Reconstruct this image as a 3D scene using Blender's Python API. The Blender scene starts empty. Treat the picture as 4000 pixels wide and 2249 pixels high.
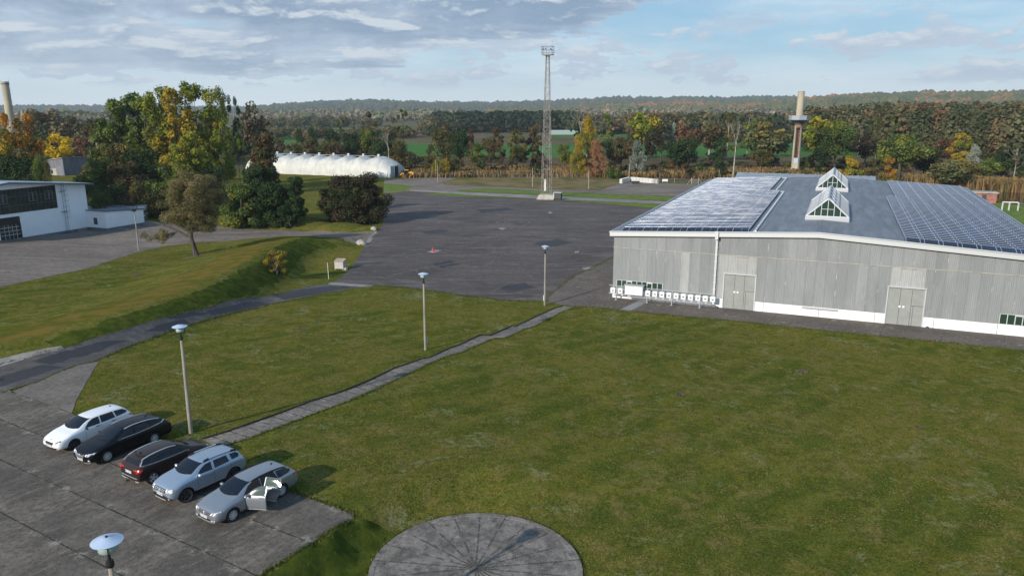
import bpy, bmesh, math, random
from mathutils import Vector, Matrix, noise as mnoise
from mathutils.geometry import tessellate_polygon
PI = math.pi
random.seed(7)
S = bpy.context.scene
COL = S.collection
R = math.radians
# ------------------------------------------------------------ camera
CAM_H = 18.5
F_PX = 2971.0
PITCH = math.atan(699.5 / F_PX)
ROLL = math.atan(-14 / 8379.0)
_f = Vector((0, math.cos(PITCH), -math.sin(PITCH)))
_r0 = Vector((1, 0, 0)); _u0 = _r0.cross(_f)
_r = _r0 * math.cos(ROLL) + _u0 * math.sin(ROLL)
_u = -_r0 * math.sin(ROLL) + _u0 * math.cos(ROLL)
cam_d = bpy.data.cameras.new('camera'); cam = bpy.data.objects.new('camera', cam_d); COL.objects.link(cam)
cam.matrix_world = Matrix(((_r.x, _u.x, -_f.x, 0), (_r.y, _u.y, -_f.y, 0), (_r.z, _u.z, -_f.z, CAM_H), (0, 0, 0, 1)))
cam_d.sensor_width = 36.0; cam_d.lens = F_PX / 4000 * 36.0
cam_d.clip_start = 0.5; cam_d.clip_end = 30000
S.camera = cam
S.render.resolution_x = 1024; S.render.resolution_y = 575
# ------------------------------------------------------------ light
SUN_EL = R(24); SUN_AZ = R(221)          # azimuth of the sun, clockwise from +Y
sun_dir = Vector((math.sin(SUN_AZ) * math.cos(SUN_EL), math.cos(SUN_AZ) * math.cos(SUN_EL), math.sin(SUN_EL)))
sl = bpy.data.lights.new('sun', 'SUN'); sl.energy = 5.0; sl.angle = R(0.5); sl.color = (1.0, 0.92, 0.81)
so = bpy.data.objects.new('sun', sl); COL.objects.link(so)
so.rotation_euler = (-sun_dir).to_track_quat('-Z', 'Y').to_euler()
S.view_settings.view_transform = 'Standard'; S.view_settings.look = 'None'
S.view_settings.exposure = 0.0; S.view_settings.gamma = 1.0; S.view_settings.use_curve_mapping = False
S.cycles.volume_bounces = 0; S.cycles.max_bounces = 6; S.cycles.transparent_max_bounces = 8

class NT:
    """small helper round a node tree"""
    def __init__(s, tree): s.t = tree; s.n = tree.nodes; s.l = tree.links
    def node(s, typ, **kw):
        n = s.n.new(typ)
        for k, v in kw.items(): setattr(n, k, v)
        return n
    def put(s, sock, v):
        if hasattr(v, 'is_output') or isinstance(v, bpy.types.NodeSocket): s.l.new(v, sock)
        elif v is not None:
            if isinstance(v, (tuple, list)) and len(v) == 3 and sock.type == 'RGBA': v = (*v, 1)
            sock.default_value = v
    def math(s, op, a, b=0.0, c=None, clamp=False):
        n = s.node('ShaderNodeMath', operation=op); n.use_clamp = clamp
        s.put(n.inputs[0], a); s.put(n.inputs[1], b)
        if c is not None: s.put(n.inputs[2], c)
        return n.outputs[0]
    def vmath(s, op, a, b=None):
        n = s.node('ShaderNodeVectorMath', operation=op); s.put(n.inputs[0], a)
        if b is not None: s.put(n.inputs[1], b)
        return n.outputs['Value' if op in ('DOT_PRODUCT', 'LENGTH') else 'Vector']
    def noise(s, vec, scale, detail=4, rough=.55, dist=0.0, dim='3D'):
        n = s.node('ShaderNodeTexNoise', noise_dimensions=dim)
        s.put(n.inputs['Vector'], vec); n.inputs['Scale'].default_value = scale
        n.inputs['Detail'].default_value = detail; n.inputs['Roughness'].default_value = rough
        n.inputs['Distortion'].default_value = dist
        return n.outputs['Fac']
    def ramp(s, v, lo, hi, a=0.0, b=1.0, smooth=True):
        n = s.node('ShaderNodeMapRange'); n.interpolation_type = 'SMOOTHSTEP' if smooth else 'LINEAR'
        s.put(n.inputs['Value'], v)
        for k, q in (('From Min', lo), ('From Max', hi), ('To Min', a), ('To Max', b)): s.put(n.inputs[k], q)
        return n.outputs[0]
    def mix(s, f, a, b, mode='MIX'):
        n = s.node('ShaderNodeMix', data_type='RGBA', blend_type=mode)
        s.put(n.inputs[0], f); s.put(n.inputs[6], a); s.put(n.inputs[7], b)
        return n.outputs[2]
    def mapping(s, vec, scale=(1, 1, 1), rot=(0, 0, 0), loc=(0, 0, 0)):
        n = s.node('ShaderNodeMapping'); s.put(n.inputs['Vector'], vec)
        n.inputs['Scale'].default_value = scale; n.inputs['Rotation'].default_value = rot; n.inputs['Location'].default_value = loc
        return n.outputs[0]
    def pos(s): return s.node('ShaderNodeNewGeometry').outputs['Position']
    def obj(s): return s.node('ShaderNodeTexCoord').outputs['Object']
    def bump(s, h, dist, strength=1.0):
        n = s.node('ShaderNodeBump'); s.put(n.inputs['Height'], h)
        n.inputs['Distance'].default_value = dist; n.inputs['Strength'].default_value = strength
        return n.outputs[0]

MATS = {}
def mat(name, col=None, rough=.8, metal=0.0, fn=None, coat=0.0, spec=None, alpha=None, trans=None):
    m = bpy.data.materials.new(name); m.use_nodes = True; MATS[name] = m
    t = NT(m.node_tree); b = m.node_tree.nodes['Principled BSDF']
    if col is not None: b.inputs['Base Color'].default_value = (*col, 1)
    b.inputs['Roughness'].default_value = rough; b.inputs['Metallic'].default_value = metal
    if coat: b.inputs['Coat Weight'].default_value = coat; b.inputs['Coat Roughness'].default_value = .05
    if spec is not None: b.inputs['Specular IOR Level'].default_value = spec
    if trans: b.inputs['Transmission Weight'].default_value = trans
    if fn: fn(t, b)
    return m
def noisy(col, col2, scale, rough=.85, bump=0.0, metal=0.0, thr=(.35, .65), detail=6, use='obj', stretch=(1, 1, 1)):
    def fn(t, b):
        v = t.mapping(t.obj() if use == 'obj' else t.pos(), stretch)
        n = t.noise(v, scale, detail, .6)
        t.put(b.inputs['Base Color'], t.mix(t.ramp(n, *thr), col, col2))
        if bump: t.put(b.inputs['Normal'], t.bump(n, bump))
    return fn

# ------------------------------------------------------------ world: Nishita sky with cloud layers
W = bpy.data.worlds.new('World'); S.world = W; W.use_nodes = True
wt = NT(W.node_tree); bg = W.node_tree.nodes['Background']
sky = wt.node('ShaderNodeTexSky', sky_type='NISHITA'); sky.sun_disc = False
sky.sun_elevation = SUN_EL; sky.sun_rotation = SUN_AZ; sky.altitude = 50; sky.air_density = 1.0; sky.dust_density = 0.7; sky.ozone_density = 1.4
dirv = wt.node('ShaderNodeTexCoord').outputs['Generated']
sx = wt.node('ShaderNodeSeparateXYZ'); wt.put(sx.inputs[0], dirv)
dz = wt.math('MAXIMUM', sx.outputs['Z'], 0.0)
den = wt.math('ADD', dz, 0.035)
px = wt.math('DIVIDE', sx.outputs['X'], den); py = wt.math('DIVIDE', sx.outputs['Y'], den)
cb = wt.node('ShaderNodeCombineXYZ'); wt.put(cb.inputs[0], px); wt.put(cb.inputs[1], py); cb.inputs[2].default_value = 3.7
cv = cb.outputs[0]
n1 = wt.noise(cv, 0.34, 9, .56, .25)
n2 = wt.noise(wt.mapping(cv, (.55, 1.5, 1), loc=(4.0, 1.0, 0)), 0.16, 5, .6)
# a broad bank of cloud to the left, a field of small puffs above the horizon, thin veil to the right
az = wt.math('ARCTAN2', sx.outputs['X'], sx.outputs['Y'])
edge = wt.math('MULTIPLY_ADD', wt.math('SUBTRACT', dz, .05), 4.2, -.17)
wob = wt.math('MULTIPLY', wt.math('SUBTRACT', n2, .5), .9)
ba = wt.math('SUBTRACT', wt.math('ADD', edge, wob), az)
bank = wt.math('MULTIPLY', wt.ramp(ba, -.06, .12), wt.ramp(wt.math('ADD', dz, wt.math('MULTIPLY', wt.math('SUBTRACT', n1, .5), .03)), .030, .048))
bank = wt.math('MULTIPLY', bank, wt.ramp(dz, .75, .35))
low = wt.ramp(dz, 0.012, 0.05)
d3 = wt.mapping(dirv, (9.5, 9.5, 30), loc=(3.3, 1.2, .4))
bn = wt.noise(wt.mapping(dirv, (9.0, 9.0, 30), loc=(1.7, 4.2, .4)), 1.0, 10, .60, .3)
bnb = wt.noise(wt.mapping(dirv, (9.0, 9.0, 30), loc=(1.7, 4.2, .4 + .26)), 1.0, 10, .60, .3)
pn = wt.noise(d3, 1.35, 9, .60, .1); pnb = wt.noise(wt.vmath('ADD', d3, (0, 0, .22)), 1.35, 9, .60, .1)
pband = wt.math('MULTIPLY', wt.ramp(dz, .022, .034), wt.ramp(dz, .135, .075))
dens = wt.math('MULTIPLY_ADD', bank, .40, wt.math('MULTIPLY', bn, 1.05))
mask1 = wt.ramp(dens, .70, .80)
mask2 = wt.math('MULTIPLY', wt.ramp(pn, .51, .55), pband)
mask = wt.math('MAXIMUM', wt.math('MULTIPLY', mask1, low), mask2)
inb = wt.ramp(bank, .1, .6)
lit = wt.math('MAXIMUM', wt.math('MULTIPLY', wt.ramp(wt.math('SUBTRACT', bn, bnb), -.01, .13), inb), wt.math('MULTIPLY', wt.ramp(wt.math('SUBTRACT', pn, pnb), .01, .16), wt.math('SUBTRACT', 1.0, inb)))
thick = wt.ramp(wt.math('MAXIMUM', wt.math('MULTIPLY_ADD', wt.math('SUBTRACT', n2, .5), .9, dens), wt.math('MULTIPLY', pn, 1.15)), .66, 1.08)
ccol = wt.mix(wt.math('MULTIPLY', lit, .9), wt.mix(thick, (6.2, 7.4, 9.0), (3.1, 4.3, 6.1)), (8.4, 9.1, 9.8))
# thin high veil that whitens the blue
veil = wt.ramp(wt.noise(wt.mapping(dirv, (3.0, 3.0, 16), rot=(.10, 0, 0)), 1.0, 6, .6), .34, .68)
haze_lo = wt.ramp(dz, .075, .0)
top = wt.ramp(dz, .12, .5)
base = wt.mix(.55, sky.outputs[0], (3.5, 7.4, 11.4))
base = wt.mix(wt.math('MULTIPLY', wt.math('MULTIPLY', veil, .78), wt.math('SUBTRACT', 1.0, top)), base, (8.6, 10.3, 11.4))
base = wt.mix(wt.math('MULTIPLY', haze_lo, .85), base, (9.4, 10.6, 11.4))
base = wt.mix(wt.math('MULTIPLY', top, .5), base, (2.6, 4.3, 7.2))
wt.put(bg.inputs['Color'], wt.mix(wt.math('MULTIPLY', mask, .92), base, ccol))
bg.inputs['Strength'].default_value = 0.082
# ------------------------------------------------------------ unprojection of measured photo points to real ground positions
def ray(x, y): return _f + _r * ((x - 2000) / F_PX) - _u * ((y - 1124.5) / F_PX)
def gz(x, y, z):
    d = ray(x, y); t = (CAM_H - z) / -d.z
    return Vector((d.x * t, d.y * t, z))
def at_dist(x, dist, z=-2.3):
    d = ray(x, 425); h = Vector((d.x, d.y)).normalized()
    return Vector((h.x * dist, h.y * dist, z))
def height_for(p, x, ytop):
    d = ray(x, ytop); D = math.hypot(p[0], p[1])
    return CAM_H + d.z / math.hypot(d.x, d.y) * D - p[2]
EU = Vector((.5196, .8544)); EV = Vector((.8544, -.5196)); ORG = Vector((-17.18, 41.21))
def uv_of(x, y): q = Vector((x, y)) - ORG; return q.dot(EU), q.dot(EV)
def from_uv(u, v): p = ORG + EU * u + EV * v; return p.x, p.y
def sst(a, b, x):
    t = max(0., min(1., (x - a) / (b - a))); return t * t * (3 - 2 * t)
ZL = -2.3
def tbase(x, y):
    u, v = uv_of(x, y); return (0.0 if u < 0 else max(ZL, ZL * u / 44.0))
BERM = []
for x_, y_, h_ in ((1262, 937, 1.0), (1150, 926, 2.1), (1050, 960, 2.4), (994, 1008, 2.4), (776, 1116, 2.2), (512, 1203, 1.9), (310, 1264, 1.6), (150, 1318, 1.1), (0, 1365, .6)):
    z_ = -.5
    for _ in range(8):
        p_ = gz(x_, y_, z_); z_ = tbase(p_.x, p_.y) + h_
    BERM.append((gz(x_, y_, z_), h_))
MOUND = [(gz(980, 850, -1.3), 1.1, 7), (gz(1180, 850, -1.0), 1.3, 7), (gz(1330, 868, -1.0), 1.2, 6), (gz(1440, 885, -1.6), .7, 4)]
RC0 = gz(1859, 2218, -1.2)
def zt(x, y):
    u, v = uv_of(x, y)
    z1 = ZL * sst(-6, 50, u) if False else (0.0 if u < 0 else max(ZL, ZL * u / 44.0))
    if 0 < u < 3: z1 *= u / 3
    if v > 12.9:
        zl = -1.25 if u < 0 else max(ZL, -1.25 - 1.05 * u / 44.0)
        w = 1.9 + max(0., u + 2.6) * 1.0
        k = sst(13.15, 12.75 + w, v)
        z1 = z1 * (1 - k) + min(zl, z1) * k
    z = z1
    dc = math.hypot(x - RC0.x, y - RC0.y)
    if dc < 8.5: z = z + (-1.29 - z) * (1 - sst(5.0, 8.5 if v > 14 and u > 0 else 6.8, dc)) * sst(13.1, 13.9, v)
    if -110 < x < 0 and 45 < y < 150:
        best = 0.
        for i in range(len(BERM) - 1):
            a, za = BERM[i]; b, zb = BERM[i + 1]
            ax, ay = a.x, a.y; dx, dy = b.x - ax, b.y - ay
            t = ((x - ax) * dx + (y - ay) * dy) / (dx * dx + dy * dy); t = max(0., min(1., t))
            cx, cy = ax + dx * t, ay + dy * t
            ex, ey = x - cx, y - cy; d = math.hypot(ex, ey)
            side = dx * ey - dy * ex          # >0: camera side
            wd = 6.0 if side > 0 else 14.0
            if d < wd:
                q = d / wd; pr = (1 - q * q) ** 2 if side > 0 else (1 - q) ** 1.3 * (1 + q * .6)
                best = max(best, (za + (zb - za) * t) * pr)
        z += max(0., best)
        for c, h, r in MOUND:
            d = math.hypot(x - c.x, y - c.y) / r
            if d < 1: z = max(z, z1 + h * (1 - d * d) ** 1.4)
    return z
def G(px_, py_):
    """where the view ray through a photo point meets the terrain"""
    z = ZL; p = gz(px_, py_, z)
    d = ray(px_, py_)
    if d.z > -1e-4: return p
    t1 = (CAM_H - 1.2) / -d.z; t2 = (CAM_H - ZL + .05) / -d.z
    n = 60; tp = t1
    for i in range(n + 1):
        t = t1 + (t2 - t1) * i / n
        if CAM_H + d.z * t <= zt(d.x * t, d.y * t):
            lo, hi = tp, t
            for _ in range(14):
                m = (lo + hi) / 2
                if CAM_H + d.z * m <= zt(d.x * m, d.y * m): hi = m
                else: lo = m
            t = hi; break
        tp = t
    return Vector((d.x * t, d.y * t, zt(d.x * t, d.y * t)))

# ------------------------------------------------------------ object helpers
def tag(o, label=None, cat=None, group=None, kind=None):
    if label: o['label'] = label
    if cat: o['category'] = cat
    if group: o['group'] = group
    if kind: o['kind'] = kind
    return o
def empty(name, loc, rz=0.0, label=None, cat=None, group=None):
    o = bpy.data.objects.new(name, None); COL.objects.link(o); o.location = loc; o.rotation_euler = (0, 0, rz)
    o.empty_display_size = .3
    return tag(o, label, cat, group)
def copy_tree(o, parent=None):
    c = o.copy(); COL.objects.link(c); c.parent = parent
    for ch in [k for k in bpy.data.objects if k.parent == o]: copy_tree(ch, c)
    return c
class MB:
    def __init__(s): s.v = []; s.f = []; s.mi = []; s.cur = 0; s.M = None
    def m(s, i): s.cur = i; return s
    def add(s, vs, fs):
        o = len(s.v)
        if s.M is not None: vs = [s.M @ Vector(v) for v in vs]
        s.v += [tuple(v) for v in vs]
        for f in fs: s.f.append(tuple(o + i for i in f)); s.mi.append(s.cur)
        return s
    def quad(s, a, b, c, d): return s.add([a, b, c, d], [(0, 1, 2, 3)])
    def box(s, x0, x1, y0, y1, z0, z1, M=None):
        vs = [(x, y, z) for z in (z0, z1) for y in (y0, y1) for x in (x0, x1)]
        if M is not None: vs = [M @ Vector(v) for v in vs]
        return s.add(vs, [(0, 2, 3, 1), (4, 5, 7, 6), (0, 1, 5, 4), (2, 6, 7, 3), (0, 4, 6, 2), (1, 3, 7, 5)])
    def cbox(s, c, sz, M=None):
        return s.box(c[0] - sz[0] / 2, c[0] + sz[0] / 2, c[1] - sz[1] / 2, c[1] + sz[1] / 2, c[2] - sz[2] / 2, c[2] + sz[2] / 2, M)
    def tube(s, a, b, r, r2=None, n=8, caps=True):
        a = Vector(a); b = Vector(b); r2 = r if r2 is None else r2
        d = (b - a).normalized(); q = d.to_track_quat('Z', 'Y').to_matrix()
        vs = []
        for p, rr in ((a, r), (b, r2)):
            for i in range(n):
                t = 2 * PI * i / n; vs.append(p + q @ Vector((math.cos(t) * rr, math.sin(t) * rr, 0)))
        fs = [(i, (i + 1) % n, n + (i + 1) % n, n + i) for i in range(n)]
        if caps: fs += [tuple(range(n - 1, -1, -1)), tuple(range(n, 2 * n))]
        return s.add(vs, fs)
    def bar(s, a, b, w, h=None):
        """square bar"""
        h = w if h is None else h
        a = Vector(a); b = Vector(b); q = (b - a).normalized().to_track_quat('Z', 'Y').to_matrix()
        vs = [p + q @ Vector((sx_ * w / 2, sy_ * h / 2, 0)) for p in (a, b) for sx_, sy_ in ((-1, -1), (1, -1), (1, 1), (-1, 1))]
        return s.add(vs, [(0, 1, 5, 4), (1, 2, 6, 5), (2, 3, 7, 6), (3, 0, 4, 7), (3, 2, 1, 0), (4, 5, 6, 7)])
    def lathe(s, prof, n=20, c=(0, 0, 0)):
        vs = []; fs = []
        for r, z in prof:
            for i in range(n):
                t = 2 * PI * i / n; vs.append((c[0] + r * math.cos(t), c[1] + r * math.sin(t), c[2] + z))
        for k in range(len(prof) - 1):
            for i in range(n): fs.append((k * n + i, k * n + (i + 1) % n, (k + 1) * n + (i + 1) % n, (k + 1) * n + i))
        return s.add(vs, fs)
    def prism(s, poly, axis, a, b):
        """poly in 2d extruded along axis from a to b"""
        def P(p, t): return {'x': (t, p[0], p[1]), 'y': (p[0], t, p[1]), 'z': (p[0], p[1], t)}[axis]
        n = len(poly); vs = [P(p, a) for p in poly] + [P(p, b) for p in poly]
        return s.add(vs, [tuple(range(n - 1, -1, -1)), tuple(range(n, 2 * n))] + [(i, (i + 1) % n, n + (i + 1) % n, n + i) for i in range(n)])
    def build(s, name, mats, parent=None, smooth=False, fix=True):
        me = bpy.data.meshes.new(name); me.from_pydata(s.v, [], s.f)
        if not isinstance(mats, (list, tuple)): mats = [mats]
        for m_ in mats: me.materials.append(m_)
        me.polygons.foreach_set('material_index', s.mi)
        if fix:
            bm = bmesh.new(); bm.from_mesh(me); bmesh.ops.recalc_face_normals(bm, faces=bm.faces); bm.to_mesh(me); bm.free()
        if smooth: me.polygons.foreach_set('use_smooth', [True] * len(me.polygons))
        me.update()
        o = bpy.data.objects.new(name, me); COL.objects.link(o)
        if parent: o.parent = parent
        return o
# ============================================================ ground materials
def m_grass(name, tint=0.0, dull=0.0):
    def fn(t, b):
        p = t.pos()
        big = t.noise(p, .05, 5, .62, .3); mid = t.noise(t.mapping(p, (1, 1, 1), loc=(9, 4, 0)), .27, 7, .70, .6)
        sm = t.noise(p, 2.2, 7, .75); fine = t.noise(p, 11.0, 5, .85); vf = t.noise(p, 34.0, 3, .8)
        c = t.mix(t.ramp(mid, .44, .56), (.046, .074, .006), (.158, .138, .016))
        c = t.mix(t.math('MULTIPLY', t.ramp(big, .47 - dull, .57 - dull), .7), c, (.235, .175, .038))
        pat = t.noise(t.mapping(p, (1, 1, 1), loc=(31, 14, 0)), .55, 7, .74, .8)
        c = t.mix(t.math('MULTIPLY', t.ramp(pat, .51, .58), .8), c, (.25, .185, .075))
        c = t.mix(t.math('MULTIPLY', t.ramp(pat, .48, .41), .65), c, (.040, .092, .008))
        u = t.vmath('DOT_PRODUCT', p, (EV.x * .96 - EU.x * .28, EV.y * .96 - EU.y * .28, 0))
        st = t.math('SINE', t.math('ADD', t.math('MULTIPLY', u, 2 * PI / 2.6), t.math('MULTIPLY', mid, 6)))
        c = t.mix(t.math('MULTIPLY', t.ramp(st, -.2, .9), t.ramp(big, .60, .42, .12, .36)), c, (.27, .245, .055))
        wht = t.noise(t.mapping(p, (1, 1, 1), loc=(71, 5, 0)), .22, 5, .65, 1.4)
        c = t.mix(t.math('MULTIPLY', t.math('MULTIPLY', t.ramp(wht, .575, .63), t.ramp(sm, .46, .54)), .6), c, (.32, .34, .22))
        c = t.mix(t.ramp(sm, .38, .56, .0, .9), t.mix(.60, c, (.016, .034, .006)), c)
        c = t.mix(t.ramp(fine, .42, .56), t.mix(.58, c, (.012, .020, .004)), t.mix(.22, c, (.30, .30, .05)))
        c = t.mix(t.ramp(vf, .40, .60), t.mix(.25, c, (.01, .015, .004)), t.mix(.10, c, (.36, .34, .10)))
        t.put(b.inputs['Base Color'], c)
        h = t.math('ADD', t.math('MULTIPLY', sm, .7), t.math('MULTIPLY', fine, .6))
        t.put(b.inputs['Normal'], t.bump(h, .05, .8))
    return mat(name, rough=1.0, spec=.0, fn=fn)
M_GRASS = m_grass('grass_lawn')
def terrain_fn(t, b):
    pass
M_FARLAND = mat('far_land', rough=.95, spec=.1, fn=noisy((.06, .075, .025), (.13, .10, .05), .02, use='pos', thr=(.35, .65)))
M_FIELD = mat('field_green', rough=.95, spec=.1, fn=noisy((.035, .125, .018), (.06, .15, .03), .02, use='pos'))
M_FIELD2 = mat('field_pale', rough=.95, spec=.1, fn=noisy((.13, .15, .06), (.09, .11, .05), .02, use='pos'))
M_FIELD3 = mat('field_brown', rough=.95, spec=.1, fn=noisy((.14, .10, .065), (.10, .075, .05), .02, use='pos'))
M_DRYGRASS = mat('dry_grass', rough=.95, spec=.1, fn=noisy((.085, .09, .025), (.20, .145, .07), .16, bump=.2, use='pos', thr=(.34, .62), detail=8))
M_BRGRASS = mat('bright_grass', rough=.95, spec=.1, fn=noisy((.085, .15, .022), (.15, .185, .04), .5, bump=.15, use='pos', detail=8))
def conc_fn(c1, c2, c3, du=2.85, u0=-2.5, dv=4.2, v0=.9, jw=.035, streak=True, jcol=(.018, .018, .014)):
    def fn(t, b):
        p = t.pos()
        u = t.vmath('DOT_PRODUCT', t.vmath('SUBTRACT', p, (ORG.x, ORG.y, 0)), (EU.x, EU.y, 0))
        v = t.vmath('DOT_PRODUCT', t.vmath('SUBTRACT', p, (ORG.x, ORG.y, 0)), (EV.x, EV.y, 0))
        n = t.noise(p, .35, 7, .65, .4); n2 = t.noise(p, 3.5, 6, .7); n3 = t.noise(p, 18, 4, .7)
        cbn = t.node('ShaderNodeCombineXYZ'); t.put(cbn.inputs[0], t.math('MULTIPLY', u, .55)); t.put(cbn.inputs[1], t.math('MULTIPLY', v, 3.2))
        st = t.noise(cbn.outputs[0], .9, 5, .7)
        c = t.mix(t.ramp(n, .36, .64), c1, c2)
        if streak: c = t.mix(t.math('MULTIPLY', t.ramp(st, .48, .66), .42), c, c3)
        c = t.mix(t.ramp(n2, .34, .60, .65, 0), c, (.036, .032, .028))
        c = t.mix(t.ramp(n3, .42, .7, 0, .35), c, (.30, .29, .27))
        # slab to slab tone
        if jw:
            wob = t.math('MULTIPLY', t.math('SUBTRACT', n2, .5), .10)
            iu = t.math('DIVIDE', t.math('SUBTRACT', t.math('ADD', u, wob), u0), du); iv = t.math('DIVIDE', t.math('SUBTRACT', t.math('ADD', v, wob), v0), dv)
            ci = t.node('ShaderNodeCombineXYZ'); t.put(ci.inputs[0], t.math('FLOOR', iu)); t.put(ci.inputs[1], t.math('FLOOR', iv))
            wn = t.node('ShaderNodeTexWhiteNoise'); t.put(wn.inputs['Vector'], ci.outputs[0])
            c = t.mix(t.ramp(wn.outputs['Value'], 0, 1, 0, .34, smooth=False), c, (.075, .07, .064))
            fu = t.math('ABSOLUTE', t.math('SUBTRACT', t.math('FRACT', t.math('ADD', iu, .5)), .5)); fv = t.math('ABSOLUTE', t.math('SUBTRACT', t.math('FRACT', t.math('ADD', iv, .5)), .5))
            wj = t.math('MULTIPLY', t.ramp(n, .35, .65, .7, 1.9), jw)
            ju = t.ramp(t.math('MULTIPLY', fu, du), wj, t.math('MULTIPLY', wj, .35)); jv = t.ramp(t.math('MULTIPLY', fv, dv), t.math('MULTIPLY', wj, .5), t.math('MULTIPLY', wj, .15))
            c = t.mix(t.math('MULTIPLY', t.math('MAXIMUM', ju, t.math('MULTIPLY', jv, .8)), .9), c, jcol)
            # pale spalled concrete along the long joints
            sp = t.math('MULTIPLY', t.ramp(t.math('MULTIPLY', fu, du), .55, .15), t.ramp(t.noise(t.mapping(p, (1, 1, 1), loc=(5, 5, 0)), 1.3, 5, .7), .54, .64))
            c = t.mix(t.math('MULTIPLY', sp, .85), c, (.30, .265, .225))
        t.put(b.inputs['Base Color'], c)
        t.put(b.inputs['Normal'], t.bump(t.math('ADD', n2, n3), .03, .7))
    return fn
M_CARPARK = mat('carpark_concrete', rough=.9, spec=.25, fn=conc_fn((.085, .068, .053), (.175, .145, .116), (.31, .26, .21)))
M_SLABPINK = mat('apron_concrete', rough=.9, spec=.25, fn=conc_fn((.11, .085, .07), (.18, .145, .12), (.22, .185, .155), du=3.2, u0=44, dv=5, v0=0, jw=.04))
def asphalt_fn(c1, c2, c3, marks=True):
    def fn(t, b):
        p = t.pos()
        n = t.noise(p, .07, 6, .62, .8); n2 = t.noise(p, 1.6, 7, .72); n3 = t.noise(p, 22, 3, .7)
        c = t.mix(t.ramp(n, .36, .66), c1, c2)
        if marks:
            # wear streaks from turning tyres, long and curved
            w = t.noise(t.mapping(p, (.10, .55, 1), rot=(0, 0, .55)), .5, 7, .68, 1.6)
            w2 = t.noise(t.mapping(p, (.14, .7, 1), rot=(0, 0, -.75)), .5, 6, .68, 2.2)
            c = t.mix(t.math('MULTIPLY', t.ramp(w, .50, .62), .62), c, c3)
            c = t.mix(t.math('MULTIPLY', t.ramp(w2, .54, .64), .55), c, c3)
            l = t.noise(t.mapping(p, (.06, .16, 1), rot=(0, 0, .25)), 1.0, 2, .4, 3.0)
            c = t.mix(t.math('MULTIPLY', t.ramp(t.math('ABSOLUTE', t.math('SUBTRACT', l, .5)), .012, .003), .6), c, c3)
        c = t.mix(t.ramp(n2, .3, .66, .5, 0), c, (.028, .027, .028))
        c = t.mix(t.ramp(n3, .45, .75, 0, .3), c, (.22, .21, .21))
        t.put(b.inputs['Base Color'], c); t.put(b.inputs['Normal'], t.bump(t.math('ADD', n2, n3), .02, .6))
    return fn
M_TARMAC = mat('tarmac', rough=.88, spec=.3, fn=asphalt_fn((.064, .052, .048), (.104, .085, .080), (.185, .152, .138)))
M_ROAD = mat('road_asphalt', rough=.88, spec=.3, fn=asphalt_fn((.075, .066, .062), (.115, .102, .098), (.17, .15, .14)))
M_PATCH = mat('asphalt_patch', rough=.85, spec=.3, fn=asphalt_fn((.028, .030, .036), (.045, .047, .055), (.075, .075, .08), marks=False))
M_YARD = mat('yard_concrete', rough=.9, spec=.25, fn=asphalt_fn((.16, .125, .10), (.235, .19, .155), (.29, .25, .205)))
M_LIGHTCONC = mat('light_concrete', rough=.9, fn=noisy((.21, .195, .175), (.30, .275, .25), 1.2, bump=.02, use='pos'))
M_LANE = mat('lane_concrete', rough=.9, fn=noisy((.17, .155, .15), (.26, .235, .225), .3, bump=.02, use='pos'))
M_TUFT = None
M_EDGESHADOW = mat('edge_shadow', (.016, .016, .012), rough=.95)  # near black, for the painted shadow edge beside the footpath

# ============================================================ ground sheet
def frange(a, b, s):
    n = int(round((b - a) / s)); return [a + s * i for i in range(n)]
GX = [-9000, -4000, -1800, -800, -400, -220, -150] + frange(-110, 76, 1.0) + [76, 100, 140, 220, 400, 800, 1800, 4000, 9000]
GY = [-400, -100, -30, 5] + frange(16, 152, 1.0) + [152, 170, 200, 260, 400, 800, 1800, 4000, 9000]
ZG = {}
def zgrid(i, j):
    k = (i, j)
    if k not in ZG:
        x, y = GX[i], GY[j]
        z = zt(x, y)
        if y < 60 and x > -60: z += .035 * mnoise.noise(Vector((x * .35, y * .35, 0)))* (0 if uv_of(x, y)[0] < .5 and uv_of(x, y)[1] < 13.3 else 1)
        ZG[k] = z
    return ZG[k]
RIV = None
vs = [(GX[i], GY[j], zgrid(i, j)) for j in range(len(GY)) for i in range(len(GX))]
nx = len(GX); fs = []
for j in range(len(GY) - 1):
    for i in range(nx - 1):
        a = j * nx + i
        fs.append((a, a + 1, a + nx + 1)); fs.append((a, a + nx + 1, a + nx))
mb = MB(); mb.v = vs; mb.f = fs
mb.mi = []
for f in fs:
    cx = sum(vs[i][0] for i in f) / 3; cy = sum(vs[i][1] for i in f) / 3
    mb.mi.append(1 if (cy > 240 or abs(cx) > 150 or cy < -50) else 0)
ground = mb.build('ground', [M_GRASS, M_FARLAND], smooth=True, fix=False); tag(ground, 'olive and green grassy ground sloping between the car park and the hall', kind='structure')
import bisect
def ground_z(x, y):
    i = min(max(bisect.bisect_right(GX, x) - 1, 0), nx - 2); j = min(max(bisect.bisect_right(GY, y) - 1, 0), len(GY) - 2)
    x0, x1, y0, y1 = GX[i], GX[i + 1], GY[j], GY[j + 1]; a = (x - x0) / (x1 - x0); b = (y - y0) / (y1 - y0)
    z00, z10, z01, z11 = zgrid(i, j), zgrid(i + 1, j), zgrid(i, j + 1), zgrid(i + 1, j + 1)
    return z00 + (z10 - z00) * a + (z11 - z10) * b if a >= b else z00 + (z11 - z01) * a + (z01 - z00) * b
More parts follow.
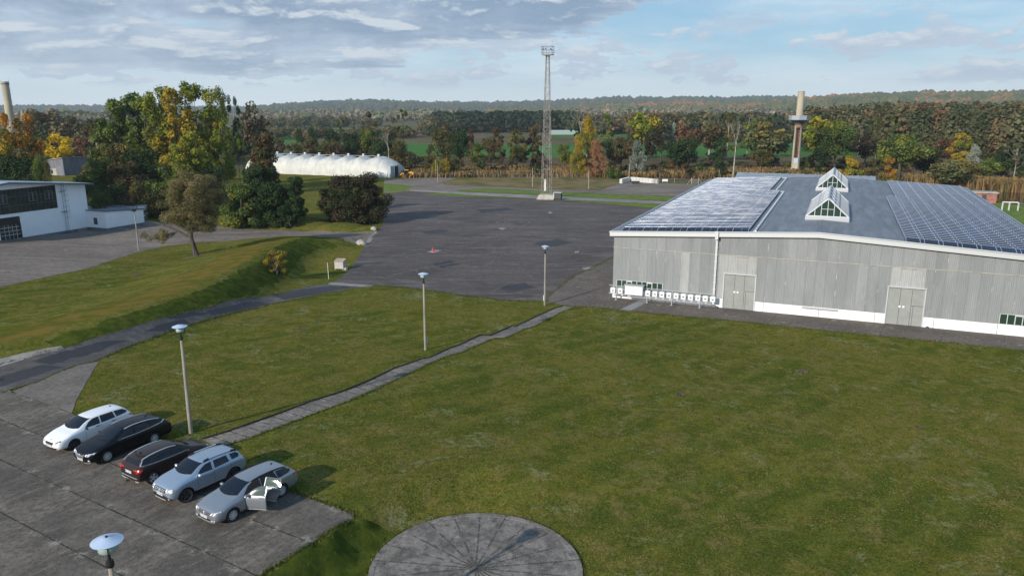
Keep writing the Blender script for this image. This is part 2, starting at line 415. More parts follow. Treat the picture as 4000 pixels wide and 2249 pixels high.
def clip(poly, ax, ay, bx, by):
    """keep the part left of line a->b"""
    out = []; n = len(poly)
    for k in range(n):
        p = poly[k]; q = poly[(k + 1) % n]
        dp = (bx - ax) * (p[1] - ay) - (by - ay) * (p[0] - ax); dq = (bx - ax) * (q[1] - ay) - (by - ay) * (q[0] - ax)
        if dp >= 0: out.append(p)
        if (dp > 0 and dq < 0) or (dp < 0 and dq > 0):
            t = dp / (dp - dq); out.append((p[0] + (q[0] - p[0]) * t, p[1] + (q[1] - p[1]) * t))
    return out
def drape(name, pts, m, off=.02, rag=0.0, kind='structure', label=None, parent=None, seg=.6):
    pts = [(p[0], p[1]) for p in pts]
    if rag:
        q = []
        for k in range(len(pts)):
            a = pts[k]; b = pts[(k + 1) % len(pts)]; L = math.hypot(b[0] - a[0], b[1] - a[1]); n = max(1, min(400, int(L / seg)))
            for i in range(n):
                t = i / n; x = a[0] + (b[0] - a[0]) * t; y = a[1] + (b[1] - a[1]) * t
                w = rag if n > 1 else 0
                q.append((x + w * (mnoise.noise(Vector((x * 1.3, y * 1.3, off * 50))) * 1.3 + mnoise.noise(Vector((x * 5, y * 5, 3))) * .7), y + w * mnoise.noise(Vector((x * 1.3 + 50, y * 1.3, 2))) * 1.3))
        pts = q
    tris = tessellate_polygon([[Vector((x, y, 0)) for x, y in pts]])
    mb = MB(); idx = {}
    def vid(x, y):
        k = (round(x, 4), round(y, 4))
        if k not in idx: idx[k] = len(mb.v); mb.v.append((x, y, ground_z(x, y) + off))
        return idx[k]
    for tr in tris:
        T = [pts[i] for i in tr]
        ar = (T[1][0] - T[0][0]) * (T[2][1] - T[0][1]) - (T[1][1] - T[0][1]) * (T[2][0] - T[0][0])
        if abs(ar) < 1e-6: continue
        if ar < 0: T = T[::-1]
        i0 = bisect.bisect_right(GX, min(p[0] for p in T)) - 1; i1 = bisect.bisect_left(GX, max(p[0] for p in T))
        j0 = bisect.bisect_right(GY, min(p[1] for p in T)) - 1; j1 = bisect.bisect_left(GY, max(p[1] for p in T))
        for j in range(max(j0, 0), min(j1, len(GY) - 1)):
            row = clip(clip(T, GX[0], GY[j], GX[-1], GY[j]), GX[-1], GY[j + 1], GX[0], GY[j + 1])
            if len(row) < 3: continue
            ia = bisect.bisect_right(GX, min(p[0] for p in row)) - 1; ib = bisect.bisect_left(GX, max(p[0] for p in row))
            for i in range(max(ia, 0), min(ib, nx - 1)):
                x0, x1, y0, y1 = GX[i], GX[i + 1], GY[j], GY[j + 1]
                c = clip(clip(row, x0, y1, x0, y0), x1, y0, x1, y1)
                if len(c) < 3: continue
                flat = abs(zgrid(i, j) - zgrid(i + 1, j + 1)) + abs(zgrid(i + 1, j) - zgrid(i, j + 1)) + abs(zgrid(i, j) - zgrid(i + 1, j)) < 1e-5
                for part in ([c] if flat else [clip(c, x0, y0, x1, y1), clip(c, x1, y1, x0, y0)]):
                    if len(part) < 3: continue
                    ids = []
                    for p in part:
                        v = vid(*p)
                        if not ids or ids[-1] != v: ids.append(v)
                    if ids[0] == ids[-1]: ids.pop()
                    if len(set(ids)) >= 3: mb.f.append(tuple(ids)); mb.mi.append(0)
    o = mb.build(name, m, parent, smooth=True, fix=False)
    return tag(o, label, kind=kind)
def PX(L): return [G(x, y) for x, y in L]

# warehouse frame
WO = gz(2392, 1161, ZL); E1 = Vector((.9196, -.3928, 0)); E2 = Vector((.3928, .9196, 0))
def wh(s, d, z=0): return WO + E1 * s + E2 * d + Vector((0, 0, z))

# ------------------------------------------------------------ drier turf, and lusher turf with slope shade in its colour, on the embankments
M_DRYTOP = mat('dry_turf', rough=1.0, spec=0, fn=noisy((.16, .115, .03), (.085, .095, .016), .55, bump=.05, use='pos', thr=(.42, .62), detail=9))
M_LUSHSHADE = mat('shaded_lush_turf', rough=1.0, spec=0, fn=noisy((.040, .058, .010), (.082, .095, .016), 1.1, bump=.08, use='pos', thr=(.38, .62), detail=9))  # lush turf, its green darkened to carry the shade of the slopes
_bp = [Vector((b_[0].x, b_[0].y)) for b_ in BERM]
def _off(k, o):
    d_ = (_bp[min(k + 1, len(_bp) - 1)] - _bp[max(k - 1, 0)]).normalized(); n_ = Vector((-d_.y, d_.x)); return _bp[k] + n_ * o
drape('shaded_lush_grass', [tuple(_off(k, 1.0)) for k in range(0, 8)] + [tuple(_off(k, 4.2)) for k in range(7, -1, -1)], M_LUSHSHADE, .008, .45, label='lush grass with painted slope shade on the steep road side of the embankment', seg=.5)
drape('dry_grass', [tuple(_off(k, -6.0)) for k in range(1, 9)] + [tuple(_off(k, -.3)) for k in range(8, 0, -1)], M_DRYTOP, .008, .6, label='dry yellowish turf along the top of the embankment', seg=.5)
drape('shaded_lush_grass', [from_uv(-30, 13.1), from_uv(-2.6, 13.1), from_uv(-1.2, 14.0), from_uv(.4, 16.0), from_uv(1.6, 18.6), from_uv(1.0, 19.8), from_uv(-4, 15.2), from_uv(-12, 15.2), from_uv(-30, 15.4)], M_LUSHSHADE, .008, .25, label='lush grass with painted slope shade on the steep bank below the car park', seg=.5)
# ------------------------------------------------------------ paved surfaces
cp = [from_uv(-2.5, 13.0), from_uv(-45, 13.0), from_uv(-45, -45), G(-420, 1500), G(-200, 1560), from_uv(-2.5, -20), G(262, 1560), G(270, 1612), from_uv(-2.5, -10.6)]
E_UV = lambda x, y: uv_of(*G(x, y)[:2])
drape('car_park', [from_uv(-2.5, 13.0), from_uv(-45, 13.0), from_uv(-45, -50), from_uv(-2.5, -50), from_uv(-2.5, -10.65)], M_CARPARK, .02, .03, label='weathered grey concrete slabs where the five cars are parked')
M_APRONTRI = mat('corner_concrete', rough=.9, fn=conc_fn((.13, .105, .085), (.21, .17, .14), (.26, .22, .185), du=9, dv=9, v0=2, jw=0.0))
drape('pavement', [from_uv(-2.5, -10.65)] + [G(*q) for q in ((300, 1560), (345, 1480), (385, 1412), (300, 1425), (200, 1465), (120, 1500), (40, 1533))] + [from_uv(-2.5, -21)], M_APRONTRI, .021, .04, label='pinkish concrete triangle between the car park and the road')
mbj = MB()
# road
roadL = [(-420, 1510), (-200, 1462), (0, 1425), (120, 1390), (300, 1345), (400, 1310), (600, 1250), (800, 1203), (1000, 1160), (1150, 1130), (1296, 1103)]
roadR = [(1463, 1116), (1400, 1125), (1250, 1150), (1060, 1188), (900, 1225), (760, 1262), (600, 1318), (480, 1362), (385, 1405), (300, 1428), (150, 1490), (0, 1536), (-250, 1610), (-500, 1680)]
drape('road', PX(roadL + roadR), M_ROAD, .024, .06, label='patched grey asphalt road running past the lawn')
drape('road_shoulder', PX([(-420, 1480), (-200, 1440), (0, 1402), (120, 1372), (240, 1352), (250, 1362), (120, 1395), (0, 1432), (-200, 1470), (-420, 1520)]), M_LIGHTCONC, .029, .03, label='pale concrete strip along the far side of the road')
for k, q in enumerate([[(120, 1412), (300, 1360), (420, 1330), (500, 1330), (380, 1375), (200, 1425)], [(0, 1470), (170, 1425), (250, 1432), (120, 1475), (0, 1512)],
          [(560, 1296), (640, 1262), (720, 1248), (740, 1262), (650, 1292)], [(800, 1215), (900, 1195), (1010, 1178), (1060, 1185), (900, 1222), (830, 1232)],
          [(1060, 1150), (1170, 1130), (1290, 1118), (1390, 1122), (1260, 1145), (1110, 1172)], [(640, 1240), (760, 1218), (820, 1222), (700, 1250)],
          [(-200, 1520), (-60, 1478), (20, 1480), (-60, 1525), (-200, 1570)]]):
    drape('asphalt_patch', PX(q), M_PATCH, .029, .12, label='darker asphalt repair on the road', seg=.4)
# yard and link road
yard_near = [(-500, 1265), (-200, 1170), (0, 1122), (200, 1078), (330, 1052), (430, 1020), (540, 985), (640, 962), (760, 948), (880, 943), (1000, 930), (1110, 922), (1230, 925), (1340, 937), (1428, 958)]
yard_far = [(1478, 907), (1400, 908), (1300, 907), (1150, 902), (1000, 897), (900, 890), (800, 880), (700, 874), (610, 866), (552, 859)]
yb = [at for at in (gz(350, 872, ZL), gz(0, 905, ZL), gz(-500, 950, ZL))]
yardpts = PX(yard_near + yard_far) + yb
drape('yard', yardpts, M_YARD, .022, .06, label='pinkish grey yard in front of the white hall and its link road')
# tarmac square
tar = [(1300, 1105), (1335, 1083), (1375, 1042), (1400, 1005), (1428, 958), (1478, 905), (1492, 880), (1500, 840), (1500, 790), (1500, 765), (1560, 752), (1640, 750), (1700, 757), (1780, 768), (1900, 772), (2050, 777), (2180, 784), (2300, 792), (2450, 804), (2640, 826)]
tar_w = [wh(14, 62), wh(-4.6, 60), wh(-4.6, 24), G(2402, 1000), G(2312, 1047), G(2244, 1076), G(2142, 1156), G(2133, 1178), G(2050, 1176), G(1962, 1173), G(1897, 1164), G(1815, 1156), G(1698, 1138), G(1580, 1123), G(1469, 1116)]
drape('tarmac', PX(tar) + tar_w, M_TARMAC, .02, .07, label='wide dark asphalt square in front of the lattice mast')
drape('kerb_strip', PX([(1296, 1103), (1463, 1115), (1440, 1123), (1278, 1111)]), M_LIGHTCONC, .032, .02, label='pale concrete band where the road meets the asphalt square')
drape('kerb_strip', PX([(1462, 905), (1472, 903), (1450, 928), (1438, 950), (1428, 957), (1420, 955)]), M_LIGHTCONC, .032, .02, label='pale concrete band where the link road meets the asphalt square')
drape('kerb_strip', PX([(1452, 928), (1458, 930), (1442, 952), (1434, 950)]), M_LIGHTCONC, .036, .02, label='pale slab beside the grey boulder')
# warehouse surround
sl_pts = [wh(70, 0), wh(70, -8.2), G(4200, 1398), G(4000, 1369), G(3700, 1338), G(3300, 1300), G(2900, 1257), G(2700, 1238), G(2560, 1226), G(2351, 1203), G(2240, 1196), G(2133, 1179), G(2142, 1157), G(2244, 1077), G(2312, 1048), G(2402, 1001), wh(-4.6, 24), wh(-4.6, 76), wh(46, 76), wh(46, 0)]
drape('pavement', sl_pts, M_SLABPINK, .016, .05, label='grey pink concrete apron round the corrugated hall')
drape('pavement', [wh(3.2, -.2), wh(4.2, -.2), wh(3.4, -5.3), wh(2.2, -5.2)], mat('new_concrete', (.23, .235, .235), .9), .024, .0, label='smooth pale strip crossing the apron below the cabinets')
# footpath across the lawn
pl = [(790, 1716), (888, 1687), (964, 1660), (1029, 1637), (1111, 1608), (1205, 1572), (1334, 1531), (1434, 1490), (1539, 1440), (1651, 1402), (1675, 1399), (1757, 1361), (1800, 1346), (1877, 1309), (1915, 1312), (2001, 1273), (2014, 1275), (2100, 1234), (2167, 1204), (2200, 1196)]
pr = [(2244, 1202), (2206, 1214), (2077, 1280), (2056, 1283), (1971, 1321), (1932, 1321), (1885, 1340), (1800, 1378), (1757, 1388), (1663, 1426), (1580, 1467), (1463, 1520), (1346, 1572), (1187, 1631), (1076, 1672), (982, 1708), (894, 1736), (850, 1750)]
M_PATH = mat('path_slabs', rough=.92, fn=conc_fn((.15, .122, .10), (.26, .215, .18), (.33, .285, .24), du=1.05, u0=-2.4, dv=9, v0=4, jw=.045))
drape('path', PX(pl + pr), M_PATH, .026, .03, label='narrow mossy slab footpath crossing the lawn down to the hall')
edge = [G(x, y) for x, y in pl]
mb = MB()
for a, b in zip(edge[:-1], edge[1:]):
    if (b - a).length < .1: continue
    mb.bar((a.x, a.y, a.z + .02), (b.x, b.y, b.z + .02), .10, .16)
o = mb.build('path_edge_shadow', M_EDGESHADOW); tag(o, 'dark strip painting the shadow edge along the left side of the footpath', kind='structure')  # dark bars stand in for the shadow of the step beside the path
# far lanes and patches
drape('lane', PX([(1600, 742), (1760, 748), (1900, 754), (2165, 766), (2612, 788), (2760, 795), (2740, 806), (2602, 798), (2400, 789), (2165, 779), (1900, 766), (1700, 753), (1600, 747)]), M_LANE, .028, .08, label='pale concrete lane running behind the mast')
drape('grass_verge', PX([(1650, 758), (1760, 756), (1900, 768), (2165, 781), (2400, 791), (2600, 800), (2680, 806), (2640, 824), (2450, 803), (2300, 791), (2180, 783), (2050, 776), (1900, 771), (1780, 768), (1700, 762)]), M_BRGRASS, .034, .12, label='bright grass strip between the asphalt square and the lane')
drape('grass_verge', PX([(1800, 741), (1900, 738), (2180, 750), (2400, 760), (2700, 772), (2640, 785), (2400, 777), (2165, 764), (1900, 752), (1790, 746)]), M_BRGRASS, .034, .12, label='bright grass strip between the lane and the gravel road')
drape('gravel_road', PX([(1500, 703), (1660, 692), (1790, 697), (1730, 712), (1740, 722), (1900, 729), (2176, 741), (2345, 744), (2700, 757), (2690, 770), (2400, 759), (2176, 749), (1900, 737), (1800, 741), (1790, 748), (1700, 753), (1600, 747), (1500, 757)]), M_YARD, .026, .1, label='grey gravel road passing the white tent')
drape('lot', PX([(2340, 746), (2395, 724), (2440, 713), (2560, 715), (2700, 720), (2860, 727), (2900, 775), (2690, 771), (2560, 762), (2358, 750)]), M_YARD, .030, .08, label='pinkish paved lot in front of the low block wall')
drape('grass_verge', PX([(1500, 716), (1560, 721), (1620, 729), (1600, 738), (1540, 751), (1500, 748)]), M_BRGRASS, .034, .12, label='small green island beside the gravel road by the tent')
drape('dry_meadow', PX([(1735, 712), (1800, 700), (1900, 692), (2200, 690), (2440, 692), (2438, 712), (2392, 723), (2338, 744), (2176, 739), (1900, 728), (1745, 721)]), M_DRYGRASS, .030, .15, label='dry brown grass patch behind the mast')
drape('scrub_ground', [at_dist(x, d) for x, d in ((1560, 243), (1900, 236), (2300, 232), (2700, 228), (3150, 228), (3620, 200), (4150, 196), (4150, 300), (3500, 330), (2700, 340), (2000, 340), (1500, 330))], mat('scrub_soil', rough=.95, spec=.1, fn=noisy((.06, .055, .028), (.13, .085, .045), .12, use='pos')), .02, 0, label='brown scrubby ground below the tree belt')
def field(pts, m, name, label, off=.03):
    drape(name, [gz(x, y, ZL) for x, y in pts], m, off, 0, label=label)
field([(1490, 612), (1500, 560), (2100, 566), (2700, 562), (3500, 556), (3500, 606), (2700, 612), (2100, 616)], M_FIELD, 'field', 'bright green field behind the tree belt')
field([(2150, 534), (2150, 512), (2480, 513), (2830, 517), (2850, 536), (2480, 533)], M_FIELD, 'field', 'narrow green field under the dark pine wood')
field([(600, 500), (600, 478), (1100, 492), (1500, 499), (1500, 506), (1100, 502)], M_FIELD2, 'field', 'thin pale field far behind the tent')
field([(1560, 540), (1560, 516), (1900, 518), (1900, 541)], M_FIELD3, 'field', 'brown ploughed field left of the pine wood')
field([(1600, 515), (1600, 507), (1760, 508), (1760, 515)], M_FIELD2, 'field', 'thin green strip beyond the brown ploughed field')
field([(60, 600), (60, 545), (330, 545), (330, 600)], M_FIELD, 'field', 'green field left of the tall poplars')
field([(900, 560), (900, 535), (1180, 535), (1180, 560)], M_FIELD, 'field', 'green field seen between the poplars and the tent')
field([(2500, 552), (2500, 538), (3100, 540), (3100, 556)], M_FIELD3, 'field', 'tan field behind the rust coloured trees')
M_WATER = mat('river_water', (.012, .014, .014), rough=.04, spec=.9)
drape('river', [gz(x, y, ZL) for x, y in ((3540, 738), (4200, 742), (4200, 812), (3990, 800), (3850, 783), (3700, 776), (3540, 772))], M_WATER, .06, 0, label='dark still river reflecting the trees')
drape('grass_verge', [gz(x, y, ZL) for x, y in ((3700, 780), (3850, 786), (3990, 803), (4200, 815), (4200, 905), (3960, 872), (3800, 840))], M_BRGRASS, .034, .12, label='bright grass by the river right of the hall')

M_TYRE = mat('worn_asphalt', rough=.9, fn=noisy((.125, .106, .098), (.075, .064, .060), .9, use='pos', thr=(.42, .6)))
for L_, w_ in (([(1500, 1012), (1600, 985), (1700, 960), (1850, 925), (1950, 900), (2150, 860)], .30), ([(1480, 1088), (1600, 1058), (1700, 1040), (1850, 1015), (2000, 992), (2300, 965)], .35), ([(1640, 1128), (1780, 1090), (1900, 1062), (2050, 1030), (2200, 1010)], .25),
        ([(1570, 948), (1660, 932), (1760, 928), (1860, 940), (1925, 965), (1945, 1000), (1900, 1040), (1800, 1062), (1690, 1068)], .22), ([(1660, 1008), (1850, 950), (2050, 890), (2250, 832)], .12), ([(1540, 880), (1800, 858), (2100, 832)], .14), ([(1900, 1150), (2000, 1100), (2120, 1050), (2300, 1000)], .14), ([(1720, 1098), (1900, 1120), (2060, 1150)], .10), ([(1560, 820), (1800, 800), (2040, 800), (2400, 815)], .3)):
    g_ = [G(*q_) for q_ in L_]; lf = []; rt = []
    for i_, p_ in enumerate(g_):
        d_ = (g_[min(i_ + 1, len(g_) - 1)] - g_[max(i_ - 1, 0)]); n_ = Vector((-d_.y, d_.x)).normalized() * w_ / 2; lf.append((p_.x + n_.x, p_.y + n_.y)); rt.append((p_.x - n_.x, p_.y - n_.y))
    drape('wear_mark', lf + rt[::-1], M_TYRE, .026, .05, label='faint paler wear line on the asphalt square', seg=1.2)
for q in ([(1690, 1030), (1760, 1018), (1800, 1032), (1720, 1048)], [(2080, 950), (2180, 935), (2240, 950), (2130, 968)], [(1640, 905), (1730, 895), (1760, 905), (1670, 916)], [(1950, 1120), (2050, 1105), (2090, 1125), (1980, 1142)], [(1860, 820), (1980, 812), (2010, 820), (1880, 830)]):
    drape('asphalt_patch', PX(q), M_PATCH, .025, .3, label='slightly darker repair patch in the asphalt square', seg=.5)
# ============================================================ building materials
def corr_fn(c1, c2, rust=True):
    def fn(t, b):
        p = t.obj()                       # x along the wall, z up (local)
        sp = t.node('ShaderNodeSeparateXYZ'); t.put(sp.inputs[0], p)
        seam = t.math('FLOOR', t.math('DIVIDE', sp.outputs['X'], .96))
        cc = t.node('ShaderNodeCombineXYZ'); t.put(cc.inputs[0], seam); t.put(cc.inputs[1], t.math('GREATER_THAN', sp.outputs['Z'], 3.45))
        wn = t.node('ShaderNodeTexWhiteNoise'); t.put(wn.inputs['Vector'], cc.outputs[0])
        n = t.noise(t.mapping(p, (1, 1, .25)), .45, 6, .65); n2 = t.noise(t.mapping(p, (2.0, 1, .35)), 2.0, 6, .72)
        c = t.mix(t.ramp(n, .36, .66), c1, c2)
        c = t.mix(t.ramp(wn.outputs['Value'], 0, 1, 0, .35, smooth=False), c, (.37, .38, .38))
        c = t.mix(t.ramp(n2, .36, .60, .22, 0), c, (.16, .165, .17))
        c = t.mix(t.ramp(t.noise(p, .6, 4, .6), .60, .76, 0, .35), c, (.30, .275, .24))
        wave = t.math('SINE', t.math('MULTIPLY', sp.outputs['X'], 2 * PI / .16))
        fx = t.math('FRACT', t.math('DIVIDE', sp.outputs['X'], .96))
        j = t.ramp(t.math('ABSOLUTE', t.math('SUBTRACT', fx, .5)), .478, .49)
        c = t.mix(t.math('MULTIPLY', j, .6), c, (.10, .10, .10))
        wl = t.math('MULTIPLY', t.ramp(t.math('ABSOLUTE', t.math('SUBTRACT', fx, .04)), .03, .015), t.ramp(n2, .56, .64))
        c = t.mix(wl, c, (.62, .61, .58))
        c = t.mix(t.ramp(wave, -1, .2, .25, 0), c, (.2, .2, .2))
        t.put(b.inputs['Base Color'], c); t.put(b.inputs['Normal'], t.bump(wave, .02, .5))
    return fn
M_CORR = mat('corrugated_sheet', rough=.75, fn=corr_fn((.195, .210, .220), (.265, .280, .29)))
M_CORRL = mat('corrugated_sheet_light', rough=.75, fn=corr_fn((.36, .37, .37), (.41, .42, .42)))
M_WHITE = mat('white_render', rough=.8, fn=noisy((.86, .86, .85), (.80, .80, .79), .8, thr=(.3, .7)))
M_WHITEB = mat('white_plaster', rough=.85, fn=noisy((.90, .91, .93), (.84, .85, .88), .5, thr=(.3, .7)))
M_ROOF = mat('roof_sheet', rough=.55, fn=lambda t, b: (lambda p: (t.put(b.inputs['Base Color'], t.mix(t.ramp(t.noise(t.mapping(p, (1, .12, 1)), 1.2, 6, .65), .35, .65), t.mix(t.ramp(t.noise(p, .18, 5, .6), .3, .7), (.16, .18, .205), (.21, .235, .265)), (.125, .14, .165))),
    t.put(b.inputs['Normal'], t.bump(t.math('SINE', t.math('MULTIPLY', (lambda s_: (t.put(s_.inputs[0], p), s_.outputs['Y'])[1])(t.node('ShaderNodeSeparateXYZ')), 2 * PI / .42)), .03, .6))))(t.obj()))
M_METAL = mat('galvanised_metal', (.44, .46, .48), .5, .45)
M_METALL = mat('light_metal', (.62, .64, .66), .45, .4)
M_DKMETAL = mat('dark_metal', (.05, .055, .06), .5, .3)
M_GREENDOOR = mat('door_paint', rough=.6, fn=noisy((.245, .262, .25), (.285, .30, .285), 1.1))
M_FRAME = mat('window_frame', (.55, .60, .58), .6)
M_GLASSG = mat('green_window_glass', (.022, .048, .034), .12, spec=.5)
M_GLASSD = mat('dark_window_glass', rough=.1, fn=noisy((.018, .022, .022), (.05, .06, .058), .8))
M_BOX = mat('inverter_white', (.72, .74, .75), .5)
M_BLACK = mat('black_plastic', (.012, .012, .013), .5)
M_PLINTH = mat('plinth_paint', rough=.85, fn=noisy((.14, .155, .18), (.18, .195, .22), 1.0))
M_RUST = mat('rusty_steel', rough=.8, fn=noisy((.18, .075, .04), (.33, .22, .16), 1.6))
M_CONC = mat('plain_concrete', rough=.9, fn=noisy((.30, .28, .25), (.42, .39, .34), .9, bump=.02))
M_CHIM = mat('chimney_concrete', rough=.9, fn=noisy((.33, .29, .215), (.46, .41, .31), .35, stretch=(1, 1, .3)))
M_WOOD = mat('weathered_wood', rough=.9, fn=noisy((.30, .25, .18), (.40, .34, .26), 2.0))

# ============================================================ corrugated hall (warehouse)
W_ = 42.2; HW = 21.1; D_ = 69.0; ZE = 5.15; ZR = 6.3
LB = Matrix(((E1.x, E2.x, 0, WO.x), (E1.y, E2.y, 0, WO.y), (0, 0, 1, 0), (0, 0, 0, 1)))
def zr(s, h=0.0): return ZE + (ZR - ZE) * (1 - abs(s - HW) / HW) + h
hall = empty('corrugated_hall', (0, 0, 0), label='long grey corrugated sheet hall with white base, low gable and solar roof', cat='hall'); hall.matrix_world = LB
ZG0 = ZL + .02
mb = MB()
def wallrect(mb, s0, s1, z0, z1, y=0.0, th=.22):
    # front wall patch whose top follows the gable when z1 is None
    if z1 is None:
        cuts = [s0] + ([HW] if s0 < HW < s1 else []) + [s1]
        for a, b in zip(cuts[:-1], cuts[1:]):
            mb.add([(a, y, z0), (b, y, z0), (b, y, zr(b)), (a, y, zr(a)), (a, y + th, z0), (b, y + th, z0), (b, y + th, zr(b)), (a, y + th, zr(a))], [(0, 1, 2, 3), (7, 6, 5, 4), (0, 3, 7, 4), (1, 5, 6, 2), (0, 4, 5, 1)])
    else: mb.box(s0, s1, y, y + th, z0, z1)
ZS = -1.28; ZM = 3.47
doors = [(12.1, 15.4), (27.8, 31.15)]
segs = [(0, 12.1), (15.4, 27.8), (31.15, 42.2)]
wins = [(0.42, 5.65, -1.08, -.2), (37.45, 41.2, -1.30, -.26)]
mb = MB()
wallrect(mb, 0, W_, ZM, None)
for a, b in segs:
    w = [q for q in wins if a <= q[0] < b]
    if w:
        x0, x1, z0, z1 = w[0]
        wallrect(mb, a, x0, ZS, ZM); wallrect(mb, x1, b, ZS, ZM); wallrect(mb, x0, x1, z1, ZM)
        if z0 > ZS + .01: wallrect(mb, x0, x1, ZS, z0)
    else: wallrect(mb, a, b, ZS, ZM)
for a, b in doors: wallrect(mb, a, b, 1.45, ZM)
# side and back walls
mb.box(0, .22, .22, D_, ZS, ZE); mb.box(W_ - .22, W_, .22, D_, ZS, ZE)
wallrect(mb, 0, W_, ZG0, None, D_, .22)
wall = mb.build('wall', M_CORR, hall)
for a, b, z0, z1 in ((7.55, 8.45, ZS, ZM), (11.5, 12.1, ZS, ZM), (12.1, 15.4, 1.55, ZM), (28.0, 30.95, 1.5, ZM)): mb = MB(); mb.box(a, b, -.03, -.004, z0, z1); mb.build('pale_sheet', M_CORRL, hall)
mb = MB()
mb.box(-.05, W_ + .05, -.05, -.003, ZM - .035, ZM + .035)
for a, b in ((13.1, 14.45), (28.75, 30.1)): mb.box(a, b, -.12, -.052, ZM - .12, ZM - .05)
mb.build('seam_strip', M_CONC, hall)
mb = MB()
for a, b in segs:
    mb.box(a, b, .02, .26, ZG0 - .3, ZS)
mb.box(.02, .26, .26, D_, ZG0 - .3, ZS); mb.box(W_ - .26, W_ - .02, .26, D_, ZG0 - .3, ZS)
mb.build('base_wall', M_WHITE, hall)
mb = MB()
for s in (16.3, 21.7, 26.9, 32.1, 37.4, 6.0): mb = MB(); mb.box(s - .035, s + .035, .0, .019, ZG0, ZS - .02); mb.build('base_joint', M_METAL, hall)
mb = MB(); mb.box(20.1, 23.5, -.12, .018, ZS - .22, ZS - .06)
for i in range(7): mb.box(20.6 + i * .42, 20.63 + i * .42, -.03, .018, ZS - .32, ZS - .22)
mb.build('bracket_rail', M_METAL, hall)
for a, b in doors:
    mb = MB(); mb.box(a + .08, b - .08, .05, .15, ZG0, 1.4); d = mb.build('door', M_GREENDOOR, hall)
    mb = MB()
    w = b - a
    for x in (a + .08 + (w - .16) * .34, a + .08 + (w - .16) * .66): mb.box(x - .012, x + .012, .035, .049, ZG0, 1.38)
    mb.box(b - .08 - (w - .16) * .34, b - .1, .036, .049, -.30, -.27)
    mb.box(b - .98, b - .955, .038, .049, ZG0, -.30)
    mb.build('door_gap', M_BLACK, d)
    mb = MB(); mb.box(a - .02, a + .08, -.06, .16, ZG0, 1.46); mb.box(b - .08, b + .02, -.06, .16, ZG0, 1.46); mb.box(a - .05, b + .05, -.16, .16, 1.462, 1.55)
    mb.build('door_frame', M_METALL, hall)
    mb = MB()
    for dx in (.36, .46):
        q = Matrix.Translation((a + w * dx, .03, -.45)) @ Matrix.Rotation(PI / 2, 4, 'X'); mb.M = q; mb.lathe([(0, .02), (.11, .02), (.11, 0)], 16); mb.M = None
    mb.build('round_sign', M_BOX, d)
for x0, x1, z0, z1 in wins:
    mb = MB(); n = 9 if x0 < 1 else 6
    mb.box(x0, x1, .02, .12, z1 - .05, z1); mb.box(x0, x1, .02, .12, z0, z0 + .05)
    for i in range(n + 1):
        x = x0 + (x1 - x0 - .06) * i / n; mb.box(x, x + .06, .021, .119, z0 + .05, z1 - .05)
    f = mb.build('window', M_FRAME, hall)
    mb = MB(); mb.box(x0 + .01, x1 - .01, .07, .10, z0 + .01, z1 - .01); mb.build('pane', M_GLASSG, f)
    for i in ((2, 6) if x0 < 1 else (2,)):
        mb = MB()
        xa = x0 + (x1 - x0 - .06) * i / n; xb = x0 + (x1 - x0 - .06) * (i + 1) / n + .06
        mb.box(xa, xb, -.02, .019, z1 - .16, z1 - .04); mb.box(xa, xa + .08, -.02, .019, z0 + .04, z1 - .16); mb.box(xb - .08, xb, -.02, .019, z0 + .04, z1 - .16)
        mb.build('sash', M_METALL, f)
# roof
mb = MB(); ov = .35; th = .1
def zrx(s): return ZE + (ZR - ZE) * (1 - abs(s - HW) / HW) + .12
for a, b in ((-ov, HW), (HW, W_ + ov)):
    mb.add([(a, -ov, zrx(a)), (b, -ov, zrx(b)), (b, D_ + ov, zrx(b)), (a, D_ + ov, zrx(a)), (a, -ov, zrx(a) - th), (b, -ov, zrx(b) - th), (b, D_ + ov, zrx(b) - th), (a, D_ + ov, zrx(a) - th)], [(0, 1, 2, 3), (7, 6, 5, 4), (0, 4, 5, 1), (2, 6, 7, 3), (0, 3, 7, 4), (1, 5, 6, 2)])
roof = mb.build('roof', M_ROOF, hall)
mb = MB()
for a, b in ((-ov - .04, HW), (HW, W_ + ov + .04)):
    for y0, y1, zt0, zt1 in ((-ov - .05, -ov - .004, -.5, -.02), (-ov - .16, -ov + .1, -.02 + .003, .06)):
        vs_ = []
        for x in (a, b):
            z = zrx(x); vs_ += [(x, y0, z + zt0), (x, y1, z + zt0), (x, y1, z + zt1), (x, y0, z + zt1)]
        mb.add(vs_, [(0, 1, 2, 3), (7, 6, 5, 4), (0, 4, 5, 1), (1, 5, 6, 2), (2, 6, 7, 3), (3, 7, 4, 0)])
mb.build('gable_trim', M_METALL, hall)
mb = MB()
for s in (-ov - .13, W_ + ov + .01): mb.box(s, s + .12, -ov, D_ + ov, zrx(-ov) - .14, zrx(-ov) + .0)
mb.build('gutter', M_METAL, hall)
mb = MB(); s = 11.2
mb.box(s - .16, s + .16, -ov - .26, -ov - .162, zrx(s) - .75, zrx(s) + .12); mb.box(s - .10, s + .10, -.22, -.055, ZG0 + .55, zrx(s) - .7)
for i in range(9):
    z = ZG0 + 1.2 + i * .75; mb.box(s - .17, s + .17, -.24, -.05, z, z + .05)
mb.build('cable_duct', M_METALL, hall)
